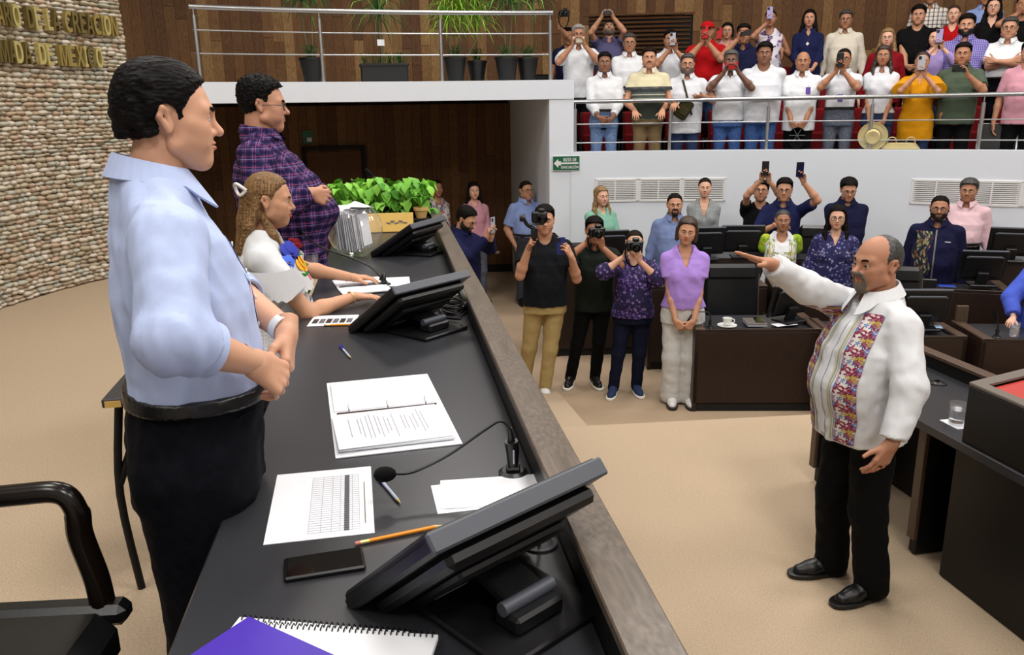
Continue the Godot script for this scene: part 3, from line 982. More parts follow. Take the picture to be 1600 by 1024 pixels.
# A close beard: the face surface grown a little, kept only where hair grows.
class Beard extends Fld:
	var head: Head
	var style := "goatee"
	var noise: FastNoiseLite
	func d(p: Vector3) -> float:
		var m := head.d(p) - 0.0035 + noise.get_noise_3dv(p) * 0.002
		var lip := 0.0055 - head.lips.d(p)
		var x := absf(p.x)
		var keep := 1.0
		match style:
			"moustache":
				keep = maxf(maxf(x - 0.030, absf(p.y + 0.0445 + x * 0.25) - 0.008), 0.06 - p.z)
			"goatee":
				var ring := absf(Vector2(x, (p.y + 0.066) * 0.80).length() - 0.029) - 0.0085
				var ch := maxf(x - 0.030, p.y + 0.074)
				keep = maxf(minf(ring, ch), maxf(0.035 - p.z, -0.125 - p.y))
			"full":
				keep = maxf(maxf(p.y + 0.040 + maxf(0.0, 0.05 - p.z) * -0.6 - x * 0.15 + 0.004, -0.01 - p.z), -0.13 - p.y)
				keep = minf(keep, maxf(maxf(x - 0.030, absf(p.y + 0.0445 + x * 0.25) - 0.008), 0.06 - p.z))
		return maxf(maxf(m, keep), lip)

var heads := {}
var beards := {}
func head_kind(kind: String, cell: float) -> Dictionary:
	var key := "%s %.4f" % [kind, cell]
	if heads.has(key):
		return heads[key]
	var f := Head.new()
	f.lids = cell < 0.0048
	match kind:
		"woman": f.fem = 1.0
		"stout_woman": f.fem = 1.0; f.fat = 0.5
		"stout": f.fat = 0.8
		"young": f.nose = 0.94; f.fat = 0.18
		"older": f.fat = 0.45; f.nose = 1.10
		_: f.fat = 0.15
	f.setup()
	var b := bag()
	net(f, Vector3(-0.105, -0.15, -0.125), Vector3(0.105, 0.135, 0.13), cell, b, true)
	heads[key] = {"b": b, "f": f}
	return heads[key]

func beard_mesh(kind: String, style: String, cell: float) -> ArrayMesh:
	var key := "%s %s %.4f" % [kind, style, cell]
	if not beards.has(key):
		var f := Beard.new()
		f.head = head_kind(kind, cell).f
		f.style = style
		f.noise = noise3(220.0, 9)
		var b := bag()
		net(f, Vector3(-0.085, -0.145, -0.02), Vector3(0.085, -0.015, 0.12), minf(cell, 0.005) * 0.8, b)
		beards[key] = to_mesh(b)
	return beards[key]

# ------------------------------------------------------------------ hands: a right hand, wrist at the origin, fingers along +y, palm towards +z, thumb on +x
class Hand extends Fld:
	var palm := Caps.new()
	var fingers: Array[Caps] = []
	func d(p: Vector3) -> float:
		var m := palm.d(p)
		var f := 1e9
		for c in fingers:
			f = minf(f, c.d(p))
		var h := 0.007 - absf(m - f)
		return minf(m, f) - (h * h * 0.25 / 0.007 if h > 0.0 else 0.0)

const CURLS := {"relaxed": [14.0, 22.0, 16.0, 0.0], "flat": [-4.0, 3.0, 3.0, 0.15], "grip": [48.0, 62.0, 38.0, 0.8], "clasp": [38.0, 44.0, 26.0, 0.5], "fist": [78.0, 92.0, 60.0, 1.0], "hold": [22.0, 40.0, 26.0, 0.9], "rest": [10.0, 26.0, 14.0, 0.1]}
var hands := {}
func hand_kind(pose: String, cell: float) -> Dictionary:
	var key := "%s %.4f" % [pose, cell]
	if hands.has(key):
		return hands[key]
	var c: Array = CURLS[pose]
	var f := Hand.new()
	f.palm.k = 0.014
	var kx := [0.031, 0.0105, -0.0105, -0.030]
	var ky := [0.088, 0.093, 0.087, 0.077]
	var ln := [0.072, 0.080, 0.074, 0.058]
	var spread := [5.0, 1.0, -3.0, -8.0]
	f.palm.add(Vector3(0, -0.03, 0), Vector3(0, 0.012, 0), 0.0255, 0.024)
	for i in 4:
		f.palm.add(Vector3(kx[i] * 0.55, 0.010, 0.0), Vector3(kx[i], ky[i], 0.0), 0.0145, 0.0112)
		var fg := Caps.new()
		fg.k = 0.003
		var p := Vector3(kx[i], ky[i], 0)
		var a := 0.0
		var part := [0.46, 0.30, 0.24]
		var r := 0.0092 if i < 3 else 0.0080
		for j in 3:
			a += deg_to_rad(c[j] * (1.0 + 0.08 * (i - 1)))
			var sp: float = deg_to_rad(spread[i]) * (1.0 - c[3] * 0.5)
			var q: Vector3 = p + Vector3(sin(sp) * cos(a), cos(a) * cos(sp), sin(a)) * (ln[i] * part[j])
			fg.add(p, q, r, r - 0.0009)
			r -= 0.0009
			p = q
		f.fingers.append(fg)
	f.palm.add(Vector3(0.014, 0.018, 0.006), Vector3(0.030, 0.050, 0.010), 0.0165, 0.0130)
	var o: float = c[3]
	var th := Caps.new()
	th.k = 0.003
	var t0 := Vector3(0.030, 0.042, 0.008)
	var t1 := t0 + Vector3(lerpf(0.030, 0.010, o), 0.026, lerpf(0.006, 0.022, o))
	var t2 := t1 + Vector3(lerpf(0.016, -0.008, o), 0.026, lerpf(0.004, 0.014, o))
	th.add(t0, t1, 0.0125, 0.0100).add(t1, t2, 0.0100, 0.0082)
	f.fingers.append(th)
	var b := bag()
	net(f, Vector3(-0.065, -0.035, -0.03), Vector3(0.105, 0.19, 0.115), cell, b)
	hands[key] = {"b": b}
	return hands[key]

# ------------------------------------------------------------------ people
class Ray extends RefCounted:
	# marches from p along dir to the surface of f
	static func hit(f: Fld, p: Vector3, dir: Vector3, most := 0.8) -> Vector3:
		var t := 0.0
		for i in 60:
			var e := f.d(p + dir * t)
			if e < 0.0008:
				break
			t += maxf(e * 0.7, 0.0008)
			if t > most:
				break
		return p + dir * t

func knee(s: Vector3, w: Vector3, l1: float, l2: float, pole: Vector3) -> Array:
	var dv := w - s
	var L := clampf(dv.length(), 0.05, (l1 + l2) * 0.998)
	var n := dv.normalized()
	w = s + n * L
	var x := (l1 * l1 - l2 * l2 + L * L) / (2.0 * L)
	var y := sqrt(maxf(l1 * l1 - x * x, 0.0))
	var pd := pole - n * pole.dot(n)
	return [s + n * x + pd.normalized() * y, w]

func frame(y: Vector3, z: Vector3) -> Basis:
	y = y.normalized()
	z = (z - y * z.dot(y)).normalized()
	return Basis(y.cross(z), y, z)

# wrist, finger direction, palm direction, hand, elbow pole: x is out from the body's own side
func preset(kind: String, h: float, fat: float, side: float) -> Array:
	match kind:
		"clasp": return [Vector3(0.085, 0.525 * h, 0.20 + 0.10 * fat), Vector3(-0.9, -0.45, 0.10), Vector3(-0.25, 0.1, -1), "clasp", Vector3(0.7, -0.5, -0.7)] if side > 0 else [Vector3(0.075, 0.535 * h, 0.235 + 0.10 * fat), Vector3(-0.85, -0.5, 0.05), Vector3(-0.2, 0.1, -1), "clasp", Vector3(0.7, -0.5, -0.7)]
		"low": return [Vector3(0.075, 0.475 * h, 0.15 + 0.10 * fat), Vector3(-0.65, -0.8, 0.05), Vector3(-0.2, 0.0, -1), "clasp", Vector3(0.7, -0.3, -0.7)]
		"back": return [Vector3(0.06, 0.49 * h, -0.17 - 0.03 * fat), Vector3(-0.8, -0.4, 0), Vector3(0, 0, 1), "relaxed", Vector3(1, 0, -0.5)]
		"rail": return [Vector3(0.17, 0.565 * h, 0.27), Vector3(-0.1, -0.55, 0.8), Vector3(0, -0.8, -0.5), "rest", Vector3(0.6, -0.3, -0.6)]
		"cross": return [Vector3(-0.08, 0.70 * h, 0.20 + 0.08 * fat + (0.05 if side > 0 else 0.0)), Vector3(-1, 0.22, -0.1), Vector3(0, 0, -1), "relaxed", Vector3(1, -0.7, 0.15)]
		"pocket": return [Vector3(0.20, 0.50 * h, 0.04), Vector3(-0.2, -1, 0.15), Vector3(-1, 0, 0), "relaxed", Vector3(0.6, 0, -1)]
	return [Vector3(0.235 + 0.06 * fat, 0.475 * h, 0.03), Vector3(-0.06, -1, 0.08), Vector3(-1, 0, 0), "relaxed", Vector3(0.35, 0, -1)]

func resample(pts: Array, n: int, y0: float, y1: float) -> PackedFloat32Array:
	var out := PackedFloat32Array()
	for i in n + 1:
		var y := lerpf(y0, y1, float(i) / n)
		var v: float = pts[0][1]
		for j in pts.size() - 1:
			if y >= pts[j][0] and y <= pts[j + 1][0]:
				var u: float = (y - pts[j][0]) / (pts[j + 1][0] - pts[j][0])
				v = lerpf(pts[j][1], pts[j + 1][1], u * u * (3.0 - 2.0 * u))
		if y > pts[-1][0]: v = pts[-1][1]
		out.append(v)
	return out

func skin_mat(c: Color) -> StandardMaterial3D:
	var key := "skin" + c.to_html()
	if not mats.has(key):
		var m := StandardMaterial3D.new()
		m.albedo_color = c
		m.vertex_color_use_as_albedo = true
		m.roughness = 0.52
		m.metallic_specular = 0.42
		m.subsurf_scatter_enabled = true
		m.subsurf_scatter_strength = 0.10
		mats[key] = m
	return mats[key]

var cloth_noise: FastNoiseLite
var last := {}

func person(P: Dictionary) -> Node3D:
	var h: float = P.get("h", 1.70)
	var fat: float = P.get("fat", 0.3)
	var fem: float = P.get("fem", 0.0)
	var s := h / 1.72
	var cell: float = P.get("cell", 0.015)
	var hc: float = P.get("hcell", 0.0062)
	var root := thing("person", P.lab, "person", P.at, P.yaw, P.get("grp", ""))
	var top: Dictionary = P.get("top", {})
	var bot: Dictionary = P.get("bot", {})
	var lean: float = deg_to_rad(P.get("lean", 0.0))
	var seat: float = P.get("sit", 0.0)
	var dropy: float = seat - 0.50 * h if seat > 0.0 else 0.0   # a seated body's trunk comes down
	var hip := Vector3(0, 0.52 * h + dropy, -0.01)
	var TX := Transform3D(Basis(Vector3.RIGHT, lean), hip) * Transform3D(Basis(), -hip) * Transform3D(Basis(), Vector3(0, dropy, 0))
	# ---- trunk sections: (height over h, half width), (.., half depth), (.., centre)
	var sh: float = lerpf(0.168, 0.148, fem) * P.get("shw", 1.0)
	var W := [[0.36, 0.168 + 0.03 * fat + 0.008 * fem], [0.46, 0.166 + 0.03 * fat + 0.012 * fem], [0.52, 0.166 + 0.034 * fat + 0.012 * fem], [0.61, lerpf(0.146, 0.122, fem) + 0.062 * fat], [0.70, lerpf(0.160, 0.136, fem) + 0.045 * fat], [0.765, sh * 0.97 + 0.022 * fat], [0.800, sh * 0.82], [0.832, 0.094], [0.862, 0.066]]
	var D := [[0.36, 0.115 + 0.05 * fat], [0.46, 0.118 + 0.055 * fat], [0.52, 0.118 + 0.065 * fat], [0.61, 0.098 + 0.100 * fat], [0.70, 0.112 + 0.06 * fat], [0.765, 0.104 + 0.025 * fat], [0.80, 0.086], [0.835, 0.072], [0.862, 0.060]]
	var Z := [[0.36, 0.01 * fat - 0.01], [0.46, 0.02 * fat - 0.012], [0.52, 0.03 * fat - 0.012], [0.61, 0.055 * fat], [0.70, 0.02 * fat], [0.765, -0.004], [0.80, -0.016], [0.832, -0.024], [0.862, -0.028]]
	for a in [W, D, Z]:
		for v in a:
			v[0] *= h
			v[1] *= s
	var mk := func(grow: float, y0: float) -> Torso:
		var t := Torso.new()
		t.inv = TX.affine_inverse()
		t.y0 = y0 * h
		t.y1 = 0.862 * h
		t.w = resample(W, 24, t.y0, t.y1)
		t.t = resample(D, 24, t.y0, t.y1)
		t.c = resample(Z, 24, t.y0, t.y1)
		t.grow = grow
		return t
	var shy := 0.792 * h
	var shx: float = lerpf(0.169, 0.147, fem) * s * P.get("shw", 1.0) + 0.022 * fat
	var neck0 := TX * Vector3(0, 0.850 * h, -0.026 * s)
	var hs: float = P.get("hs", (1.0 - 0.06 * fem) * (0.6 + 0.4 * s))
	var hr: Vector3 = P.get("head", Vector3.ZERO)
	var hb := Basis.from_euler(Vector3(deg_to_rad(hr.x), deg_to_rad(hr.y), deg_to_rad(hr.z)))
	var hx := Transform3D(hb.scaled_local(Vector3(1.0 + 0.05 * fat, 1, 1) * hs), TX * Vector3(0, (0.868 + 0.012 * fem) * h, -0.016 * s) + hb * Vector3(0, 0.102, 0.018) * hs)
	hx.origin += Vector3(0, 0, P.get("headz", 0.0))
	# ---- arms
	var aw := (1.0 + 0.22 * fat) * lerpf(1.0, 0.86, fem) * s
	var arms := []
	for sd in [1.0, -1.0]:
		var key := "L" if sd > 0 else "R"
		var S: Vector3 = TX * Vector3(shx * sd, shy, -0.018)
		var a: Array = preset(P.get("pose" + key, P.get("pose", "side")), h, fat, sd)
		var wrist: Vector3 = a[0]
		var fd: Vector3 = a[1]
		var pd: Vector3 = a[2]
		var pole: Vector3 = a[4]
		for q in [0]:
			wrist.x *= sd; fd.x *= sd; pd.x *= sd; pole.x *= sd
		if a[0] != Vector3.ZERO and seat <= 0.0 and not P.has(key):
			wrist = TX * wrist
		if P.has(key):     # world wrist, world finger direction, world palm direction, hand, world pole
			var inv: Transform3D = root.transform.affine_inverse()
			wrist = inv * (P[key][0] as Vector3)
			fd = inv.basis * (P[key][1] as Vector3)
			pd = inv.basis * (P[key][2] as Vector3)
			if P[key].size() > 4: pole = inv.basis * (P[key][4] as Vector3)
			a[3] = P[key][3]
		var ew := knee(S, wrist, P.get("ua", 0.178) * h, P.get("fa", 0.150) * h, pole)
		if P.has("elbow" + key):
			ew = [root.transform.affine_inverse() * (P["elbow" + key] as Vector3), wrist]
		arms.append({"s": S, "e": ew[0], "w": ew[1], "fd": fd, "pd": pd, "hand": a[3], "sd": sd})
	# ---- skin: head, neck, arms and hands in one mesh
	var sk := Cloth.new()
	sk.k = 0.02
	sk.trunk = mk.call(-0.012, 0.46)
	sk.cut = [Plane(Vector3.DOWN, -(0.68 * h + dropy))]
	var nk := Caps.new()
	nk.k = 0.03
	var nr: float = lerpf(0.060, 0.047, fem) * s * (1.0 + 0.20 * fat) * P.get("neckk", 1.0)
	nk.add(neck0 + Vector3(0, -0.03, 0), hx * Vector3(0, -0.05, -0.020), nr, nr * 0.95)
	nk.add(neck0 + Vector3(0, -0.02, -0.01), TX * Vector3(shx * 0.7, shy + 0.012, -0.02), nr * 0.75, 0.034 * s)
	nk.add(neck0 + Vector3(0, -0.02, -0.01), TX * Vector3(-shx * 0.7, shy + 0.012, -0.02), nr * 0.75, 0.034 * s)
	sk.limbs.append(nk)
	for A in arms:
		var c := Caps.new()
		c.k = 0.02
		c.add(A.s, A.e, 0.046 * aw, 0.037 * aw)
		c.add(A.e, A.e.lerp(A.w, 0.28), 0.037 * aw, 0.039 * aw)
		c.add(A.e.lerp(A.w, 0.28), A.w, 0.039 * aw, 0.0245 * aw)
		sk.limbs.append(c)
	var lo := Vector3(1e9, 1e9, 1e9)
	var hi := -lo
	for A in arms:
		for q in [A.s, A.e, A.w]:
			lo = lo.min(q - Vector3.ONE * 0.09); hi = hi.max(q + Vector3.ONE * 0.09)
	lo = lo.min(TX * Vector3(-0.2, 0.66 * h, -0.2)); hi = hi.max(TX * Vector3(0.2, 0.86 * h, 0.2)).max(hx.origin)
	var body := bag()
	net(sk, lo, hi, minf(cell, 0.013), body)
	var kind: String = P.get("kind", "woman" if fem > 0.5 else "stout" if fat > 0.7 else "man")
	pour(body, head_kind(kind, hc).b, hx)
	for A in arms:
		var fb := frame(A.fd, A.pd)
		if A.sd > 0.0: fb.x = -fb.x
		var k: float = h / 1.72 * lerpf(1.0, 0.9, fem) * P.get("handk", 1.0)
		A.x = Transform3D(fb.scaled_local(Vector3.ONE * k), A.w)
		pour(body, hand_kind(A.hand, 0.0065 if hc > 0.005 else 0.0034).b, A.x)
	put("body", to_mesh(body), skin_mat(P.get("skin", Color(0.78, 0.56, 0.44))), root)
	# ---- the shirt
	if not cloth_noise:
		cloth_noise = noise3(9.0, 3)
	var amp: float = P.get("amp", 0.0065)
	var tf := Cloth.new()
	var grow: float = top.get("grow", 0.008)
	var hem: float = top.get("hem", 0.585)    # over h; below 0.56 the shirt hangs over the trousers
	var tk := Bag.new()
	tk.k = 0.04
	tk.parts.append(mk.call(grow + (0.012 if hem < 0.55 else 0.0), 0.36))
	var shc := Caps.new()
	shc.k = 0.03
	for sd in [1.0, -1.0]:
		shc.add(neck0 + Vector3(0.03 * sd, -0.025, 0.0), TX * Vector3(shx * 0.92 * sd, shy - 0.004, -0.02), nr * 0.70, 0.048 * s + grow)
		if fem > 0.5:
			shc.add(TX * Vector3(0.068 * sd, 0.715 * h, 0.075 + 0.03 * fat), TX * Vector3(0.05 * sd, 0.74 * h, 0.05), 0.058 * s, 0.05)
	tk.parts.append(shc)
	tf.trunk = tk
	tf.cut = [Plane(Vector3.DOWN, -(hem * h + dropy))]
	tf.noise = cloth_noise
	tf.amp = amp
	tf.folds = P.get("folds", Vector3(1, 0.8, 1))
	tf.k = 0.028
	var sl: float = top.get("sl", 0.5)    # 0 none, 1 to the elbow, 2 to the wrist
	var loose: float = top.get("loose", 0.012)
	for A in arms:
		if sl <= 0.0: break
		var c := Caps.new()
		c.k = 0.03
		if sl <= 1.0:
			var e: Vector3 = A.s.lerp(A.e, sl)
			c.add(A.s, e + (A.e - A.s) * 0.2, 0.056 * aw + loose * 0.6, 0.048 * aw + loose * 1.3)
			tf.limb_cut.append(Plane((A.e - A.s).normalized(), e))
		else:
			var e: Vector3 = A.e.lerp(A.w, sl - 1.0)
			c.add(A.s, A.e, 0.056 * aw + loose * 0.6, 0.044 * aw + loose)
			tf.limbs.append(c)
			tf.limb_cut.append(Plane(Vector3.ZERO, 0.0))
			c = Caps.new()
			c.k = 0.03
			c.add(A.e, e + (A.w - A.e) * 0.1, 0.044 * aw + loose, lerpf(0.044, 0.030, sl - 1.0) * aw + loose * top.get("cuff", 0.8))
			tf.limb_cut.append(Plane((A.w - A.e).normalized(), e))
		tf.limbs.append(c)
	tf.holes = Caps.new()
	tf.holes.k = 0.004
	tf.holes.add(neck0 + Vector3(0, 0.0, 0.01), neck0 + Vector3(0, 0.12, 0.03), nr + top.get("neckw", 0.006), nr + 0.03)
	tf.holes.add(neck0 + Vector3(0, 0.012, 0.0), TX * Vector3(0, (0.842 - 0.012 * fem) * h, (0.075 + 0.01 * fem) * s), nr + 0.004, nr * (0.62 if top.has("collar") else 0.85))
	var v: float = top.get("v", 0.0)
	if v > 0.0:
		tf.back = TX.affine_inverse()
		if top.has("round"):
			tf.holes.add(TX * Vector3(0, 0.848 * h, 0.0), TX * Vector3(0, 0.845 * h - v, 0.16 * s), top.vw, top.vw)
		else:
			tf.vneck = Vector3(0.845 * h - v, v, top.get("vw", 0.030 + 0.012 * fem))
	lo = TX * Vector3(-0.32 - 0.1 * fat, hem * h - 0.02, -0.26 - 0.08 * fat); hi = TX * Vector3(0.32 + 0.1 * fat, 0.88 * h, 0.30 + 0.2 * fat)
	lo = lo.min(Vector3(-0.32 - 0.1 * fat, hem * h - 0.02 + dropy, -0.26 - 0.08 * fat))
	for A in arms:
		var q: Vector3 = A.s.lerp(A.e, minf(sl, 1.0))
		lo = lo.min(q - Vector3.ONE * 0.12); hi = hi.max(q + Vector3.ONE * 0.12)
		if sl > 1.0:
			q = A.e.lerp(A.w, sl - 1.0)
			lo = lo.min(q - Vector3.ONE * 0.10); hi = hi.max(q + Vector3.ONE * 0.10)
	var tb_ := bag()
	net(tf, lo, hi, cell, tb_)
	put(top.get("n", "shirt"), to_mesh(tb_), top.m, root)
	# ---- trousers or skirt
	if bot.size():
		var pf := Cloth.new()
		pf.noise = cloth_noise
		pf.amp = amp * 0.9
		pf.k = 0.03
		var bt: Torso = mk.call(0.003, 0.46)
		if seat > 0.0: bt.inv = Transform3D(Basis(), Vector3(0, -dropy, 0))
		pf.trunk = bt
		var wy: float = 0.595 * h + dropy
		pf.cut = [Plane(Vector3.UP, wy)]
		var ft: Array = P.get("feet", [Vector3(0.10, 0, 0.0), Vector3(-0.10, 0, 0.0)])
		var wd: float = bot.get("wide", 0.0)
		var lo2 := Vector3(-0.3 - 0.1 * fat, 0.0, -0.25 - 0.1 * fat)
		var hi2 := Vector3(0.3 + 0.1 * fat, wy + 0.03, 0.28 + 0.12 * fat)
		for i in 2:
			var sd := 1.0 if i == 0 else -1.0
			var kk: float = P.get("legk", 1.0)
			var F: Vector3 = ft[i]
			var hp := Vector3(0.088 * s * sd, 0.495 * h + dropy, -0.008 + P.get("hipz", 0.0))
			var an := F + Vector3(0, 0.07 * s, -0.02)
			var kn := knee(hp, an, 0.232 * h, 0.225 * h, Vector3(0.08 * sd, 0, 1))[0] as Vector3
			if seat > 0.0: kn = hp + Vector3(0.03 * sd, 0.0, 0.40); an = kn + Vector3(0, -0.42, 0.0)
			var c := Caps.new()
			c.k = 0.03
			c.add(hp, kn, (0.088 + 0.022 * fat) * s * P.get("legk", 1.0), (0.062 + 0.012 * fat + wd * 0.4) * s * kk)
			c.add(kn, an, (0.062 + 0.012 * fat + wd * 0.4) * s * kk, (0.052 + 0.008 * fat + wd) * s)
			pf.limbs.append(c)
			pf.limb_cut.append(Plane((an - kn).normalized(), an + (an - kn).normalized() * bot.get("len", 0.028)))
			lo2 = lo2.min(an - Vector3(0.12, 0.1, 0.12)); hi2 = hi2.max(kn + Vector3(0.12, 0.1, 0.14))
			if not P.has("noshoes"):
				shoe(P.get("shoe", M.black_leather), root, F, deg_to_rad(P.get("toe", 14.0)) * sd, s, P.get("sneaker", false), P.has("gimbal"))
		var pb := bag()
		net(pf, lo2, hi2, maxf(cell, 0.009), pb)
		put(bot.get("n", "trousers"), to_mesh(pb), bot.m, root)
		if hem > 0.55 and bot.has("belt"):
			var bf := Cloth.new()
			bf.trunk = mk.call(0.019, 0.36)
			bf.cut = [Plane(Vector3.UP, 0.597 * h), Plane(Vector3.DOWN, -0.577 * h)]
			var bb := bag()
			net(bf, Vector3(-0.3, 0.565 * h, -0.3), Vector3(0.3, 0.61 * h, 0.3 + 0.2 * fat), 0.009, bb)
			put("belt", to_mesh(bb), bot.belt, root)
	# ---- hair, brows, eyes and the rest
	if P.has("hair"):
		put("hair", hair_mesh(P.hair[0], P.get("haircell", 0.0065)), P.hair[1], root, hx)
	var eb := bag()
	for sd in [-1.0, 1.0]:
		var br: float = 0.0030 if fem > 0.5 else 0.0046
		tube(eb, [Vector3(0.013 * sd, 0.0225, 0.0935), Vector3(0.024 * sd, 0.0270, 0.0925), Vector3(0.036 * sd, 0.0280, 0.0865), Vector3(0.047 * sd, 0.0225, 0.0755)], [br, br * 1.25, br, br * 0.5], 6)
	put("eyebrows", to_mesh(eb), P.get("brow", M.hair_black), root, hx)
	var ey := bag()
	var gz: Vector3 = P.get("gaze", Vector3.ZERO)
	for sd in [-1.0, 1.0]:
		var c := Vector3(0.0315 * sd, 0.0022, 0.0730)
		var k0: int = ey.v.size()
		lathe(ey, [Vector2(0.0001, -0.0132), Vector2(0.0065, -0.0113), Vector2(0.0113, -0.0065), Vector2(0.0131, 0.0), Vector2(0.0113, 0.0065), Vector2(0.0066, 0.0114), Vector2(0.0056, 0.0121), Vector2(0.0026, 0.0131), Vector2(0.0001, 0.0134)], 12, Transform3D(Basis(Vector3.RIGHT, PI / 2) , c))
		for j in range(k0, ey.v.size()):
			var e: Vector3 = ey.v[j] - c
			e = Basis.from_euler(Vector3(deg_to_rad(gz.x), deg_to_rad(gz.y), 0)) * e
			var o: Vector3 = ey.v[j] - c
			ey.v[j] = c + e
			ey.c[j] = Color(0.01, 0.008, 0.006) if o.z > 0.0128 else Color(0.05, 0.025, 0.015) if o.z > 0.0118 else Color(0.62, 0.58, 0.55)
			ey.n[j] = e.normalized()
	put("eyes", to_mesh(ey), M.eye, root, hx)
	if P.has("beard"):
		put("beard", beard_mesh(kind, P.beard[0], hc), P.beard[1], root, hx)
	if P.has("glasses"):
		var gb := bag()
		for sd in [-1.0, 1.0]:
			var ring := []
			for i in 17:
				var a := TAU * i / 16
				ring.append(Vector3(0.033 * sd + 0.0245 * signf(cos(a)) * pow(absf(cos(a)), 0.7), 0.0 + 0.0165 * signf(sin(a)) * pow(absf(sin(a)), 0.7), 0.0985 - 0.006 * absf(cos(a)) * (1.0 if cos(a) * sd > 0 else 0.0)))
			tube(gb, ring, 0.0016 if not P.glasses is float else P.glasses, 5)
			tube(gb, [Vector3(0.0575 * sd, 0.006, 0.092), Vector3(0.078 * sd, 0.006, 0.05), Vector3(0.081 * sd, 0.002, -0.005)], 0.0016, 5)
		tube(gb, [Vector3(-0.0085, 0.003, 0.0985), Vector3(0.0085, 0.003, 0.0985)], 0.0018, 5)
		put("glasses", to_mesh(gb), P.get("glassm", M.black_plastic), root, hx)
	if top.has("collar"):
		collar(top.collar, root, neck0 + Vector3(0, 0.012, 0.006), nr + 0.010, TX.basis, top.get("gap", 0.35), "collar", top.get("cbig", 0.0))

	last = {"root": root, "head": hx, "arms": arms, "top": tf, "TX": TX, "h": h, "s": s, "nr": nr, "neck": neck0, "skin": sk}
	if P.has("badge"):
		var by: float = P.get("badgey", 0.66)
		var fx: float = P.get("badgex", 0.03)
		var fp := Ray.hit(tf, Vector3(fx, by * h, 0.6), Vector3(0, 0, -1))
		bx("badge", Vector3(0.055, 0.085, 0.004), P.badge, root, Transform3D(Basis(Vector3.RIGHT, -0.1), fp + Vector3(0, 0, 0.004)), 0.001)
		bx("badge_clip", Vector3(0.012, 0.03, 0.004), M.white_paper, root, Transform3D(Basis(), fp + Vector3(0, 0.055, 0.004)), 0.001)
	if P.has("buttons"):
		for i in 5:
			var fp := Ray.hit(tf, Vector3(0, (0.80 - 0.045 * i) * h, 0.6), Vector3(0, 0, -1))
			lt("button", [Vector2(0.006, 0), Vector2(0.006, 0.003), Vector2(0.0001, 0.0035)], P.buttons, root, Transform3D(Basis(Vector3.RIGHT, PI / 2), fp), 10)
	return root

func collar(m: Material, root: Node3D, c: Vector3, r: float, tilt: Basis, gap: float, called: String, big: float) -> void:
	var b := bag()
	var n := 26
	var rows := []
	for i in n + 1:
		var a := lerpf(gap, TAU - gap, float(i) / n)
		var fr := cos(a)    # 1 in front
		var d := Vector3(sin(a), 0, cos(a))
		var tip := maxf(0.0, (fr - 0.55) / 0.45)
		var e := [c + tilt * (d * (r + 0.001) + Vector3(0, -0.012 - 0.012 * fr, 0)), c + tilt * (d * (r + 0.001) + Vector3(0, 0.026 - 0.020 * fr, 0)), c + tilt * (d * (r + 0.006) + Vector3(0, 0.027 - 0.020 * fr, 0)), c + tilt * (d * (r + 0.025 + 0.020 * tip + big * (0.3 + 0.8 * tip)) + Vector3(0, -0.010 - 0.014 * fr - 0.035 * tip - big * (0.2 + 1.1 * tip), 0)), c + tilt * (d * (r + 0.021 + 0.020 * tip + big * (0.3 + 0.8 * tip)) + Vector3(0, -0.013 - 0.014 * fr - 0.035 * tip - big * (0.2 + 1.1 * tip), 0))]
		rows.append(e)
	for i in n:
		for j in 4:
			var p: Vector3 = rows[i][j]
			var q: Vector3 = rows[i + 1][j]
			var u: Vector3 = rows[i + 1][j + 1]
			var w: Vector3 = rows[i][j + 1]
			var nn := (q - p).cross(w - p).normalized()
			var mid := (p + u) * 0.5 - c
			var out := Vector3(mid.x, 0.0, mid.z).normalized() * (-1.0 if j == 0 else 1.0) + Vector3(0, 1.0 if j == 1 else 0.0, 0)
			if nn.dot(out) < 0.0: nn = -nn
			quad(b, p, q, u, w, nn)
	put(called, to_mesh(b), m, root)

var shoe_made := {}
class Shoe extends Fld:
	var sole := false
	var up := Caps.new()
	func d(p: Vector3) -> float:
		var m := up.d(p)
		var q := Vector2((absf(p.x) - 0.0) / (0.043 + 0.008 * smoothstep(0.0, 0.12, p.z)), (p.z - 0.055) / 0.145)
		var e := (pow(pow(absf(q.x), 2.6) + pow(absf(q.y), 2.6), 1.0 / 2.6) - 1.0) * 0.044
		if sole:
			return maxf(maxf(e - 0.003, p.y - 0.026), -p.y)
		return maxf(maxf(m, 0.018 - p.y), e)

func shoe(m: Material, root: Node3D, at: Vector3, turn: float, s: float, sneaker: bool, striped := false) -> void:
	if not shoe_made.has("sole"):
		for i in 2:
			var f := Shoe.new()
			f.sole = i == 1
			f.up.k = 0.025
			f.up.add(Vector3(0, 0.03, 0.150), Vector3(0, 0.035, 0.09), 0.032, 0.040)
			f.up.add(Vector3(0, 0.035, 0.09), Vector3(0, 0.062, 0.02), 0.040, 0.040)
			f.up.add(Vector3(0, 0.045, -0.045), Vector3(0, 0.095, -0.025), 0.036, 0.038)
			f.up.add(Vector3(0, 0.062, 0.02), Vector3(0, 0.09, -0.02), 0.040, 0.038)
			var b := bag()
			net(f, Vector3(-0.07, -0.012, -0.12), Vector3(0.07, 0.14, 0.22), 0.006, b)
			shoe_made["sole" if i else "upper"] = to_mesh(b)
	var x := Transform3D(Basis(Vector3.UP, turn).scaled_local(Vector3.ONE * s), at)
	var u := put("shoe", shoe_made.upper, m, root, x)
	put("sole", shoe_made.sole, M.gum_rubber if striped else M.white_rubber if sneaker else M.black_plastic, u)
	if striped:
		for k in 3:
			for e in [-1.0, 1.0]:
				tb("stripe", [Vector3(0.044 * e, 0.030, 0.050 + 0.022 * k), Vector3(0.037 * e, 0.060, 0.040 + 0.020 * k)], 0.0055, M.black_cloth, u, 5)

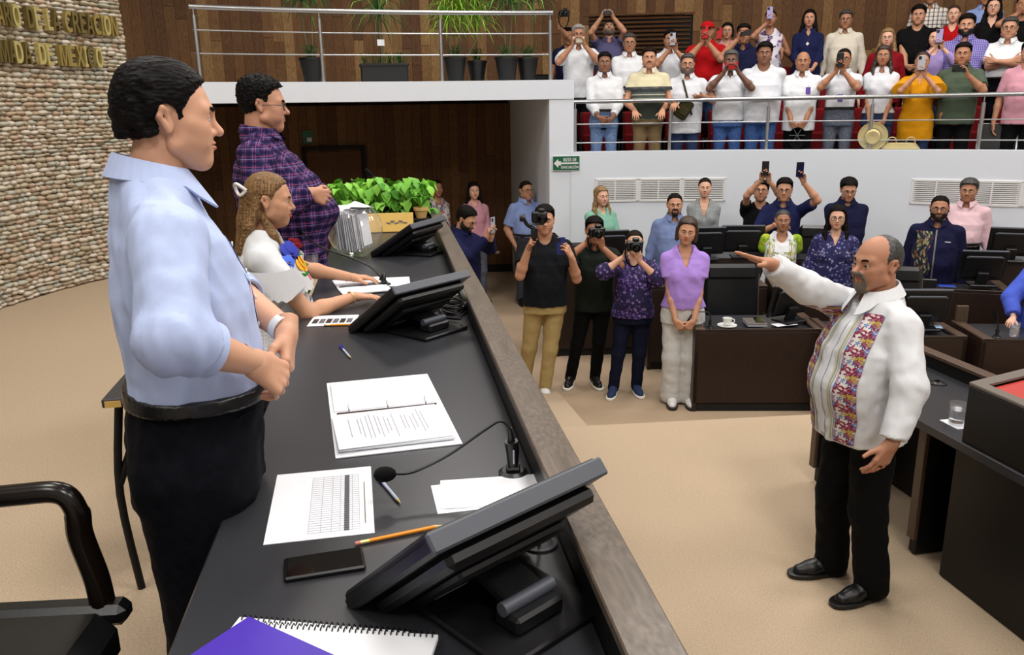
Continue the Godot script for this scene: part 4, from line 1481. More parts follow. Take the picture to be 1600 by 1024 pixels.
# A ribbon laid on the front of a garment: pts are (x, y) in the body's own axes.
func ribbon(f: Fld, pts: Array, half: float, called: String, m: Material, root: Node3D, dir := Vector3(0, 0, -1), across := 4, lift := 0.003, per_m := 5.0) -> MeshInstance3D:
	var b := bag()
	b["uv"] = PackedVector2Array()
	var side := dir.cross(Vector3.UP).normalized()
	var run := 0.0
	var lastp := Vector3.ZERO
	for i in pts.size():
		var row := []
		for j in across + 1:
			var u := (float(j) / across - 0.5) * 2.0 * half
			var o: Vector3 = side * (pts[i].x + u) + Vector3(0, pts[i].y, 0) - dir * 0.6
			var hp := Ray.hit(f, o, dir, 0.75)
			for q in 8:
				if f.d(hp) < 0.01: break
				o -= side * (pts[i].x + u) * 0.1   # past the outline: come in
				hp = Ray.hit(f, o, dir, 0.75)
			row.append(hp)
		if i > 0: run += (row[across / 2] as Vector3).distance_to(lastp)
		lastp = row[across / 2]
		for j in across + 1:
			b.v.append(row[j] - dir * lift); b.n.append(-dir); b.c.append(Color(1, 1, 1))
			b.uv.append(Vector2(float(j) / across, run * per_m))
	var w := across + 1
	for i in pts.size() - 1:
		for j in across:
			var p := i * w + j
			var nn: Vector3 = (b.v[p + 1] - b.v[p]).cross(b.v[p + w] - b.v[p])
			if nn.dot(dir) > 0.0:
				b.i.append_array([p, p + 1, p + w, p + 1, p + w + 1, p + w])
			else:
				b.i.append_array([p, p + w, p + 1, p + 1, p + w, p + w + 1])
	# smooth normals
	var acc := PackedVector3Array()
	acc.resize(b.v.size())
	for k in range(0, b.i.size(), 3):
		var nn: Vector3 = (b.v[b.i[k + 2]] - b.v[b.i[k]]).cross(b.v[b.i[k + 1]] - b.v[b.i[k]])
		for e in 3: acc[b.i[k + e]] += nn
	for k in acc.size(): b.n[k] = acc[k].normalized()
	return put(called, to_mesh(b), m, root)

# ------------------------------------------------------------------ the hall
# A curved wall piece: outline in polar coordinates about the hall's middle, solid between radii and heights.
func arc(b: Dictionary, r0: float, r1: float, a0: float, a1: float, y0: float, y1: float, step := 2.0) -> void:
	var n := maxi(1, int(ceil(absf(a1 - a0) / step)))
	for i in n:
		var p := lerpf(a0, a1, float(i) / n)
		var q := lerpf(a0, a1, float(i + 1) / n)
		var mid := (pol(1, (p + q) * 0.5, 0) - HALL).normalized()
		quad(b, pol(r0, p, y0), pol(r0, q, y0), pol(r0, q, y1), pol(r0, p, y1), -mid)
		quad(b, pol(r1, p, y0), pol(r1, q, y0), pol(r1, q, y1), pol(r1, p, y1), mid)
		quad(b, pol(r0, p, y1), pol(r0, q, y1), pol(r1, q, y1), pol(r1, p, y1), Vector3.UP)
		quad(b, pol(r0, p, y0), pol(r0, q, y0), pol(r1, q, y0), pol(r1, p, y0), Vector3.DOWN)
	for e in [a0, a1]:
		var t := (pol(1, e + 0.5, 0) - pol(1, e, 0)).normalized() * (-1.0 if e == a0 else 1.0)
		quad(b, pol(r0, e, y0), pol(r1, e, y0), pol(r1, e, y1), pol(r0, e, y1), t)

func arc_mesh(called: String, m: Material, parent: Node3D, r0: float, r1: float, a0: float, a1: float, y0: float, y1: float) -> MeshInstance3D:
	var b := bag()
	arc(b, r0, r1, a0, a1, y0, y1)
	return put(called, to_mesh(b), m, parent)

func build_room() -> void:
	var rng := RandomNumberGenerator.new()
	rng.seed = 77
	# floors
	var fl := struct("floor", "beige carpet of the hall, lower than the oath platform")
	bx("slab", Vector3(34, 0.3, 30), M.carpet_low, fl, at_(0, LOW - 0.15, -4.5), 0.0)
	var pf := struct("floor_platform", "pale beige carpeted platform between the two long desks")
	var b := bag()
	prism(b, PackedVector2Array([Vector2(-2.2, 4.0), Vector2(9.0, 4.0), Vector2(9.0, -6.15), Vector2(2.2, -5.56), Vector2(0.53, -5.41), Vector2(-0.9, -5.28)]), LOW, 0.0)
	put("step_body", to_mesh(b), M.carpet, pf)
	# the ramp that runs down beside the presidium desk
	b = bag()
	var r := [Vector3(-0.9, 0, -5.28), Vector3(0.53, 0, -5.41), Vector3(0.40, LOW, -7.45), Vector3(-1.1, LOW, -7.45)]
	quad(b, r[0], r[1], r[2], r[3], Vector3(0, 1, -0.2).normalized())
	quad(b, r[1], r[2], Vector3(r[2].x, LOW - 0.01, r[2].z), Vector3(r[1].x, LOW - 0.01, r[1].z), Vector3.RIGHT)
	put("ramp", to_mesh(b), M.carpet, pf)
	var df := struct("floor_presidium", "raised beige carpeted floor behind the long black desk")
	b = bag()
	prism(b, PackedVector2Array([Vector2(-7.0, 3.0), Vector2(0.34, 3.0), Vector2(0.12, 0.0), Vector2(-0.75, -6.2), Vector2(-1.0, -8.3), Vector2(-1.4, -9.3), Vector2(-5.5, -9.6), Vector2(-7.0, -8.0)]), LOW, DAIS)
	put("stage_body", to_mesh(b), M.carpet, df)
	# low riser for the last rows of deputies
	var rs := struct("floor_riser", "low carpeted riser under the last row of deputies")
	b = bag()
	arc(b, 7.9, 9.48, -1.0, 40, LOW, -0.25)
	put("riser_body", to_mesh(b), M.carpet_low, rs)
	# ceiling and the walls that close the hall
	var ce := struct("ceiling", "plain pale ceiling")
	bx("slab", Vector3(36, 0.3, 34), M.ceiling, ce, at_(0, 6.5, -4.0), 0.0)
	var wb := struct("wall_rear", "plain wall behind the photographer")
	bx("panel", Vector3(30, 7.6, 0.3), M.hall_wall, wb, at_(0, 2.9, 5.2), 0.0)
	var wr := struct("wall_right", "plain wall at the far side of the hall")
	bx("panel", Vector3(0.3, 7.6, 26), M.hall_wall, wr, at_(11.5, 2.9, -6.0), 0.0)
	var wl := struct("wall_left", "plain wall behind the stone wall")
	bx("panel", Vector3(0.3, 7.6, 26), M.hall_wall, wl, at_(-8.4, 2.9, -6.0), 0.0)
	# timber above the gallery: planks of uneven length and tone
	var wu := struct("wall_timber", "curved wall of vertical brown timber planks above the galleries")
	arc_mesh("backing", M.groove, wu, 13.06, 13.3, -46, 46, 0.4, 6.5)
	var step := 0.66
	var i := 0
	var bare := bag()
	for k in int(80 / step):
		var a := -38.0 + step * (k + 0.5)
		var y := 2.30 if a < -3 else 2.75
		var cuts := [y, rng.randf_range(2.9, 3.95) if rng.randf() < 0.6 else 4.5, 4.55]
		for c in 2:
			var y0: float = cuts[c]
			var y1: float = cuts[c + 1]
			if a > 0.8 and a < 8.1 and y0 < 3.6:   # the grille opening
				y0 = maxf(y0, 3.62)
				if y1 < 3.75: continue
			var hh := y1 - y0 - 0.003
			var p := pol(13.045 + rng.randf_range(-0.003, 0.003), a, (y0 + y1) * 0.5)
			if hh < 0.1: continue
			bx("plank", Vector3(0.1500, hh, 0.03), M["plank%d" % (rng.randi() % 9)], wu, Transform3D(Basis(Vector3.UP, -deg_to_rad(a)), p), 0.003)
		i += 1
	for k in int(92 / step):
		var a := -46.0 + step * (k + 0.5)
		box(bare, Vector3(0.1475, 1.93, 0.03), Transform3D(Basis(Vector3.UP, -deg_to_rad(a)), pol(13.045, a, 5.52)), 0.003)
	var ub := put("upper_planks", to_mesh(bare), M.plank2, wu)
	ub.set_meta("kind", "stuff")
	# ventilation grille in the timber
	var gr := thing("vent_grille", "wide dark louvred grille set in the timber wall above the gallery", "vent", pol(13.02, 4.45, 3.33), -deg_to_rad(4.45))
	bx("frame", Vector3(1.72, 0.62, 0.03), M.groove, gr, at_(0, 0, -0.06))
	for k in 9:
		bx("louvre", Vector3(1.64, 0.022, 0.05), M.plank3, gr, Transform3D(Basis(Vector3.RIGHT, 0.5), Vector3(0, -0.26 + 0.065 * k, -0.02)), 0.003)
	for e in [-1, 1]:
		bx("rail", Vector3(1.76, 0.03, 0.05), M.plank1, gr, at_(0, 0.315 * e, 0.0))
	# timber under the gallery
	var wd := struct("wall_lower", "dark timber plank wall under the plant gallery")
	arc_mesh("backing", M.groove, wd, 12.68, 12.9, -45, -4.0, LOW, 2.32)
	for k in int(38.5 / step):
		var a := -43.0 + step * (k + 0.5)
		var cut := rng.randf_range(0.7, 1.7)
		var cuts := [LOW + 0.12, cut, 2.31]
		for c in 2:
			var y0: float = cuts[c]
			var y1: float = cuts[c + 1]
			bx("plank", Vector3(0.144, y1 - y0 - 0.003, 0.03), M["plank%d" % [0, 1, 3, 5, 7, 2, 6][rng.randi() % 7]], wd, Transform3D(Basis(Vector3.UP, -deg_to_rad(a)), pol(12.665 + rng.randf_range(-0.004, 0.004), a, (y0 + y1) * 0.5)), 0.003)
	arc_mesh("skirting", M.groove, wd, 12.63, 12.68, -45, -4.5, LOW, LOW + 0.11)
	bx("outlet", Vector3(0.07, 0.045, 0.012), M.white_paint, wd, Transform3D(Basis(Vector3.UP, deg_to_rad(6.0)), pol(12.64, -6.0, -0.09)))
	var dr := struct("door_1", "dark timber door with a raised frame under the plant gallery", pol(12.62, -17.6, LOW), deg_to_rad(17.6))
	bx("leaf", Vector3(0.84, 2.02, 0.04), M.plank3, dr, at_(0, 1.03, 0.0))
	for e in [-1, 1]:
		bx("jamb", Vector3(0.06, 2.12, 0.09), M.groove, dr, at_(0.45 * e, 1.06, 0.02))
	bx("lintel", Vector3(0.96, 0.06, 0.09), M.groove, dr, at_(0, 2.10, 0.02))
	var gs := thing("exit_sign", "small green sign on the dark timber wall beside the door", "sign", pol(12.63, -19.3, 1.85), deg_to_rad(19.3))
	bx("plate", Vector3(0.16, 0.20, 0.012), M.sign_green, gs)
	bx("symbol", Vector3(0.07, 0.06, 0.004), M.white_paint, gs, at_(0.02, -0.04, 0.007))
	# gallery slab on the left
	var gl := struct("trim_gallery", "white edge and floor of the plant gallery")
	arc_mesh("fascia", M.white_wall, gl, 9.48, 9.70, -33, -1.81, 2.32, 2.545)
	arc_mesh("deck", M.white_wall, gl, 9.70, 13.05, -33, -1.81, 2.36, 2.54)
	var en := struct("wall_return", "white end wall closing the space under the plant gallery")
	b = bag()
	var P := PackedVector2Array()
	for q in [pol(9.49, -3.63, 0), pol(9.49, -1.81, 0), pol(12.9, -1.9, 0), pol(12.9, -4.95, 0)]:
		P.append(Vector2(q.x, q.z))
	prism(b, P, LOW, 2.36)
	put("block", to_mesh(b), M.white_wall, en)
	# gallery front wall on the right
	var gw := struct("wall_gallery", "curved white wall below the public gallery")
	arc_mesh("front", M.white_wall, gw, 9.48, 9.66, -2.0, 44, LOW, 1.682)
	for v in [[-0.17, 9.6, 3], [22.3, 32.5, 3]]:
		var n: int = v[2]
		var w: float = (v[1] - v[0]) / n
		for k in n:
			var a: float = v[0] + w * (k + 0.5)
			var g := thing("vent_cover", ["white louvred vent cover nearest the evacuation sign", "middle white louvred vent cover of the three by the blonde woman", "white louvred vent cover behind the woman in the grey blazer", "white louvred vent cover between the navy man and the pink-shirted man", "white louvred vent cover right of the pink-shirted man", "white louvred vent cover at the far right edge of the gallery wall"][k + (3 if v[0] > 5 else 0)], "vent", pol(9.475, a, 1.205), -deg_to_rad(a), "vent covers on the white gallery wall")
			var ww := deg_to_rad(w) * 9.48
			for e in [-1, 1]:
				bx("frame", Vector3(ww, 0.022, 0.02), M.white_paint, g, at_(0, 0.135 * e, 0), 0.003)
				bx("frame", Vector3(0.03, 0.29, 0.02), M.white_paint, g, at_((ww * 0.5 - 0.015) * e, 0, 0), 0.003)
			bx("mullion", Vector3(0.018, 0.27, 0.02), M.white_paint, g, at_(-0.02, 0, 0), 0.003)
			bx("backing", Vector3(ww - 0.04, 0.26, 0.006), M.grey_plastic, g, at_(0, 0, -0.004), 0.001)
			for s in 12:
				bx("slat", Vector3(ww - 0.05, 0.014, 0.012), M.white_paint, g, Transform3D(Basis(Vector3.RIGHT, 0.6), Vector3(0, -0.121 + 0.022 * s, 0.003)), 0.002)
	# evacuation sign
	var sg := thing("evacuation_sign", "green evacuation route sign with a white arrow pointing left", "sign", pol(9.47, -2.38, 1.55), deg_to_rad(2.38))
	bx("frame", Vector3(0.345, 0.185, 0.008), M.white_paint, sg)
	bx("plate", Vector3(0.33, 0.17, 0.008), M.sign_green, sg, at_(0, 0, 0.003), 0.001)
	b = bag()
	prism(b, PackedVector2Array([Vector2(-0.155, 0), Vector2(-0.10, 0.055), Vector2(-0.10, 0.025), Vector2(-0.065, 0.025), Vector2(-0.065, -0.025), Vector2(-0.10, -0.025), Vector2(-0.10, -0.055)]), 0, 0.003, Transform3D(Basis(Vector3.RIGHT, PI / 2), Vector3(0, 0, 0.008)))
	box(b, Vector3(0.215, 0.020, 0.003), at_(0.045, 0.0, 0.0095), 0.0)
	put("arrow", to_mesh(b), M.white_paint, sg)
	letters("RUTA DE", sg, Vector3(0.045, 0.043, 0.008), 0.044, 0.16, M.white_paint, 0.003)
	letters("EVACUACIÓN", sg, Vector3(0.045, -0.043, 0.008), 0.044, 0.215, M.white_paint, 0.003)
	build_stone(rng)

# One line of raised lettering, centred at c, of given cap height and total width.
func letters(s: String, parent: Node3D, c: Vector3, cap: float, width: float, m: Material, depth: float) -> void:
	var t := TextMesh.new()
	var f := SystemFont.new()
	f.font_names = PackedStringArray(["Droid Sans"])
	f.font_weight = 700
	t.font = f
	t.text = s
	t.font_size = 64
	t.pixel_size = 0.01
	t.depth = 1.0
	t.curve_step = 2.0
	var bb := t.get_aabb()
	var k := cap / 0.46
	put("lettering", t, m, parent, Transform3D(Basis.from_scale(Vector3(width / bb.size.x, cap / bb.size.y, depth)), c - Vector3(bb.get_center().x * width / bb.size.x, bb.get_center().y * cap / bb.size.y, 0)))

var stone_path := [Vector2(-4.62, -3.0), Vector2(-4.60, -6.0), Vector2(-4.54, -6.97), Vector2(-4.455, -7.59), Vector2(-4.27, -8.15), Vector2(-4.02, -8.70), Vector2(-3.965, -8.81)]
func along(s: float) -> Array:
	for i in stone_path.size() - 1:
		var a: Vector2 = stone_path[i]
		var c: Vector2 = stone_path[i + 1]
		var L := a.distance_to(c)
		if s <= L or i == stone_path.size() - 2:
			var d := (c - a) / L
			return [a + d * s, d]
		s -= L
	return []

func build_stone(rng: RandomNumberGenerator) -> void:
	var st := struct("wall_stone", "wall of rough pale stacked stones behind the presidium")
	var P := PackedVector2Array(stone_path)
	P.append(Vector2(-4.25, -8.95))
	P.append(Vector2(-5.2, -8.7))
	P.append(Vector2(-5.2, -3.0))
	var b := bag()
	var Q := PackedVector2Array()
	for p in P: Q.append(p)
	prism(b, Q, LOW, 6.5)
	put("core", to_mesh(b), M.mortar, st)
	# stones: lumps pressed from boxes; those in front of the eye are parts, the others one heap of copies
	var lump: Array[ArrayMesh] = []
	for v in 6:
		var sb := bag()
		var n := noise3(1.6, 40 + v)
		var ico := SphereMesh.new()
		ico.radial_segments = 7
		ico.rings = 4
		ico.radius = 0.5
		ico.height = 1.0
		var a := ico.get_mesh_arrays()
		var V: PackedVector3Array = a[Mesh.ARRAY_VERTEX]
		for j in V.size():
			var p := V[j]
			var e := pow(pow(absf(p.x * 2), 7) + pow(absf(p.y * 2), 7) + pow(absf(p.z * 2), 7), 0.142857)
			V[j] = p / maxf(e, 0.01) * (1.0 + 0.22 * n.get_noise_3dv(p * 2.0))
			sb.v.append(V[j]); sb.n.append(p.normalized()); sb.c.append(Color(1, 1, 1))
		sb.i = a[Mesh.ARRAY_INDEX]
		lump.append(to_mesh(sb))
	var near := []
	var rest: Array[Array] = [[], [], [], [], [], []]
	var total := 5.91
	var y := DAIS + 0.022
	var row := 0
	while y < 4.4:
		var hgt := rng.randf_range(0.032, 0.047)
		var s := 0.6 + rng.randf() * 0.08
		while s < total:
			var w := rng.randf_range(0.05, 0.125)
			if s + w > total: w = total - s
			var a := along(s + w * 0.5)
			var nrm := Vector3(-(a[1] as Vector2).y, 0, (a[1] as Vector2).x)
			var bs := Basis(Vector3.UP, atan2(nrm.x, nrm.z) + rng.randf_range(-0.08, 0.08)) * Basis(Vector3(0, 0, 1), rng.randf_range(-0.10, 0.10))
			var x := Transform3D(bs.scaled_local(Vector3(w * 1.0, hgt * rng.randf_range(0.92, 1.14), 0.10)), Vector3(a[0].x, y, a[0].y) + nrm * rng.randf_range(-0.02, 0.012) + Vector3(0, rng.randf_range(-0.006, 0.006), 0))
			var kind := rng.randi() % 6
			if s > 3.6 and y > DAIS and y < 2.6 and rng.randf() < 0.36 and near.size() < 300 and w > 0.07:
				near.append([x, kind])
			else:
				rest[kind].append(x)
			s += w + 0.002
		y += hgt + 0.001
		row += 1
	for q in near:
		put("stone", lump[rng.randi() % 6], M["stone%d" % q[1]], st, q[0])
	for k in 6:
		var mm := MultiMesh.new()
		mm.transform_format = MultiMesh.TRANSFORM_3D
		mm.mesh = lump[k]
		mm.instance_count = rest[k].size()
		for j in rest[k].size():
			mm.set_instance_transform(j, rest[k][j])
		var mi := MultiMeshInstance3D.new()
		mi.name = "smaller_stones"
		mi.multimesh = mm
		mi.material_override = M["stone%d" % k]
		st.add_child(mi, true)
		mi.set_meta("kind", "stuff")
	# brass letters
	var sign1 := thing("brass_lettering", "upper line of raised brass capital letters on the stone wall", "lettering")
	var sign2 := thing("brass_lettering", "lower line of raised brass capital letters on the stone wall", "lettering")
	for e in [[sign1, "ARIO DE LA CREACION", 4.43, 5.80, 3.075], [sign2, "MADA DE MEXICO", 4.38, 5.575, 2.765]]:
		var text: String = e[1]
		var wsum := 0.0
		for ch in text: wsum += letter_w(ch)
		var s: float = e[2]
		var f := SystemFont.new()
		f.font_names = PackedStringArray(["Droid Sans"])
		f.font_weight = 700
		for ch in text:
			var w: float = letter_w(ch) / wsum * (e[3] - e[2])
			if ch != " ":
				var t := TextMesh.new()
				t.font = f
				t.text = ch
				t.font_size = 64
				t.pixel_size = 0.01
				t.depth = 1.0
				t.curve_step = 2.0
				var bb := t.get_aabb()
				var a := along(s + w * 0.5)
				var nrm := Vector3(-(a[1] as Vector2).y, 0, (a[1] as Vector2).x)
				var k := Vector3(w * 0.88 / bb.size.x, 0.19 / bb.size.y, 0.05)
				var bs := Basis(Vector3.UP, atan2(nrm.x, nrm.z))
				var o := Vector3(a[0].x, e[4], a[0].y) + nrm * 0.075
				put("letter", t, [M.brass, M.brass_bright, M.brass_dark, M.brass][rng.randi() % 4], e[0], Transform3D(bs.scaled_local(k), o - bs * (bb.get_center() * k)))
			s += w

func letter_w(ch: String) -> float:
	return {"I": 0.42, " ": 0.75, "M": 1.35, "E": 0.85, "L": 0.8}.get(ch, 1.0)

func build_lamps() -> void:
	for i in lamps.size():
		var p := lamps[i]
		var t := thing("ceiling_light", "square white light panel in the ceiling above the hall, out of the picture", "light", p, 0.0, "ceiling light panels")
		bx("frame", Vector3(1.46, 0.06, 1.46), M.white_paint, t, at_(0, 0.02, 0))
		bx("lamp_diffuser", Vector3(1.36, 0.02, 1.36), M.diffuser, t, at_(0, -0.015, 0), 0.002)
		var l := AreaLight3D.new()
		l.name = "lamp"
		l.area_size = Vector2(1.3, 1.3)
		l.light_energy = lamp_power[i]
		l.light_color = Color(1.0, 0.985, 0.97)
		l.shadow_enabled = true
		l.position = Vector3(0, -0.03, 0)
		l.rotation.x = -PI / 2
		l.set("area_range", 30.0)
		t.add_child(l)

# ------------------------------------------------------------------ the presidium desk and what lies on it
const DESK := 1.36
func build_dais() -> void:
	var turn := atan(0.148)
	var dk := thing("presidium_desk", "long black-topped presidium desk with a raised brown wooden ledge along its hall side", "desk", Vector3(0.30, 0, 0), turn)
	var L0 := 0.5
	var L1 := -6.45
	var mid := (L0 + L1) * 0.5
	var len := L0 - L1
	bx("desk_top", Vector3(0.70, 0.035, len), M.desk_top, dk, at_(-0.342, DESK - 0.0175, mid), 0.005)
	var seams := [L0, -0.6, -2.38, -3.95, -5.3, L1]
	for i in 5:
		var a: float = seams[i]
		var c: float = seams[i + 1]
		bx("ledge_board", Vector3(0.086, 0.022, a - c - 0.002), M.ledge_wood, dk, at_(0.040, 1.449, (a + c) * 0.5), 0.003)
	bx("ledge_riser", Vector3(0.07, 0.10, len), M.desk_black, dk, at_(0.041, 1.39, mid), 0.002)
	bx("end_ledge", Vector3(0.72, 0.022, 0.08), M.ledge_wood, dk, at_(-0.30, 1.449, L1 - 0.03), 0.003)
	bx("end_riser", Vector3(0.70, 0.10, 0.06), M.desk_black, dk, at_(-0.30, 1.39, L1 - 0.03), 0.002)
	for i in 5:
		var a: float = seams[i]
		var c: float = seams[i + 1]
		bx("front_panel", Vector3(0.04, 1.32, a - c - 0.006), M.wenge, dk, at_(0.055, 0.68, (a + c) * 0.5), 0.003)
	for z in [0.2, -1.9, -4.0, L1 + 0.1]:
		bx("leg_panel", Vector3(0.60, DESK - DAIS - 0.035, 0.04), M.desk_black, dk, at_(-0.32, (DESK + DAIS - 0.035) * 0.5, z), 0.003)
	bx("apron", Vector3(0.03, 0.10, len), M.desk_black, dk, at_(-0.66, DESK - 0.085, mid), 0.003)
	var gm := lt("grommet", [Vector2(0.026, 0.001), Vector2(0.027, 0.004), Vector2(0.036, 0.004), Vector2(0.037, 0.0)], M.grey_plastic, dk, dk.transform.affine_inverse() * Transform3D(Basis(), Vector3(0.048, DESK, -1.446)))
	lt("hole", [Vector2(0.0265, 0.0015), Vector2(0.0001, 0.0015)], M.black_plastic, gm, dk.transform.affine_inverse() * Transform3D(Basis(), Vector3(0.048, DESK, -1.446)))
	# monitors: lower screen corner nearest the eye, and the two ends of the top edge
	monitor("black touch monitor nearest the camera, tilted back on its stand", Vector3(-0.313, 1.385, -1.241), Vector3(-0.133, 1.60, -1.071), Vector3(0.147, 1.60, -1.332))
	monitor("black touch monitor before the seated woman, cables coiled beside it", Vector3(-0.653, 1.385, -3.077), Vector3(-0.44, 1.58, -2.903), Vector3(-0.183, 1.58, -3.214))
	monitor("black touch monitor beside the glass ballot bowl", Vector3(-0.844, 1.39, -4.784), Vector3(-0.585, 1.57, -4.684), Vector3(-0.423, 1.57, -5.077))
	mic("gooseneck microphone nearest the camera, bent low over the black desk", [Vector3(-0.003, 1.36, -1.772), Vector3(-0.006, 1.444, -1.77), Vector3(-0.010, 1.48, -1.765), Vector3(-0.030, 1.503, -1.75), Vector3(-0.065, 1.487, -1.74), Vector3(-0.151, 1.441, -1.70), Vector3(-0.225, 1.421, -1.66), Vector3(-0.268, 1.423, -1.648)], true)
	mic("gooseneck microphone reaching towards the seated woman", [Vector3(-0.640, 1.36, -3.975), Vector3(-0.65, 1.385, -3.98), Vector3(-0.675, 1.42, -3.99), Vector3(-0.723, 1.452, -4.02), Vector3(-0.827, 1.488, -4.07), Vector3(-0.968, 1.526, -4.13), Vector3(-1.06, 1.575, -4.18), Vector3(-1.105, 1.610, -4.2)], false)
	mic("gooseneck microphone rising in front of the pothos plants", [Vector3(-0.740, 1.36, -6.05), Vector3(-0.742, 1.42, -6.05), Vector3(-0.755, 1.48, -6.05), Vector3(-0.796, 1.54, -6.05), Vector3(-0.917, 1.646, -6.10), Vector3(-1.0, 1.72, -6.13), Vector3(-1.045, 1.755, -6.15)], false)
	# papers
	var list := thing("printed_list", "single white sheet printed with a ruled table of names", "paper", Vector3(-0.430, DESK, -1.640), 0.187)
	bx("sheet", Vector3(0.222, 0.0012, 0.330), M.white_paper, list, at_(0, 0.0008, 0), 0.0)
	b_table(list)
	var bd := thing("ring_binder", "open white ring binder of typed pages on the black desk", "binder", Vector3(-0.365, DESK, -2.2), 0.25)
	bx("cover", Vector3(0.325, 0.004, 0.60), M.white_paper, bd, at_(0, 0.002, 0), 0.001)
	bx("left_pages", Vector3(0.30, 0.006, 0.245), M.white_paper, bd, Transform3D(Basis(Vector3.RIGHT, 0.02), Vector3(-0.002, 0.008, -0.145)), 0.003)
	bx("right_pages", Vector3(0.30, 0.009, 0.265), M.white_paper, bd, Transform3D(Basis(Vector3.RIGHT, -0.02), Vector3(-0.002, 0.0085, 0.145)), 0.003)
	bx("shadow_page", Vector3(0.295, 0.001, 0.262), M.white_paper, bd, Transform3D(Basis(Vector3.UP, 0.03) * Basis(Vector3.RIGHT, -0.02), Vector3(-0.008, 0.0145, 0.147)), 0.0)
	for i in 3:
		var ring := []
		for k in 9:
			var a := PI * k / 8
			ring.append(Vector3(-0.11 + 0.11 * i, 0.016 + sin(a) * 0.016, cos(a) * 0.016))
		tb("ring", ring, 0.0022, M.chrome, bd, 6)
	bx("ring_bar", Vector3(0.29, 0.004, 0.012), M.chrome, bd, at_(0, 0.007, 0), 0.001)
	var tx := bag()
	var rng := RandomNumberGenerator.new()
	rng.seed = 8
	for c in 9:
		var n := 1 if c in [0, 5] else 2
		for k in n:
			box(tx, Vector3(0.003, 0.0004, rng.randf_range(0.10, 0.19)), Transform3D(Basis(Vector3.UP, 0.03) * Basis(Vector3.RIGHT, -0.02), Vector3(-0.115 + 0.024 * c + 0.010 * k, 0.0153, 0.147 + rng.randf_range(-0.02, 0.0))), 0.0)
	put("typed_text", to_mesh(tx), M.silver_phone, bd)
	var rng2 := RandomNumberGenerator.new()
	rng2.seed = 12
	for i in 3:
		var q := thing("blank_sheet", ["top one of the loose blank sheets by the near microphone", "middle one of the loose blank sheets by the near microphone", "lowest of the loose blank sheets by the near microphone"][2 - i], "paper", Vector3(-0.075 + 0.012 * i, DESK + 0.0012 * i, -1.665 - 0.006 * i), 0.10 + [0.10, -0.05, 0.02][i], "loose sheets by the microphone")
		bx("sheet", Vector3(0.215, 0.001, 0.14), M.white_paper, q, at_(0, 0.0006, 0), 0.0)
	var eg := thing("paper_pad", "white papers tucked against the ledge by the middle monitor", "paper", Vector3(-0.345, DESK, -3.86), turn)
	for i in 3:
		bx("sheet", Vector3(0.12, 0.0014, 0.34), M.white_paper, eg, Transform3D(Basis(Vector3.UP, 0.03 * i), Vector3(0, 0.001 + 0.0016 * i, 0)), 0.0)
	var st := thing("sticky_note", "small yellow note pad behind the middle monitor", "paper", Vector3(-0.315, DESK, -3.66), 0.5)
	bx("pad", Vector3(0.075, 0.008, 0.075), M.sticky, st, at_(0, 0.004, 0), 0.001)
	var wb := thing("open_book", "open white booklet under the seated woman's hands", "book", Vector3(-0.745, DESK, -3.93), 0.35)
	bx("left_page", Vector3(0.24, 0.008, 0.17), M.white_paper, wb, Transform3D(Basis(Vector3.RIGHT, 0.03), Vector3(0, 0.006, -0.088)), 0.002)
	bx("right_page", Vector3(0.24, 0.008, 0.17), M.white_paper, wb, Transform3D(Basis(Vector3.RIGHT, -0.03), Vector3(0, 0.006, 0.088)), 0.002)
	tb("spine_rings", [Vector3(-0.11, 0.012, 0), Vector3(0.11, 0.012, 0)], 0.005, M.grey_plastic, wb, 6)
	var ls := thing("loose_sheet", "white sheet lying beyond the seated woman's fingers", "paper", Vector3(-0.60, DESK, -4.05), 0.15)
	bx("sheet", Vector3(0.16, 0.001, 0.22), M.white_paper, ls, at_(0, 0.0006, 0), 0.0)
	# near corner: spiral pads and a violet folder
	for i in 2:
		var sp := thing("spiral_pad", ["spiral bound pad lying under the other one by the violet folder", "spiral bound pad on top, half under the violet folder"][i], "notebook", [Vector3(-0.344, DESK, -1.064), Vector3(-0.29, DESK + 0.013, -1.03)][i], [-0.16, -0.12][i], "spiral pads at the near end of the desk")
		bx("pages", Vector3(0.30, 0.010, 0.235), M.white_paper, sp, at_(0, 0.006, 0), 0.001)
		for k in 30:
			var ring := []
			for j in 7:
				var a := TAU * j / 6
				ring.append(Vector3(-0.142 + k * 0.0098, 0.007 + sin(a) * 0.008, -0.115 + cos(a) * 0.009))
			tb("spiral_ring", ring, 0.0013, M.black_plastic, sp, 4)
		bx("printed_line", Vector3(0.16, 0.0005, 0.004), M.rim_grey, sp, at_(0.03, 0.0113, 0.03), 0.0)
		bx("printed_block", Vector3(0.10, 0.0005, 0.03), M.grey_plastic, sp, at_(-0.01, 0.0113, 0.075), 0.0)
	var pf := thing("violet_folder", "violet folder lying over the spiral pads at the near desk corner", "folder", Vector3(-0.432, DESK + 0.026, -0.984), -0.56)
	bx("cover", Vector3(0.23, 0.004, 0.31), M.purple_card, pf, Transform3D(Basis(Vector3.RIGHT, 0.0), Vector3(0.0, 0.003, 0.0)), 0.001)
	bx("inner_sheets", Vector3(0.222, 0.003, 0.302), M.white_paper, pf, at_(0, -0.0005, 0), 0.0)
	lt("emblem", [Vector2(0.012, 0.0), Vector2(0.012, 0.001), Vector2(0.0001, 0.001)], M.lilac_phone, pf, at_(0.09, 0.005, -0.05))
	# pens, pencils, phone
	pen("blue ballpoint pen beside the printed list", Vector3(-0.329, DESK, -1.767), Vector3(-0.252, DESK, -1.618), "pen")
	pen("blue ballpoint pen between the binder and the middle monitor", Vector3(-0.638, DESK, -2.872), Vector3(-0.568, DESK, -2.714), "pen")
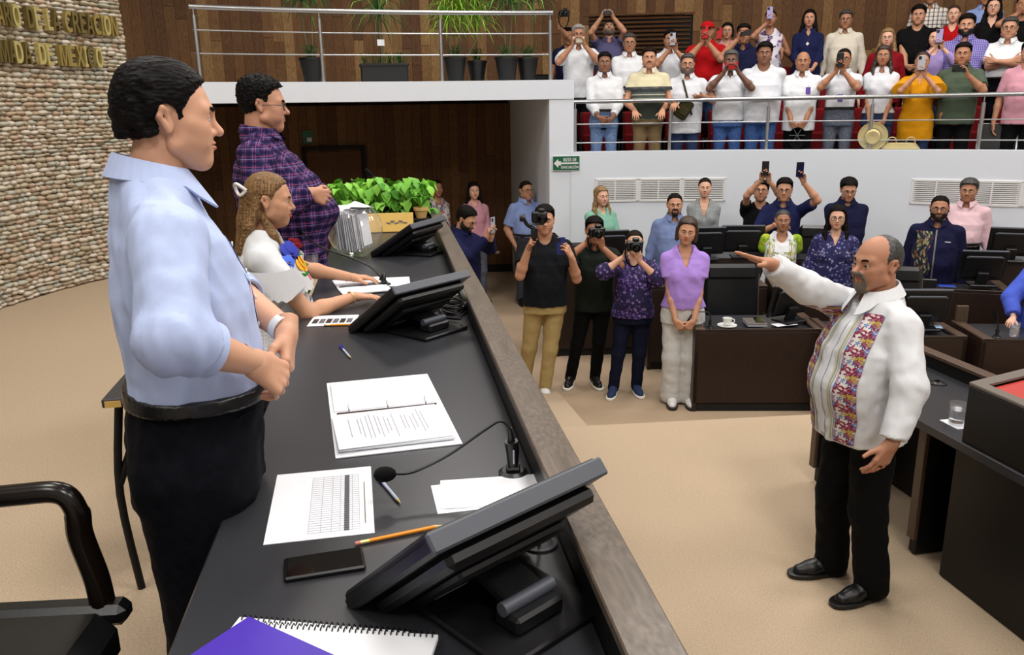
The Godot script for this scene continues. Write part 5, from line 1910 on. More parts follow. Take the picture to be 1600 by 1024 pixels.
	pen("yellow pencil by the near monitor", Vector3(-0.321, DESK, -1.449), Vector3(-0.150, DESK, -1.518), "pencil")
	pen("yellow pencil beside the printed card", Vector3(-0.765, DESK, -3.176), Vector3(-0.63, DESK, -3.18), "pencil")
	var ph := thing("smartphone", "black smartphone lying face up by the near monitor", "phone", Vector3(-0.366, DESK, -1.374), 0.27)
	bx("case", Vector3(0.150, 0.011, 0.075), M.black_plastic, ph, at_(0, 0.0055, 0), 0.005)
	bx("screen", Vector3(0.142, 0.0008, 0.068), M.screen, ph, at_(0, 0.0112, 0), 0.0)
	var tc := thing("printed_card", "grey and white printed card with black blocks beside a pencil", "card", Vector3(-0.745, DESK, -3.262), 0.05)
	bx("card", Vector3(0.19, 0.003, 0.17), M.white_paper, tc, at_(0, 0.002, 0), 0.001)
	for i in 6:
		bx("block", Vector3(0.022, 0.0008, 0.07), M.grey_plastic if i % 2 else M.black_plastic, tc, at_(-0.072 + 0.028 * i, 0.004, 0.01), 0.0)
	# coil of cable
	var cc := thing("cable_coil", "coiled black cable tied with white ties beside the middle monitor", "cable", Vector3(-0.262, DESK, -3.42), 0.3)
	for k in 6:
		var loop := []
		for j in 25:
			var a := TAU * j / 24
			loop.append(Vector3(cos(a) * (0.055 + 0.004 * sin(k * 2.1)) , 0.006 + 0.0062 * k + 0.004 * sin(a * 2 + k), sin(a) * (0.098 + 0.006 * cos(k * 1.7))))
		tb("loop", loop, 0.0036, M.black_plastic, cc, 6)
	for e in [-1, 1]:
		tb("tie", [Vector3(0.05 * e, 0.001, 0.05), Vector3(0.063 * e, 0.02, 0.052), Vector3(0.05 * e, 0.044, 0.055), Vector3(0.035 * e, 0.02, 0.052)], 0.003, M.white_paint, cc, 5)
	for q in [[[Vector3(-0.20, 1.40, -3.12), Vector3(-0.22, 1.375, -3.2), Vector3(-0.30, 1.37, -3.25), Vector3(-0.33, 1.40, -3.12)], "black lead looping beside the middle monitor's foot"], [[Vector3(-0.50, 1.42, -4.95), Vector3(-0.46, 1.372, -5.05), Vector3(-0.40, 1.367, -4.92), Vector3(-0.36, 1.367, -4.86)], "black lead trailing from the far monitor"], [[Vector3(-0.02, 1.45, -1.36), Vector3(0.03, 1.42, -1.42), Vector3(0.048, 1.36, -1.446)], "lead running from the near monitor into the desk grommet"]]:
		var cd := thing("cable", q[1], "cable")
		tb("lead", spline(q[0], 5), 0.004, M.black_plastic, cd, 6)
	# ballot bowl
	var bw := thing("glass_bowl", "round clear glass bowl holding folded white ballots", "bowl", Vector3(-0.937, DESK, -4.85), 0.0)
	var prof := []
	for k in 15:
		var a := lerpf(-1.25, 0.86, k / 14.0)
		prof.append(Vector2(cos(a) * 0.166, 0.158 + sin(a) * 0.166))
	prof.insert(0, Vector2(0.0001, 0.0015))
	lt("bowl", prof, M.glass, bw, Transform3D(), 36)
	tb("rim", seq(33, func(k): return Vector3(cos(TAU * k / 32) * 0.108, 0.284, sin(TAU * k / 32) * 0.108)), 0.0028, M.glass, bw, 6)
	var bl := thing("ballot_stack", "stack of folded white ballot papers inside the glass bowl", "paper", Vector3(-0.945, DESK, -4.85), -0.25)
	for k in 20:
		var f := absf(k - 9.5) / 10.0
		bx("ballot", Vector3(0.0022, 0.245 - 0.05 * f + rng.randf_range(-0.01, 0.012), 0.175 - 0.06 * f * f), M.white_paper, bl, Transform3D(Basis(Vector3(0, 0, 1), 0.10 + rng.randf_range(-0.04, 0.04)) * Basis(Vector3.UP, rng.randf_range(-0.06, 0.06)), Vector3(-0.088 + 0.0088 * k, 0.152 + rng.randf_range(0, 0.012), rng.randf_range(-0.01, 0.01))), 0.0008)
	for k in 4:
		bx("loose_ballot", Vector3(0.12, 0.002, 0.16), M.white_paper, bl, Transform3D(Basis.from_euler(Vector3(rng.randf_range(-0.3, 0.3), rng.randf() * 3, 0.35 - 0.12 * k)), Vector3(-0.01 + 0.02 * k, 0.282 + 0.004 * k, 0)), 0.0008)
	glass("clear water glass beside the seated woman", Vector3(-1.055, DESK, -4.22), 0.036, 0.12, 0.05)
	# envelope, pothos planters, small succulent
	var en := thing("envelope", "yellow manila envelope with pencilled writing propped against the planters", "envelope", Vector3(-0.90, DESK, -5.82), 0.12)
	bx("paper", Vector3(0.40, 0.14, 0.012), M.envelope, en, Transform3D(Basis(Vector3.RIGHT, -0.35), Vector3(0, 0.068, 0)), 0.003)
	for k in 5:
		bx("scribble", Vector3(0.03, 0.012, 0.001), M.rim_grey, en, Transform3D(Basis(Vector3.RIGHT, -0.35) * Basis(Vector3(0, 0, 1), 0.3 * (k % 3 - 1)), Vector3(0.02 + 0.03 * k, 0.065 + 0.012 * (k % 2), 0.0085)), 0.0)
	var leaf: Array[ArrayMesh] = [heart_leaf(0.0), heart_leaf(0.25), heart_leaf(-0.2)]
	for i in 3:
		var px: float = [-1.21, -0.98, -0.76][i]
		var pl := thing("pothos_planter", ["leafy pothos planter nearest the plaid-shirted man", "leafy pothos planter in the middle of the three", "leafy pothos planter nearest the ledge"][i], "plant", Vector3(px, DESK, -6.10), 0.15, "pothos planters at the far end of the desk")
		lt("pot", [Vector2(0.075, 0.0), Vector2(0.098, 0.12), Vector2(0.104, 0.125), Vector2(0.104, 0.145), Vector2(0.094, 0.145), Vector2(0.088, 0.12)], M.planter, pl, Transform3D(), 20)
		lt("soil", [Vector2(0.092, 0.125), Vector2(0.0001, 0.13)], M.soil, pl, Transform3D(), 16)
		var stems := bag()
		for k in 78:
			var ph2 := rng.randf() * TAU
			var rr := sqrt(rng.randf()) * 0.165
			var hh := rng.randf_range(0.17, 0.39) - rr * 0.35
			var tip := Vector3(cos(ph2) * rr * 1.05, hh, sin(ph2) * rr)
			tube(stems, spline([Vector3(cos(ph2) * 0.03, 0.12, sin(ph2) * 0.03), tip * Vector3(0.6, 0.75, 0.6) + Vector3(0, 0.02, 0), tip], 3), 0.0022, 4)
			var sz := rng.randf_range(0.062, 0.105)
			var bs := Basis(Vector3.UP, -ph2 + PI / 2 + rng.randf_range(-0.7, 0.7)) * Basis(Vector3.RIGHT, rng.randf_range(0.15, 1.05))
			put("leaf", leaf[k % 3], M["leaf%d" % [0, 1, 1, 0, 1, 2][rng.randi() % 6]], pl, Transform3D(bs.scaled_local(Vector3.ONE * sz), tip))
		put("stems", to_mesh(stems), M.leaf0, pl)
	var al := thing("small_succulent", "small strap-leaved succulent in a clay pot beside the far monitor", "plant", Vector3(-0.655, DESK, -5.95), 0.0)
	lt("pot", [Vector2(0.036, 0.0), Vector2(0.050, 0.055), Vector2(0.056, 0.055), Vector2(0.056, 0.078), Vector2(0.045, 0.078), Vector2(0.044, 0.062), Vector2(0.0001, 0.062)], M.clay, al, at_(0, 0.085, 0), 16)
	bx("stand", Vector3(0.11, 0.085, 0.11), M.planter, al, at_(0, 0.0425, 0))
	for k in 14:
		var a := TAU * k / 14 + rng.randf() * 0.3
		var o := Vector3(cos(a), 0, sin(a))
		var lb := bag()
		var rl := rng.randf_range(0.08, 0.14)
		tube(lb, [Vector3(0, 0.165, 0), o * rl * 0.5 + Vector3(0, 0.235, 0), o * rl + Vector3(0, 0.20 + 0.05 * (k % 3), 0)], [0.010, 0.013, 0.002], 6, 0.35)
		put("leaf", to_mesh(lb), M["leaf%d" % [0, 2][k % 2]], al)
	# the side table and the armchair behind the desk
	var tt := thing("side_table", "low black side table with bent metal legs behind the standing man", "table", Vector3(-1.06, DAIS, -2.72), 0.18)
	bx("table_top", Vector3(0.66, 0.03, 0.32), M.desk_top, tt, at_(0.0, 0.715, 0), 0.003)
	bx("worn_corner", Vector3(0.05, 0.022, 0.004), M.envelope, tt, at_(-0.295, 0.712, 0.161), 0.0)
	for e in [-1, 1]:
		tb("leg", spline([Vector3(0.29 * e, 0.70, 0.10), Vector3(0.30 * e, 0.66, 0.10), Vector3(0.335 * e, 0.36, 0.10), Vector3(0.305 * e, 0.0, 0.12)], 4), 0.014, M.dark_metal, tt, 8)
		tb("leg", spline([Vector3(0.29 * e, 0.70, -0.10), Vector3(0.28 * e, 0.5, -0.12), Vector3(0.25 * e, 0.0, -0.15)], 4), 0.014, M.dark_metal, tt, 8)
		tb("brace", [Vector3(0.33 * e, 0.40, 0.10), Vector3(0.22 * e, 0.68, 0.06)], 0.014, M.dark_metal, tt, 8)
	armchair()

func b_table(list: Node3D) -> void:
	var b := bag()
	for k in 27:
		box(b, Vector3(0.105, 0.0003, 0.0016), at_(0.028, 0.0016, -0.125 + 0.0102 * k), 0.0)
	for x in [-0.025, 0.0, 0.022, 0.04, 0.066, 0.081]:
		box(b, Vector3(0.0010, 0.0003, 0.268), at_(x, 0.0016, 0.008), 0.0)
	put("table_rules", to_mesh(b), M.silver_phone, list)
	bx("dark_column", Vector3(0.011, 0.0003, 0.27), M.grey_plastic, list, at_(0.054, 0.0016, 0.008), 0.0)
	bx("margin_text", Vector3(0.0022, 0.0003, 0.20), M.rim_grey, list, at_(0.093, 0.0016, 0.02), 0.0)

func monitor(label: String, B1: Vector3, T1: Vector3, T2: Vector3) -> void:
	var u := (T2 - T1).normalized()
	var v := (B1 - T1)
	v = (v - u * v.dot(u)).normalized()
	var n := u.cross(v).normalized()
	var w := (T2 - T1).length()
	var hh := 0.34
	var c := (T1 + T2) * 0.5 + v * hh * 0.5
	var flat := Vector3(u.x, 0, u.z).normalized()
	var back := Vector3.UP.cross(flat)          # towards the back of the monitor
	if back.dot(n) > 0.0: back = -back
	var base := Vector3(c.x, DESK, c.z) + back * 0.075
	var t := thing("touch_monitor", label, "monitor", base, atan2(-back.x, -back.z), "touch monitors on the presidium desk")
	var inv := t.transform.affine_inverse()
	var X := inv * Transform3D(Basis(-u, -v, n), c)
	bx("bezel", Vector3(w, hh, 0.030), M.monitor_black, t, X * at_(0, 0, -0.015), 0.006)
	bx("edge_trim", Vector3(w + 0.006, hh + 0.006, 0.030), M.monitor_black, t, X * at_(0, 0, -0.022), 0.007)
	bx("top_edge", Vector3(w + 0.008, 0.012, 0.034), M.monitor_grey, t, X * at_(0, hh * 0.5, -0.020), 0.005)
	bx("screen", Vector3(w - 0.05, hh - 0.05, 0.002), M.screen, t, X * at_(0, 0, 0.0005), 0.0)
	bx("back_housing", Vector3(w - 0.05, hh - 0.06, 0.032), M.monitor_black, t, X * at_(0, 0.012, -0.052), 0.010)
	bx("rear_cover", Vector3(w - 0.14, hh - 0.14, 0.020), M.monitor_black, t, X * at_(0, -0.01, -0.076), 0.006)
	for k in 2:
		bx("vent_slot", Vector3(0.10, 0.008, 0.002), M.groove, t, X * at_(-0.06, 0.07 - 0.03 * k, -0.087), 0.0)
	bx("badge_plate", Vector3(0.06, 0.022, 0.002), M.monitor_grey, t, X * at_(0.08, -0.02, -0.0865), 0.0)
	# the stand: plate, hinge block, hinge barrel and arm
	bx("base_plate", Vector3(0.235, 0.014, 0.25), M.monitor_black, t, at_(0, 0.008, -0.02), 0.004)
	bx("hinge_block", Vector3(0.11, 0.032, 0.06), M.monitor_black, t, at_(0, 0.030, -0.075), 0.006)
	var hb := bag()
	tube(hb, [Vector3(-0.058, 0.052, -0.07), Vector3(0.058, 0.052, -0.07)], 0.0125, 14)
	put("hinge_barrel", to_mesh(hb), M.monitor_grey, t)
	var p := inv * (c - n * 0.07)
	var q := Vector3(0, 0.05, -0.07)
	var ab := bag()
	var mid := (p + q) * 0.5
	var dir := (p - q)
	box(ab, Vector3(0.085, dir.length(), 0.022), Transform3D(frame(dir, Vector3(0, 0.3, 1)), mid), 0.005)
	put("arm", to_mesh(ab), M.monitor_black, t)

func mic(label: String, pts: Array, big: bool) -> void:
	var t := thing("gooseneck_microphone", label, "microphone", pts[0])
	var loc := []
	for p in pts: loc.append(p - pts[0])
	lt("base", [Vector2(0.034, 0.0), Vector2(0.035, 0.005), Vector2(0.026, 0.010), Vector2(0.0001, 0.010)], M.black_plastic, t, Transform3D(), 24)
	var bb := bag()
	box(bb, Vector3(0.034, 0.010, 0.030), at_(0, 0.015, 0), 0.003)
	tube(bb, [Vector3(0, 0.014, 0), Vector3(0, 0.055, 0), loc[1]], [0.012, 0.0155, 0.017], 8)
	tube(bb, [loc[1], loc[1] + Vector3(0, 0.012, 0), loc[2]], [0.010, 0.0075, 0.006], 10)
	put("socket", to_mesh(bb), M.black_plastic, t)
	if big:
		bx("switch_strip", Vector3(0.004, 0.035, 0.002), M.silver_phone, t, at_(0.002, 0.05, 0.0175), 0.0005)
	var neck := spline(loc.slice(2), 5)
	tb("gooseneck", neck, 0.0036 if big else 0.0048, M.black_plastic, t, 8)
	var e: Vector3 = loc[-1]
	var d: Vector3 = (loc[-1] - loc[-2]).normalized()
	var hb := bag()
	if big:
		tube(hb, [e - d * 0.004, e + d * 0.004, e + d * 0.016, e + d * 0.030, e + d * 0.040, e + d * 0.045], [0.007, 0.014, 0.0175, 0.017, 0.012, 0.002], 16)
	else:
		tube(hb, [e - d * 0.03, e, e + d * 0.02, e + d * 0.05, e + d * 0.058], [0.007, 0.013, 0.016, 0.014, 0.003], 14)
	put("windscreen", to_mesh(hb), M.black_cloth, t)

func pen(label: String, a: Vector3, b: Vector3, kind: String) -> void:
	var t := thing("pencil" if kind == "pencil" else "ballpoint_pen", label, kind, a)
	var d := (b - a)
	var n := d.normalized()
	var up := Vector3(0, 0.0052, 0)
	if kind == "pencil":
		tb("shaft", [up + n * 0.028, up + d * 0.90], 0.0042, M.pencil, t, 6)
		tb("ferrule", [up + n * 0.010, up + n * 0.028], 0.0044, M.brass_bright, t, 8)
		tb("eraser", [up, up + n * 0.011], 0.0042, M.eraser, t, 8)
		tb("point", [up + d * 0.90, up + d], [0.004, 0.0006], M.straw, t, 6)
	else:
		tb("cap", [up, up + n * 0.05], 0.0055, M.pen_blue, t, 8)
		tb("clip", [up + Vector3(0, 0.006, 0), up + n * 0.04 + Vector3(0, 0.006, 0)], 0.0016, M.pen_blue, t, 5)
		tb("barrel", [up + n * 0.05, up + d * 0.88], 0.0042, M.pen_clear, t, 6)
		tb("tip", [up + d * 0.88, up + d], [0.004, 0.0008], M.brass_bright, t, 6)

func glass(label: String, at: Vector3, r: float, h: float, fill: float) -> void:
	var t := thing("drinking_glass", label, "glass", at)
	lt("tumbler", [Vector2(0.0001, 0.001), Vector2(r * 0.86, 0.001), Vector2(r * 0.93, 0.006), Vector2(r, h), Vector2(r - 0.002, h), Vector2(r * 0.9, 0.012), Vector2(0.0001, 0.010)], M.glass, t, Transform3D(), 28)
	lt("water", [Vector2(0.0001, 0.0125), Vector2(r * 0.885, 0.013), Vector2(r * 0.90 + (r * 0.07) * fill / h, 0.012 + fill), Vector2(0.0001, 0.012 + fill)], M.water, t, Transform3D(), 28)

func heart_leaf(bend: float) -> ArrayMesh:
	var b := bag()
	var n := 9
	var rows := []
	for i in n + 1:
		var u := float(i) / n
		var w := 0.46 * pow(sin(PI * pow(u, 0.62)), 0.8) * (1.0 - 0.25 * u)
		var y := -0.35 * u * u + 0.10 * u + bend * 0.2 * sin(u * 5)
		var row := []
		for j in 5:
			var s := j - 2
			row.append(Vector3(w * s * 0.5, y + 0.07 * absf(s) * w * 2.0 + 0.03 * sin(u * 9.0 + s) * absf(s), u - (0.10 * absf(s) if i == 0 else 0.0)))
		rows.append(row)
	for side in 2:
		var k: int = b.v.size()
		for row in rows:
			for p in row:
				b.v.append(p - Vector3(0, 0.008 * side, 0)); b.n.append(Vector3(0, 1 - 2 * side, 0.3).normalized()); b.c.append(Color(1, 1, 1))
		for i in n:
			for j in 4:
				var a := k + i * 5 + j
				if side == 0: b.i.append_array([a, a + 1, a + 5, a + 1, a + 6, a + 5])
				else: b.i.append_array([a, a + 5, a + 1, a + 1, a + 5, a + 6])
	for k in b.v.size():
		b.n[k] = Vector3(-b.v[k].x * 0.8, b.n[k].y, 0.35 * b.n[k].y + 0.5 * b.v[k].z * signf(b.n[k].y)).normalized()
	return to_mesh(b)

func armchair() -> void:
	var t := thing("armchair", "black leather armchair with a polished dark wooden arm behind the presidium desk", "chair", Vector3(-0.99, DAIS, -1.27), 0.06)
	bx("seat_cushion", Vector3(0.52, 0.13, 0.60), M.chair_leather, t, at_(-0.10, 0.56, 0.06), 0.045)
	bx("seat_frame", Vector3(0.54, 0.05, 0.06), M.chair_leather, t, at_(-0.10, 0.60, -0.245), 0.02)
	bx("backrest", Vector3(0.14, 0.62, 0.58), M.chair_leather, t, Transform3D(Basis(Vector3(0, 0, 1), 0.18), Vector3(-0.42, 0.90, 0.06)), 0.05)
	for e in [-1, 1]:
		var z: float = 0.06 + 0.31 * e
		var b := bag()
		tube(b, spline([Vector3(0.115, 0.60, z), Vector3(0.110, 0.68, z), Vector3(0.092, 0.78, z), Vector3(0.092, 0.84, z), Vector3(0.065, 0.880, z), Vector3(-0.02, 0.880, z), Vector3(-0.22, 0.865, z), Vector3(-0.40, 0.85, z)], 6), seq(43, func(k): return 0.026 if k < 18 else 0.023), 14)
		put("arm", to_mesh(b), M.chair_wood, t)
		lt("arm_foot", [Vector2(0.034, 0.0), Vector2(0.034, 0.012), Vector2(0.026, 0.02)], M.chair_wood, t, at_(0.115, 0.595, z), 14)
	tb("column", [Vector3(-0.02, 0.10, 0.06), Vector3(-0.02, 0.5, 0.06)], 0.03, M.dark_metal, t, 12)
	for k in 5:
		var a := TAU * k / 5
		tb("foot", [Vector3(-0.02, 0.11, 0.06), Vector3(-0.02 + cos(a) * 0.30, 0.07, 0.06 + sin(a) * 0.30)], [0.028, 0.018], M.chair_wood, t, 8)
		lt("caster", [Vector2(0.0001, 0.0), Vector2(0.025, 0.005), Vector2(0.028, 0.03), Vector2(0.02, 0.055), Vector2(0.0001, 0.06)], M.black_plastic, t, at_(-0.02 + cos(a) * 0.29, 0.0, 0.06 + sin(a) * 0.29), 12)

# ------------------------------------------------------------------ deputies' desks, chairs, monitors
# A deputy's desk: origin at the middle of its front edge on the floor, front towards +z.
func curul(label: String, at: Vector3, turn: float, w: float, top: float) -> Node3D:
	var t := thing("deputy_desk", label, "desk", at, turn, "deputies' desks")
	var h := top - at.y
	bx("front_panel", Vector3(w, h - 0.10, 0.03), M.wenge, t, at_(0, (h - 0.10) * 0.5 + 0.08, -0.015), 0.003)
	bx("plinth", Vector3(w - 0.02, 0.085, 0.03), M.groove, t, at_(0, 0.042, -0.03), 0.002)
	bx("front_edge", Vector3(w, 0.03, 0.034), M.wenge, t, at_(0, h - 0.005, -0.017), 0.003)
	bx("desk_top", Vector3(w - 0.05, 0.025, 0.58), M.desk_top, t, at_(0, h - 0.03, -0.31), 0.003)
	for e in [-1, 1]:
		bx("side_panel", Vector3(0.035, h - 0.02, 0.60), M.wenge, t, at_((w * 0.5 - 0.017) * e, (h - 0.02) * 0.5, -0.30), 0.003)
		bx("side_rim", Vector3(0.085, 0.022, 0.60), M.wenge_edge, t, at_((w * 0.5 - 0.042) * e, h + 0.002, -0.30), 0.003)
	return t

# A monitor seen from behind on a deputy's desk: origin at the foot, back towards +z.
func deputy_monitor(label: String, at: Vector3, turn: float, w := 0.42) -> void:
	var t := thing("desk_monitor", label, "monitor", at, turn, "monitors on the deputies' desks")
	var X := Transform3D(Basis(Vector3.RIGHT, 0.28), Vector3(0, 0.20, 0.02))
	bx("bezel", Vector3(w, 0.31, 0.03), M.monitor_black, t, X, 0.006)
	bx("top_edge", Vector3(w - 0.01, 0.012, 0.024), M.monitor_grey, t, X * at_(0, 0.155, 0.004), 0.003)
	bx("back_housing", Vector3(w - 0.08, 0.22, 0.03), M.monitor_black, t, X * at_(0, -0.005, 0.026), 0.008)
	bx("carry_ridge", Vector3(w - 0.12, 0.014, 0.02), M.monitor_grey, t, X * at_(0, 0.105, 0.032), 0.004)
	bx("screen", Vector3(w - 0.04, 0.27, 0.002), M.screen, t, X * at_(0, 0, -0.016), 0.0)
	bx("neck", Vector3(0.10, 0.14, 0.04), M.monitor_black, t, Transform3D(Basis(Vector3.RIGHT, 0.35), Vector3(0, 0.075, 0.05)), 0.006)
	bx("base_plate", Vector3(0.24, 0.022, 0.20), M.monitor_black, t, at_(0, 0.011, 0.03), 0.005)

func exec_chair(label: String, at: Vector3, turn: float) -> void:
	var t := thing("office_chair", label, "chair", at, turn, "deputies' leather chairs")
	bx("backrest", Vector3(0.52, 0.66, 0.10), M.chair_leather, t, Transform3D(Basis(Vector3.RIGHT, -0.12), Vector3(0, 0.80, -0.24)), 0.035)
	bx("head_roll", Vector3(0.50, 0.16, 0.12), M.chair_leather, t, Transform3D(Basis(Vector3.RIGHT, -0.12), Vector3(0, 1.07, -0.26)), 0.045)
	bx("seat", Vector3(0.52, 0.11, 0.50), M.chair_leather, t, at_(0, 0.46, 0.02), 0.035)
	for e in [-1, 1]:
		tb("arm", spline([Vector3(0.27 * e, 0.45, -0.18), Vector3(0.29 * e, 0.66, -0.20), Vector3(0.29 * e, 0.67, 0.10), Vector3(0.27 * e, 0.46, 0.14)], 4), 0.02, M.chair_wood, t, 8)
		tb("back_post", [Vector3(0.262 * e, 0.52, -0.22), Vector3(0.262 * e, 1.05, -0.285)], 0.012, M.rim_grey, t, 6)
	tb("column", [Vector3(0, 0.10, 0), Vector3(0, 0.42, 0)], 0.03, M.dark_metal, t, 10)
	for k in 5:
		var a := TAU * k / 5
		tb("foot", [Vector3(0, 0.10, 0), Vector3(cos(a) * 0.28, 0.05, sin(a) * 0.28)], [0.026, 0.02], M.dark_metal, t, 6)
		lt("caster", [Vector2(0.0001, 0.0), Vector2(0.02, 0.004), Vector2(0.022, 0.03), Vector2(0.0001, 0.05)], M.black_plastic, t, at_(cos(a) * 0.28, 0, sin(a) * 0.28), 10)

func build_hall_desks() -> void:
	# first row
	curul("dark desk with a white coffee cup on it beside the woman in lavender", Vector3(2.14, LOW, -6.71), -0.04, 1.10, 0.33)
	curul("dark desk with a tilted monitor just right of the oath taker's shoulder", Vector3(3.20, LOW, -6.42), -0.06, 1.12, 0.33)
	var d2 := curul("dark desk under the hand of the person in bright blue", Vector3(4.42, LOW, -6.24), -0.10, 1.18, 0.33)
	bx("upright_board", Vector3(0.10, 0.17, 0.03), M.wenge_edge, d2, at_(-0.53, 0.82, -0.56), 0.003)
	# second row
	curul("dark desk behind the woman photographer's shoulder", Vector3(1.98, LOW, -7.92), -0.03, 1.18, 0.45)
	curul("dark desk with a white paper in front of the embroidered blouse", Vector3(3.08, LOW, -7.75), -0.18, 0.98, 0.45)
	curul("dark desk before the man in the embroidered navy guayabera", Vector3(4.22, LOW, -7.62), -0.30, 1.15, 0.45)
	# third row
	curul("dark desk between the two photographers", Vector3(0.98, LOW, -8.48), 0.06, 1.0, 0.58)
	curul("dark desk in front of the grey blazer", Vector3(2.75, -0.25, -8.58), -0.14, 1.3, 0.60)
	curul("dark desk before the man in pale pink", Vector3(5.35, -0.25, -8.05), -0.42, 1.3, 0.60)
	deputy_monitor("black angled monitor on the desk with the coffee cup", Vector3(2.46, 0.34, -6.98), 0.45, 0.44)
	deputy_monitor("black monitor nearest the oath taker's shoulder with a blue tab on its foot", Vector3(3.50, 0.34, -6.66), -0.10)
	deputy_monitor("black monitor in front of the man in the navy guayabera", Vector3(4.62, 0.46, -7.78), -0.24)
	deputy_monitor("black monitor at the right edge before the man in pale pink", Vector3(5.16, 0.61, -8.24), -0.36)
	deputy_monitor("wide black monitor behind the raised hand", Vector3(2.52, 0.61, -8.72), -0.10, 0.46)
	deputy_monitor("black monitor beside the lavender blouse's shoulder", Vector3(2.10, 0.61, -8.62), 0.05, 0.40)
	deputy_monitor("black monitor between the two photographers' shoulders", Vector3(1.07, 0.59, -8.65), 0.10, 0.40)
	exec_chair("black leather chair behind the desk with the coffee cup", Vector3(2.12, LOW, -7.42), -0.06)
	exec_chair("black leather chair just behind the oath taker's neck", Vector3(3.52, LOW, -7.18), -0.25)
	exec_chair("black leather chair behind the green polo photographer", Vector3(0.72, LOW, -8.85), 0.1)
	exec_chair("black leather chair back beside the plain navy shirt", Vector3(3.42, -0.25, -8.75), -0.3)
	# small things on the first desks
	var cup := thing("coffee_cup", "white china coffee cup on its saucer on the dark desk", "cup", Vector3(1.885, 0.3375, -6.82))
	lt("bowl", [Vector2(0.0001, 0.016), Vector2(0.024, 0.016), Vector2(0.034, 0.03), Vector2(0.041, 0.078), Vector2(0.038, 0.078), Vector2(0.030, 0.03), Vector2(0.0001, 0.024)], M.white_china, cup)
	tb("handle", spline([Vector3(0.038, 0.068, 0), Vector3(0.062, 0.06, 0), Vector3(0.058, 0.038, 0), Vector3(0.034, 0.034, 0)], 4), 0.0045, M.white_china, cup, 6)
	var sc := thing("saucer", "white china saucer under the coffee cup", "saucer", Vector3(1.885, 0.3375, -6.82))
	lt("dish", [Vector2(0.0001, 0.002), Vector2(0.04, 0.002), Vector2(0.085, 0.013), Vector2(0.085, 0.016), Vector2(0.04, 0.008), Vector2(0.0001, 0.008)], M.white_china, sc)
	var nb := thing("notebook", "grey notebook on the desk with the coffee cup", "notebook", Vector3(2.15, 0.3375, -6.90), -0.06)
	bx("pages", Vector3(0.17, 0.022, 0.22), M.silver_phone, nb, at_(0, 0.011, 0), 0.003)
	bx("cover", Vector3(0.175, 0.004, 0.225), M.rim_grey, nb, at_(0, 0.024, 0), 0.001)
	var pn := thing("smartphone", "black phone lying on the grey notebook", "phone", Vector3(2.19, 0.3635, -6.91), -0.1)
	bx("case", Vector3(0.075, 0.010, 0.15), M.black_plastic, pn, at_(0, 0.005, 0), 0.004)
	bx("screen", Vector3(0.068, 0.001, 0.142), M.screen, pn, at_(0, 0.0103, 0), 0.0)
	mic("small desk microphone bent over the corner of the coffee cup desk", [Vector3(1.73, 0.335, -6.80), Vector3(1.73, 0.40, -6.80), Vector3(1.728, 0.45, -6.80), Vector3(1.70, 0.475, -6.80), Vector3(1.60, 0.475, -6.80), Vector3(1.555, 0.44, -6.80), Vector3(1.535, 0.39, -6.80)], false)
	var ps := thing("paper_sheet", "white paper under the angled monitor beside the coffee cup", "paper", Vector3(2.40, 0.338, -6.86), 0.3)
	bx("sheet", Vector3(0.21, 0.002, 0.10), M.white_paper, ps, at_(0, 0.001, 0), 0.0)
	var pc := thing("paper_stack", "white papers on the desk before the embroidered blouse", "paper", Vector3(2.86, 0.457, -7.98), -0.1)
	for k in 3:
		bx("sheet", Vector3(0.22, 0.008, 0.30), M.white_paper, pc, Transform3D(Basis(Vector3.UP, 0.06 * k), Vector3(0, 0.005 + 0.009 * k, 0)), 0.001)
	var bt := thing("blue_tab", "pale blue card on the foot of the tilted monitor", "card", Vector3(3.62, 0.365, -6.60), -0.3)
	bx("card", Vector3(0.055, 0.003, 0.11), M.blue_tab, bt, at_(0, 0.002, 0), 0.001)
	var tb2 := thing("lit_tablet", "small tablet with a lit violet screen before the navy guayabera", "tablet", Vector3(4.28, 0.457, -7.74), -0.3)
	bx("case", Vector3(0.16, 0.008, 0.10), M.black_plastic, tb2, at_(0, 0.004, 0), 0.003)
	bx("screen", Vector3(0.15, 0.001, 0.09), M.screen_blue, tb2, at_(0, 0.0085, 0), 0.0)
	var bp := thing("name_stand", "low dark name stand before the navy guayabera", "stand", Vector3(4.02, 0.457, -7.72), -0.3)
	bx("block", Vector3(0.26, 0.09, 0.05), M.monitor_black, bp, at_(0, 0.045, 0), 0.008)
	var wbx := thing("white_box", "small white box beside the navy guayabera's hand", "box", Vector3(3.86, 0.457, -7.80), -0.3)
	bx("carton", Vector3(0.10, 0.06, 0.07), M.white_paint, wbx, at_(0, 0.03, 0), 0.004)
	bx("lid", Vector3(0.105, 0.014, 0.075), M.white_paper, wbx, at_(0, 0.064, 0), 0.003)
	glass("water glass on the desk of the person in bright blue", Vector3(4.12, 0.338, -6.36), 0.036, 0.12, 0.07)
	mic("small microphone stub on the desk of the person in bright blue", [Vector3(3.98, 0.335, -6.36), Vector3(3.98, 0.40, -6.36), Vector3(3.98, 0.44, -6.36), Vector3(3.97, 0.47, -6.37), Vector3(3.965, 0.50, -6.38)], false)
	mic("dark microphone in front of the bright blue sleeve", [Vector3(4.75, 0.335, -6.42), Vector3(4.75, 0.40, -6.42), Vector3(4.74, 0.50, -6.42), Vector3(4.66, 0.575, -6.42), Vector3(4.50, 0.60, -6.42), Vector3(4.30, 0.635, -6.42), Vector3(4.24, 0.65, -6.42)], true)

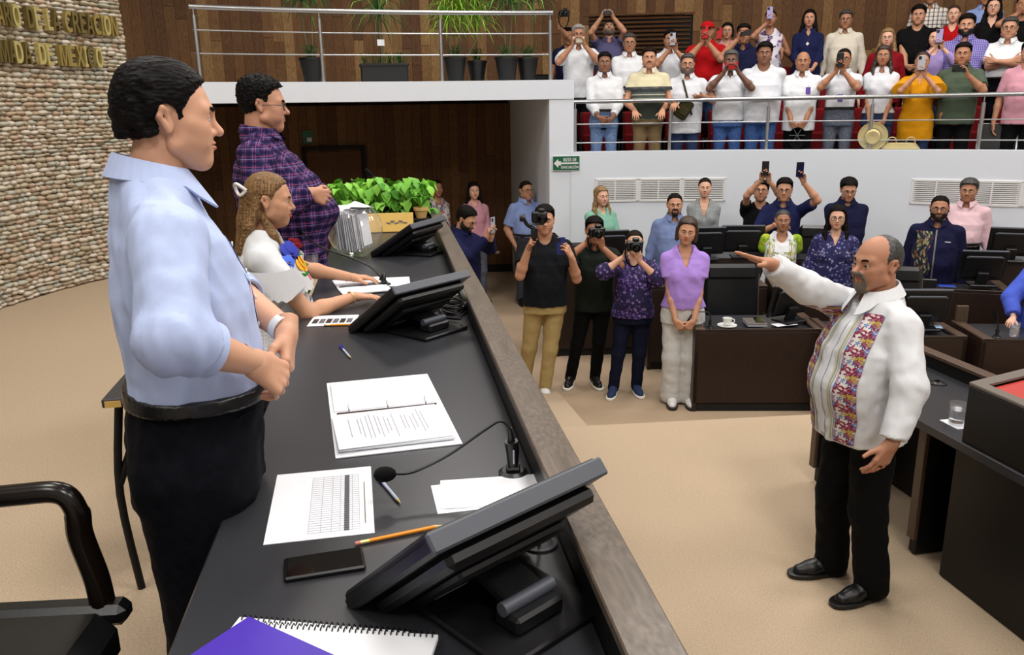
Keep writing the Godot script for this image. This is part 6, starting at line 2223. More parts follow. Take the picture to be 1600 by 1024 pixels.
# ------------------------------------------------------------------ the secretaries' table with the lectern
func build_table() -> void:
	var turn := atan(0.19)
	var t := thing("secretary_table", "long black table with a brown-edged ledge and open knee spaces beside the oath taker", "table", Vector3(1.735, 0, -4.50), turn)
	# local: x from the near edge (0) to the far ledge (0.62), z along the table towards the eye
	var len := 4.2
	bx("table_top", Vector3(0.58, 0.045, len), M.desk_top, t, at_(0.29, 0.735, len * 0.5), 0.004)
	bx("far_ledge", Vector3(0.07, 0.022, len), M.wenge_edge, t, at_(0.60, 0.835, len * 0.5), 0.003)
	bx("ledge_riser", Vector3(0.05, 0.085, len), M.desk_black, t, at_(0.60, 0.785, len * 0.5), 0.002)
	bx("far_panel", Vector3(0.04, 0.74, len), M.wenge, t, at_(0.605, 0.375, len * 0.5), 0.003)
	bx("end_panel", Vector3(0.54, 0.62, 0.045), M.desk_black, t, at_(0.33, 0.41, 0.05), 0.003)
	bx("panel_edge", Vector3(0.022, 0.62, 0.05), M.wenge_edge, t, at_(0.052, 0.41, 0.05), 0.003)
	bx("end_foot", Vector3(0.52, 0.10, 0.035), M.desk_black, t, at_(0.34, 0.05, 0.05), 0.003)
	bx("leg_panel", Vector3(0.36, 0.70, 0.05), M.desk_black, t, at_(0.28, 0.36, 0.90), 0.003)
	bx("panel_edge", Vector3(0.022, 0.62, 0.055), M.wenge_edge, t, at_(0.092, 0.40, 0.90), 0.003)
	bx("cabinet", Vector3(0.48, 0.70, len - 1.12), M.desk_black, t, at_(0.34, 0.355, 1.10 + (len - 1.12) * 0.5), 0.004)
	bx("modesty_panel", Vector3(0.03, 0.70, 1.1), M.desk_black, t, at_(0.50, 0.36, 0.55), 0.003)
	var g := lt("cable_cover", [Vector2(0.0001, 0.013), Vector2(0.022, 0.013), Vector2(0.030, 0.008), Vector2(0.045, 0.006), Vector2(0.047, 0.0)], M.black_plastic, t, t.transform.affine_inverse() * Transform3D(Basis(), Vector3(2.26, 0.757, -4.06)))
	lt("button", [Vector2(0.012, 0.013), Vector2(0.010, 0.024), Vector2(0.0001, 0.025)], M.black_plastic, g, t.transform.affine_inverse() * Transform3D(Basis(), Vector3(2.26, 0.757, -4.06)))
	# lectern box: a deep rim round a sunken red pad
	var l := thing("lectern_box", "black box lectern with a sunken red pad standing on the table", "lectern", Vector3(1.975, 0.7575, -3.30), turn)
	var w := 0.52
	var d := 0.85
	bx("near_side", Vector3(0.03, 0.26, d), M.desk_black, l, at_(0.015, 0.13, d * 0.5), 0.004)
	bx("far_side", Vector3(0.03, 0.34, d), M.desk_black, l, at_(w - 0.015, 0.17, d * 0.5), 0.004)
	var b := bag()
	var tilt := atan2(0.08, w)
	for z in [0.015, d - 0.015]:
		prism(b, PackedVector2Array([Vector2(0.03, 0.0), Vector2(w - 0.03, 0.0), Vector2(w - 0.03, 0.335), Vector2(0.03, 0.262)]), -0.015, 0.015, Transform3D(Basis(Vector3(1, 0, 0), Vector3(0, 0, 1), Vector3(0, 1, 0)), Vector3(0, 0, z)))
	put("end_walls", to_mesh(b), M.desk_black, l)
	var R := Transform3D(Basis(Vector3(0, 0, 1), tilt), Vector3(0, 0.262, 0))
	bx("rim_near", Vector3(0.045, 0.016, d), M.rim_grey, l, R * at_(0.0225, 0.006, d * 0.5), 0.003)
	bx("rim_far", Vector3(0.045, 0.016, d), M.rim_grey, l, R * at_(w - 0.0225, 0.006, d * 0.5), 0.003)
	bx("rim_end", Vector3(w - 0.08, 0.016, 0.06), M.rim_grey, l, R * at_(w * 0.5, 0.006, 0.03), 0.003)
	bx("rim_end", Vector3(w - 0.08, 0.016, 0.06), M.rim_grey, l, R * at_(w * 0.5, 0.006, d - 0.03), 0.003)
	bx("red_pad", Vector3(w - 0.09, 0.02, d - 0.12), M.red_leather, l, R * at_(w * 0.5, -0.016, d * 0.5), 0.004)
	bx("edge_stop", Vector3(0.02, 0.03, d), M.rim_grey, l, R * at_(w - 0.01, 0.028, d * 0.5), 0.004)
	for k in 2:
		lt("knob", [Vector2(0.0001, 0.012), Vector2(0.006, 0.010), Vector2(0.007, 0.004), Vector2(0.005, 0.0)], M.chrome, l, Transform3D(Basis(Vector3(0, 0, 1), PI / 2), Vector3(0.0, 0.10 - 0.03 * k, 0.44 + 0.02 * k)), 12)
	glass("clear glass of water on a white napkin beside the lectern", Vector3(2.055, 0.7595, -3.49), 0.037, 0.105, 0.062)
	var nk := thing("napkin", "folded white paper napkin under the water glass", "napkin", Vector3(2.075, 0.7575, -3.50), 0.2)
	bx("top_fold", Vector3(0.115, 0.0012, 0.115), M.white_paper, nk, at_(0, 0.0012, 0), 0.0)
	bx("lower_fold", Vector3(0.118, 0.0008, 0.118), M.white_paper, nk, at_(0.001, 0.0004, 0.001), 0.0)

# ------------------------------------------------------------------ the gallery: railings, tiers, seats, plants
func railing(label: String, a0: float, a1: float, posts: Array, y0: float, y1: float, cables: Array) -> void:
	var t := thing("railing", label, "railing", Vector3.ZERO)
	var r := 9.57
	var run := []
	var n := int((a1 - a0) / 1.5) + 2
	for k in n + 1: run.append(pol(r, lerpf(a0, a1, float(k) / n), y1))
	tb("handrail", run, 0.025, M.steel, t, 12)
	for a in posts:
		var tilt := Vector3(0, 0, 0)
		tb("post", [pol(r, a, y0), pol(r, a, y1 - 0.085)], 0.021, M.steel, t, 12)
		tb("pin", [pol(r, a, y1 - 0.09), pol(r, a, y1 - 0.01)], 0.008, M.steel, t, 8)
	for y in cables:
		var c := []
		for k in n + 1: c.append(pol(r, lerpf(a0 + 0.1, a1 - 0.1, float(k) / n), y))
		tb("cable", c, 0.0075, M.steel, t, 8)

func build_gallery() -> void:
	railing("long steel railing with two cables in front of the potted plants", -28.0, -3.3, [-27.75, -19.75, -11.4, -3.5], 2.54, 3.32, [2.845, 3.085])
	railing("steel railing with two cables in front of the standing public", -1.9, 40.0, [-1.65, 5.37, 12.35, 19.32, 26.15, 33.1], 1.68, 2.285, [1.79, 2.015])
	var tr := struct("floor_gallery", "stepped dark carpeted floor of the public gallery")
	for k in 4:
		var r0: float = [9.66, 10.36, 11.22, 12.05][k]
		var r1: float = [10.36, 11.22, 12.05, 13.1][k]
		arc_mesh("tier", M.groove, tr, r0, r1, -2.2, 44, LOW, 1.20 + 0.30 * k)
	# seats: one built, the others copied
	var seat := thing("theatre_seat", "", "seat", Vector3.ZERO)
	bx("back_cushion", Vector3(0.47, 0.60, 0.09), M.seat_red, seat, Transform3D(Basis(Vector3.RIGHT, -0.14), Vector3(0, 0.66, -0.20)), 0.03)
	bx("back_shell", Vector3(0.49, 0.64, 0.02), M.black_plastic, seat, Transform3D(Basis(Vector3.RIGHT, -0.14), Vector3(0, 0.64, -0.26)), 0.006)
	bx("seat_pad", Vector3(0.46, 0.42, 0.10), M.seat_red, seat, Transform3D(Basis(Vector3.RIGHT, -0.10), Vector3(0, 0.46, -0.10)), 0.03)
	for e in [-1, 1]:
		bx("arm_side", Vector3(0.03, 0.60, 0.30), M.black_plastic, seat, at_(0.255 * e, 0.30, -0.12), 0.01)
	var first := true
	for row in 3:
		var r: float = [10.30, 11.15, 12.0][row]
		var y: float = 1.20 + 0.30 * row
		var da := rad_to_deg(0.555 / r)
		var n := int(31.0 / da)
		for k in n:
			var a := -0.9 + da * (k + 0.5)
			var lab: String = ["red theatre seat with black arms in the front gallery row", "red theatre seat with black arms in the second gallery row", "red theatre seat with black arms in the third gallery row"][row]
			var grp: String = ["red seats of the front gallery row", "red seats of the second gallery row", "red seats of the third gallery row"][row]
			if first:
				seat.position = pol(r, a, y)
				seat.rotation.y = -deg_to_rad(a)
				tag(seat, lab, "seat", grp)
				first = false
			else:
				copy(seat, lab, pol(r, a, y), -deg_to_rad(a), grp)
	# folding chair and straw things at the right end
	for k in 2:
		var a: float = [27.3, 29.6][k]
		var f := thing("folding_chair", ["folding chair with a black seat leaning behind the railing, right of the sage green shirt", "folding chair with pale legs at the picture's right edge behind the railing"][k], "chair", pol(9.82, a, 1.20), -deg_to_rad(a))
		bx("backrest", Vector3(0.40, 0.42, 0.03), M.chair_leather, f, Transform3D(Basis(Vector3.RIGHT, -0.12), Vector3(0, 0.55, -0.05)), 0.012)
		bx("seat", Vector3(0.40, 0.05, 0.36), M.chair_leather, f, at_(0, 0.42, 0.06), 0.015)
		for e in [-1, 1]:
			tb("leg", [Vector3(0.20 * e, 0.0, 0.22), Vector3(0.20 * e, 0.76, -0.10)], 0.010, M.steel, f, 6)
			tb("leg", [Vector3(0.19 * e, 0.0, -0.16), Vector3(0.19 * e, 0.42, 0.18)], 0.010, M.steel, f, 6)
		tb("top_bar", [Vector3(-0.20, 0.76, -0.10), Vector3(0.20, 0.76, -0.10)], 0.010, M.steel, f, 6)
	var bg := thing("woven_bag", "pale woven bag with looped handles on the parapet below the mustard shawl", "bag", pol(9.60, 21.4, 1.683), -deg_to_rad(21.4))
	for k in 5:
		var loop := []
		for j in 21:
			var q := TAU * j / 20
			loop.append(Vector3(cos(q) * (0.20 - 0.012 * k), 0.012 + 0.014 * k, sin(q) * 0.045))
		tb("weave_ring", loop, 0.008, M.straw, bg, 6)
	for e in [-1, 1]:
		tb("handle", spline([Vector3(0.10 * e - 0.05, 0.07, 0), Vector3(0.10 * e - 0.03, 0.13, 0.01), Vector3(0.10 * e + 0.03, 0.13, 0.01), Vector3(0.10 * e + 0.05, 0.07, 0)], 5), 0.007, M.straw, bg, 6)
	# planters on the left
	var rng := RandomNumberGenerator.new()
	rng.seed = 31
	planter("tall dark planter of dracaena leftmost behind the gallery railing", pol(10.6, -19.75, 2.545), 0.145, 0.33, [[0.03, 1.05], [-0.05, 1.0]], M.frond, rng, 0.0)
	planter("tall dark planter with bright yellow-green fronds", pol(10.5, -9.8, 2.545), 0.145, 0.33, [[-0.06, 0.62], [0.06, 0.74], [0.22, 0.62], [0.0, 1.0]], M.frond_light, rng, 0.0)
	planter("tall dark planter standing close beside the yellow-green one", pol(10.75, -8.1, 2.545), 0.13, 0.30, [[0.0, 0.95]], M.frond, rng, 0.0)
	planter("tall dark planter of dracaena left of the gallery corner", pol(10.5, -6.1, 2.545), 0.15, 0.33, [[-0.02, 1.05], [0.05, 0.98]], M.frond, rng, 0.0)
	planter("tall dark planter with a slim trunk nearest the gallery corner", pol(10.65, -4.5, 2.545), 0.14, 0.33, [[0.05, 1.05]], M.frond, rng, 0.0)
	planter("wide low dark trough with a palm and trailing grass", pol(10.6, -14.8, 2.545), 0.30, 0.25, [[-0.02, 0.85]], M.frond, rng, 1.0)

func planter(label: String, at: Vector3, r: float, h: float, stems: Array, m: Material, rng: RandomNumberGenerator, trough: float) -> void:
	var t := thing("planter", label, "plant", at, 0.2)
	if trough > 0.0:
		bx("trough", Vector3(r * 2, h, 0.26), M.planter, t, at_(0, h * 0.5, 0), 0.012)
		bx("rim", Vector3(r * 2 + 0.03, 0.035, 0.29), M.planter, t, at_(0, h - 0.01, 0), 0.008)
		bx("soil", Vector3(r * 2 - 0.03, 0.02, 0.22), M.soil, t, at_(0, h, 0), 0.0)
		bx("label_card", Vector3(0.09, 0.075, 0.004), M.white_paper, t, at_(-0.03, h + 0.26, 0.12), 0.0)
		tb("label_stick", [Vector3(-0.03, h, 0.115), Vector3(-0.03, h + 0.24, 0.115)], 0.003, M.rim_grey, t, 5)
	else:
		lt("pot", [Vector2(0.0001, 0.0), Vector2(r * 0.66, 0.0), Vector2(r, h - 0.03), Vector2(r * 1.06, h - 0.03), Vector2(r * 1.06, h), Vector2(r * 0.92, h), Vector2(r * 0.9, h - 0.04), Vector2(0.0001, h - 0.04)], M.planter, t, Transform3D(), 20)
	# low grass at the foot
	var gb := bag()
	for k in (70 if trough > 0.0 else 34):
		var a := rng.randf() * TAU
		var o := Vector3(cos(a), 0, sin(a))
		var c := Vector3(rng.randf_range(-r, r) * (0.9 if trough > 0.0 else 0.3), h - 0.02, rng.randf_range(-0.06, 0.06))
		var L := rng.randf_range(0.10, 0.22)
		tube(gb, [c, c + o * L * 0.4 + Vector3(0, L * 0.85, 0), c + o * L + Vector3(0, L * rng.randf_range(0.3, 0.8), 0)], [0.006, 0.005, 0.001], 4, 0.4)
	put("ground_fronds", to_mesh(gb), M.frond, t).set_meta("kind", "stuff")
	for s in stems:
		var top := Vector3(s[0] * 1.4, h + s[1] * 0.68, rng.randf_range(-0.05, 0.05))
		tb("trunk", spline([Vector3(s[0] * 0.5, h - 0.05, 0), Vector3(s[0] * 1.3, h + s[1] * 0.35, 0.01), top], 4), 0.020 if trough > 0.0 else 0.011, M.trunk, t, 8)
		var n := 46
		for k in n:
			var a := TAU * k * 0.381966
			var o := Vector3(cos(a), 0, sin(a))
			var up := lerpf(0.9, -0.55, float(k) / n)
			var L := rng.randf_range(0.26, 0.40) * (1.35 if trough > 0.0 else 1.0)
			var c := top + Vector3(0, 0.10 * (1.0 - float(k) / n) - 0.03, 0)
			var fb := bag()
			tube(fb, [c, c + o * L * 0.35 + Vector3(0, L * (0.25 + 0.5 * up), 0), c + o * L * 0.75 + Vector3(0, L * (0.10 + 0.65 * up), 0), c + o * L * (1.0 - 0.3 * up) + Vector3(0, L * (-0.30 + 0.9 * up), 0)], [0.006, 0.011, 0.009, 0.001], 4, 0.25)
			put("frond", to_mesh(fb), m if rng.randf() < 0.8 else M.leaf1, t)

# ------------------------------------------------------------------ everyone in the hall
func phone(label: String, c: Vector3, yaw: float, land: bool, m: Material) -> void:
	var t := thing("smartphone", label, "phone", c, yaw)
	if land: t.rotation.z = PI / 2
	bx("case", Vector3(0.076, 0.155, 0.010), m, t, Transform3D(), 0.004)
	bx("screen", Vector3(0.068, 0.145, 0.001), M.screen, t, at_(0, 0, -0.0053), 0.0)
	bx("camera_bump", Vector3(0.030, 0.034, 0.004), M.black_plastic, t, at_(-0.018, 0.054, 0.0068), 0.003)
	for k in 2:
		lt("lens", [Vector2(0.0065, 0.0), Vector2(0.0065, 0.002), Vector2(0.0001, 0.0025)], M.lens_glass, t, Transform3D(Basis(Vector3.RIGHT, PI / 2), Vector3(-0.018, 0.062 - 0.016 * k, 0.0085)), 10)

func dslr(label: String, c: Vector3, yaw: float) -> void:
	var t := thing("camera", label, "camera", c, yaw)
	bx("body", Vector3(0.135, 0.085, 0.055), M.black_plastic, t, Transform3D(), 0.010)
	bx("grip", Vector3(0.036, 0.088, 0.075), M.black_leather, t, at_(-0.055, -0.002, 0.012), 0.012)
	bx("prism_hump", Vector3(0.06, 0.035, 0.055), M.black_plastic, t, at_(0.008, 0.055, 0.0), 0.012)
	lt("lens_barrel", [Vector2(0.034, 0.0), Vector2(0.036, 0.03), Vector2(0.038, 0.05), Vector2(0.038, 0.085), Vector2(0.033, 0.088), Vector2(0.031, 0.076)], M.black_plastic, t, Transform3D(Basis(Vector3.RIGHT, PI / 2), Vector3(0.008, -0.004, 0.025)), 24)
	lt("front_glass", [Vector2(0.0315, 0.0), Vector2(0.02, 0.004), Vector2(0.0001, 0.006)], M.lens_glass, t, Transform3D(Basis(Vector3.RIGHT, PI / 2), Vector3(0.008, -0.004, 0.098)), 20)
	lt("zoom_ring", [Vector2(0.0385, 0.0), Vector2(0.0385, 0.018)], M.monitor_grey, t, Transform3D(Basis(Vector3.RIGHT, PI / 2), Vector3(0.008, -0.004, 0.062)), 24)
	tb("strap", spline([Vector3(-0.068, 0.035, 0), Vector3(-0.085, -0.05, 0.02), Vector3(-0.06, -0.15, 0.0), Vector3(0.0, -0.19, -0.02), Vector3(0.05, -0.12, 0.0), Vector3(0.068, 0.035, 0)], 5), 0.007, M.black_cloth, t, 5)

func extras(P: Dictionary) -> void:
	var root: Node3D = last.root
	var h: float = last.h
	var tf: Cloth = last.top
	if P.has("phone"):
		phone(P.phone[3], P.phone[0], P.yaw, P.phone[1], M[P.phone[2]])
	if P.has("cap"):
		var b := bag()
		var prof := []
		for k in 9:
			var a := PI * 0.5 * k / 8
			prof.append(Vector2(maxf(cos(a) * 0.098, 0.0002), 0.045 + sin(a) * 0.088))
		lathe(b, prof, 20, Transform3D(Basis.from_scale(Vector3(0.90, 1, 1.12)), Vector3(0, 0, -0.010)))
		var brim := PackedVector2Array()
		for k in 13:
			var a := lerpf(-1.2, 1.2, k / 12.0)
			brim.append(Vector2(sin(a) * 0.083, 0.055 + cos(a) * 0.095 if absf(a) < 1.15 else 0.07))
		prism(b, brim, 0.046, 0.053, Transform3D(Basis(Vector3.RIGHT, 0.10), Vector3(0, 0.010, 0)))
		put("cap", to_mesh(b), P.cap, root, last.head)
	if P.has("pendant"):
		var p := Ray.hit(tf, Vector3(0, 0.735 * h, 0.6), Vector3(0, 0, -1))
		bx("pendant", Vector3(0.035, 0.035, 0.006), M.white_china, root, Transform3D(Basis(Vector3(0, 0, 1), PI / 4), p + Vector3(0, 0, 0.006)), 0.002)
		for e in [-1.0, 1.0]:
			tb("necklace", [p + Vector3(0, 0.02, 0.006), Ray.hit(tf, Vector3(0.035 * e, 0.79 * h, 0.6), Vector3(0, 0, -1)) + Vector3(0, 0, 0.004), last.neck + Vector3(0.06 * e, 0.0, 0.02)], 0.002, M.chrome, root, 5)
	if P.has("inner"):
		ribbon(last.skin, seq(9, func(k): return Vector2(0, (0.79 - 0.022 * k) * h)), 0.06, "inner_top", P.inner, root, Vector3(0, 0, -1), 6, 0.012)
	if P.has("nature"):
		ribbon(tf, seq(13, func(k): return Vector2(-0.115 + 0.02 * sin(k * 0.9), (0.80 - 0.024 * k) * h)), 0.072, "embroidered_scene", M.nature_print, root, Vector3(0, 0, -1), 5, 0.004, 2.6)
		ribbon(tf, seq(17, func(k): return Vector2(0.0, (0.81 - 0.022 * k) * h)), 0.007, "zip_placket", M.rim_grey, root)
		bx("chest_label", Vector3(0.07, 0.008, 0.003), M.white_paper, root, Transform3D(Basis(), Ray.hit(tf, Vector3(0.10, 0.745 * h, 0.6), Vector3(0, 0, -1)) + Vector3(0, 0, 0.003)), 0.0)
	if P.has("huipil"):
		ribbon(tf, seq(6, func(k): return Vector2(0, (0.735 - 0.016 * k) * h)), 0.105, "embroidered_yoke", M.huipil_flowers, root, Vector3(0, 0, -1), 8, 0.005, 3.5)
		for e in [-1.0, 1.0]:
			ribbon(tf, seq(8, func(k): return Vector2((0.105 + 0.002 * k) * e, (0.815 - 0.019 * k) * h)), 0.035, "embroidered_panel", M.huipil_flowers, root, Vector3(0, 0, -1), 5, 0.006, 3.5)
			var sl := bag()
			var A: Dictionary = last.arms[0 if e > 0 else 1]
			var cp := Caps.new()
			cp.add(A.s + Vector3(0.012 * e, 0.022, 0), A.s.lerp(A.e, 0.26) + Vector3(0.022 * e, 0.0, 0), 0.062, 0.072)
			net(cp, A.s - Vector3.ONE * 0.2, A.s + Vector3.ONE * 0.2, 0.012, sl)
			put("green_sleeve", to_mesh(sl), M.huipil_green, root)
	if P.has("sling"):
		var b := bag()
		var pts := []
		for k in 10:
			var u := k / 9.0
			pts.append(Ray.hit(tf, Vector3(lerpf(-0.02, 0.10, u) * -1.0 + 0.05, lerpf(0.56, 0.815, u) * h, 0.6), Vector3(0, 0, -1)) + Vector3(0, 0, 0.006))
		var sb := thing("sling_bag", "olive sling bag across the grey-bearded man's chest", "bag", root.position, root.rotation.y)
		tb("strap", pts, 0.013, M.olive_bag, sb, 6)
		bx("pouch", Vector3(0.17, 0.24, 0.07), M.olive_bag, sb, Transform3D(Basis(Vector3(0, 0, 1), -0.55), Ray.hit(tf, Vector3(-0.03, 0.60 * h, 0.7), Vector3(0, 0, -1)) + Vector3(0, 0, 0.035)), 0.025)
		bx("flap_pocket", Vector3(0.12, 0.10, 0.03), M.olive_bag, sb, Transform3D(Basis(Vector3(0, 0, 1), -0.55), Ray.hit(tf, Vector3(-0.03, 0.585 * h, 0.7), Vector3(0, 0, -1)) + Vector3(0, 0, 0.075)), 0.012)

func build_people() -> void:
	var cam_labels := ["small black camera held up at the gallery's left end", "black camera at the eye of the green polo photographer", "black camera at the eye of the violet floral photographer"]
	var ci := 0
	for P in crowd():
		person(P)
		extras(P)
		if P.has("camera"):
			dslr(cam_labels[ci], P.camera, P.yaw)
			ci += 1
		if P.has("gimbal"):
			gimbal(last.arms[1], last.arms[0])
		if P.lab.begins_with("bald old"):
			held_cap(last.root)
		if P.lab.begins_with("long-haired woman in a white polo"):
			straw_hat(last.root)
	presider()
	plaid_man()
	seated_woman()
	oath_taker()

func gimbal(R: Dictionary, L: Dictionary) -> void:
	var g := thing("gimbal_rig", "camera on a black hand-held gimbal in the charcoal T-shirt man's hand", "camera", Vector3(0.21, 1.30, -6.86), 0.0)
	var hand: Vector3 = (last.root as Node3D).transform * ((R.x as Transform3D) * Vector3(0, 0.085, 0.03))
	var o := g.position
	tb("handle", [hand + Vector3(0, -0.12, 0) - o, hand + Vector3(0.0, 0.05, 0) - o], 0.018, M.black_plastic, g, 10)
	bx("control_head", Vector3(0.06, 0.09, 0.05), M.black_plastic, g, Transform3D(Basis(), hand + Vector3(0, 0.07, 0) - o), 0.015)
	tb("motor_arm", spline([hand + Vector3(0, 0.11, 0) - o, hand + Vector3(-0.06, 0.145, -0.01) - o, hand + Vector3(-0.085, 0.19, 0.0) - o], 4), 0.016, M.black_plastic, g, 8)
	lt("motor", [Vector2(0.0001, 0.0), Vector2(0.030, 0.0), Vector2(0.033, 0.02), Vector2(0.030, 0.05), Vector2(0.0001, 0.052)], M.black_plastic, g, Transform3D(Basis(Vector3(0, 0, 1), PI / 2), hand + Vector3(-0.075, 0.205, 0.0) - o), 16)
	bx("camera_plate", Vector3(0.13, 0.014, 0.05), M.monitor_grey, g, Transform3D(Basis(), hand + Vector3(0.02, 0.150, 0) - o), 0.004)
	bx("camera_body", Vector3(0.135, 0.095, 0.06), M.black_plastic, g, Transform3D(Basis(), hand + Vector3(0.045, 0.208, -0.02) - o), 0.012)
	bx("prism_hump", Vector3(0.06, 0.035, 0.05), M.black_plastic, g, Transform3D(Basis(), hand + Vector3(0.06, 0.265, -0.02) - o), 0.012)
	lt("lens_barrel", [Vector2(0.040, 0.0), Vector2(0.045, 0.03), Vector2(0.047, 0.09), Vector2(0.040, 0.093), Vector2(0.036, 0.08)], M.black_plastic, g, Transform3D(Basis(Vector3.RIGHT, PI / 2), hand + Vector3(0.065, 0.208, 0.0) - o), 24)
	lt("front_glass", [Vector2(0.037, 0.0), Vector2(0.0001, 0.008)], M.lens_glass, g, Transform3D(Basis(Vector3.RIGHT, PI / 2), hand + Vector3(0.065, 0.208, 0.078) - o), 20)
	var lh: Vector3 = (last.root as Node3D).transform * ((L.x as Transform3D) * Vector3(0.0, 0.10, 0.035))
	phone("blue phone in the charcoal T-shirt cameraman's left hand", lh + Vector3(-0.02, 0.02, 0.01), 0.1, false, M.blue_phone)

func held_cap(root: Node3D) -> void:
	var t := thing("baseball_cap", "dark cap hanging upside down from the bald old man's hands", "cap", root.transform * Vector3(0.0, 0.40 * last.h, 0.27), root.rotation.y)
	var b := bag()
	var prof := []
	for k in 9:
		var a := PI * 0.5 * k / 8
		prof.append(Vector2(maxf(cos(a) * 0.095, 0.0002), sin(a) * 0.11))
	lathe(b, prof, 20, Transform3D(Basis(Vector3.RIGHT, -PI * 0.42), Vector3(0, 0, 0)))
	put("crown", to_mesh(b), M.black_cloth, t)
	var br := bag()
	var pts := PackedVector2Array()
	for k in 13:
		var a := PI * k / 12
		pts.append(Vector2(cos(a) * 0.085, -sin(a) * 0.075))
	prism(br, pts, -0.003, 0.004, Transform3D(Basis(Vector3.RIGHT, -PI * 0.45), Vector3(0, -0.085, 0.01)))
	put("brim", to_mesh(br), M.black_cloth, t)
	for k in 3:
		tb("strap_seam", [Vector3(0.09 * cos(k * 1.05), 0.09 * sin(k * 1.05), 0.01), Vector3(-0.09 * cos(k * 1.05), -0.09 * sin(k * 1.05), 0.01)], 0.004, M.grey_plastic, t, 5)

func straw_hat(root: Node3D) -> void:
	var t := thing("straw_hat", "pale straw hat held below the rail by the long-haired woman", "hat", root.transform * Vector3(-0.02, 0.385 * last.h, 0.255), root.rotation.y)
	t.rotation.x = 0.15
	var F := Transform3D(Basis(Vector3.RIGHT, PI / 2), Vector3.ZERO)
	lt("brim", [Vector2(0.088, 0.006), Vector2(0.13, 0.0), Vector2(0.165, 0.012), Vector2(0.165, 0.017), Vector2(0.13, 0.006), Vector2(0.088, 0.010)], M.straw, t, F, 36)
	lt("crown", [Vector2(0.09, 0.006), Vector2(0.086, 0.06), Vector2(0.072, 0.085), Vector2(0.03, 0.078), Vector2(0.0001, 0.072)], M.straw, t, F, 32)
	lt("hat_band", [Vector2(0.091, 0.010), Vector2(0.0895, 0.034)], M.black_cloth, t, F, 32)

# The young man standing at the desk in the foreground.
func presider() -> void:
	var P := {"lab": "young man in a pale blue shirt standing at the presidium desk, hands clasped", "at": Vector3(-0.735, DAIS, -1.74), "yaw": atan2(0.89, -0.45), "h": 1.765, "hs": 0.895, "headz": 0.022, "neckk": 0.86, "fat": 0.36, "folds": Vector3(1.5, 0.7, 1.5), "cell": 0.0088, "hcell": 0.0034, "haircell": 0.0036, "kind": "young", "amp": 0.008,
		"skin": Color(0.835, 0.635, 0.520), "brow": M.hair_black, "hair": ["slick", M.hair_glossy], "top": {"m": M.oxford, "sl": 1.36, "hem": 0.586, "v": 0.075, "vw": 0.024, "collar": M.oxford, "cbig": 0.016, "loose": 0.016, "cuff": 1.0, "gap": 0.30}, "bot": {"m": M.jeans_ink, "belt": M.black_leather, "wide": 0.022}, "legk": 1.30, "hipz": -0.012, "shoe": M.black_leather,
		"head": Vector3(3, 0, 0), "gaze": Vector3(2, 4, 0), "feet": [Vector3(0.10, 0, -0.01), Vector3(-0.10, 0, -0.06)],
		"R": [Vector3(-0.532, 1.712, -1.57), Vector3(0.45, -0.62, -0.62), Vector3(-0.8, -0.3, -0.3), "clasp", Vector3(-0.5, -0.6, 0.7)], "elbowR": Vector3(-0.628, 1.80, -1.44),
		"L": [Vector3(-0.520, 1.715, -1.80), Vector3(0.12, -0.72, 0.66), Vector3(-0.85, -0.1, 0.2), "clasp", Vector3(-0.5, -0.6, -0.7)], "elbowL": Vector3(-0.74, 1.80, -1.99)}
	person(P)
	var root: Node3D = last.root
	var tf: Cloth = last.top
	var h: float = last.h
	var inv := root.transform.affine_inverse()
	# placket, buttons, pocket, rolled cuff, watch
	ribbon(tf, seq(15, func(k): return Vector2(0.0, (0.775 - 0.0132 * k) * h)), 0.017, "placket", M.oxford, root, Vector3(0, 0, -1), 4, 0.004)
	for k in 5:
		var fp := Ray.hit(tf, Vector3(0, (0.765 - 0.036 * k) * h, 0.6), Vector3(0, 0, -1))
		lt("button", [Vector2(0.0055, 0.0), Vector2(0.0055, 0.003), Vector2(0.0001, 0.0035)], M.white_china, root, Transform3D(Basis(Vector3.RIGHT, PI / 2), fp + Vector3(0, 0, 0.005)), 12)
	for e in [-1.0, 1.0]:
		lt("button", [Vector2(0.0045, 0.0), Vector2(0.0045, 0.003), Vector2(0.0001, 0.0035)], M.white_china, root, Transform3D(Basis(Vector3.RIGHT, PI / 2), last.neck + Vector3(0.032 * e, -0.062, 0.092)), 10)
	ribbon(tf, seq(6, func(k): return Vector2(0.088, (0.745 - 0.016 * k) * h)), 0.055, "chest_pocket", M.oxford, root, Vector3(0, 0, -1), 5, 0.003)
	for A in last.arms:
		var d: Vector3 = (A.w - A.e).normalized()
		var c: Vector3 = A.e.lerp(A.w, 0.33)
		var cb := bag()
		lathe(cb, [Vector2(0.055, -0.03), Vector2(0.058, -0.028), Vector2(0.056, 0.024), Vector2(0.052, 0.026), Vector2(0.045, 0.020)], 22, Transform3D(frame(d, Vector3(0, 0, 1)), c))
		put("rolled_cuff", to_mesh(cb), M.oxford, root)
	var W: Dictionary = last.arms[0]
	var wd: Vector3 = (W.w - W.e).normalized()
	lt("watch_band", [Vector2(0.030, -0.011), Vector2(0.033, -0.011), Vector2(0.033, 0.011), Vector2(0.030, 0.011)], M.white_china, root, Transform3D(frame(wd, Vector3(0, 0, 1)), W.w - wd * 0.018), 20)
	# belt loops, side pocket seam with a rivet
	for e in [-1.0, 1.0]:
		var sp := []
		for k in 7:
			var a := k / 6.0
			sp.append(Vector3(e * (0.155 + 0.022 * a), (0.572 - 0.055 * a * a) * h, 0.115 - 0.10 * a))
		tb("pocket_seam", sp, 0.0022, M.jeans_dark, root, 5)

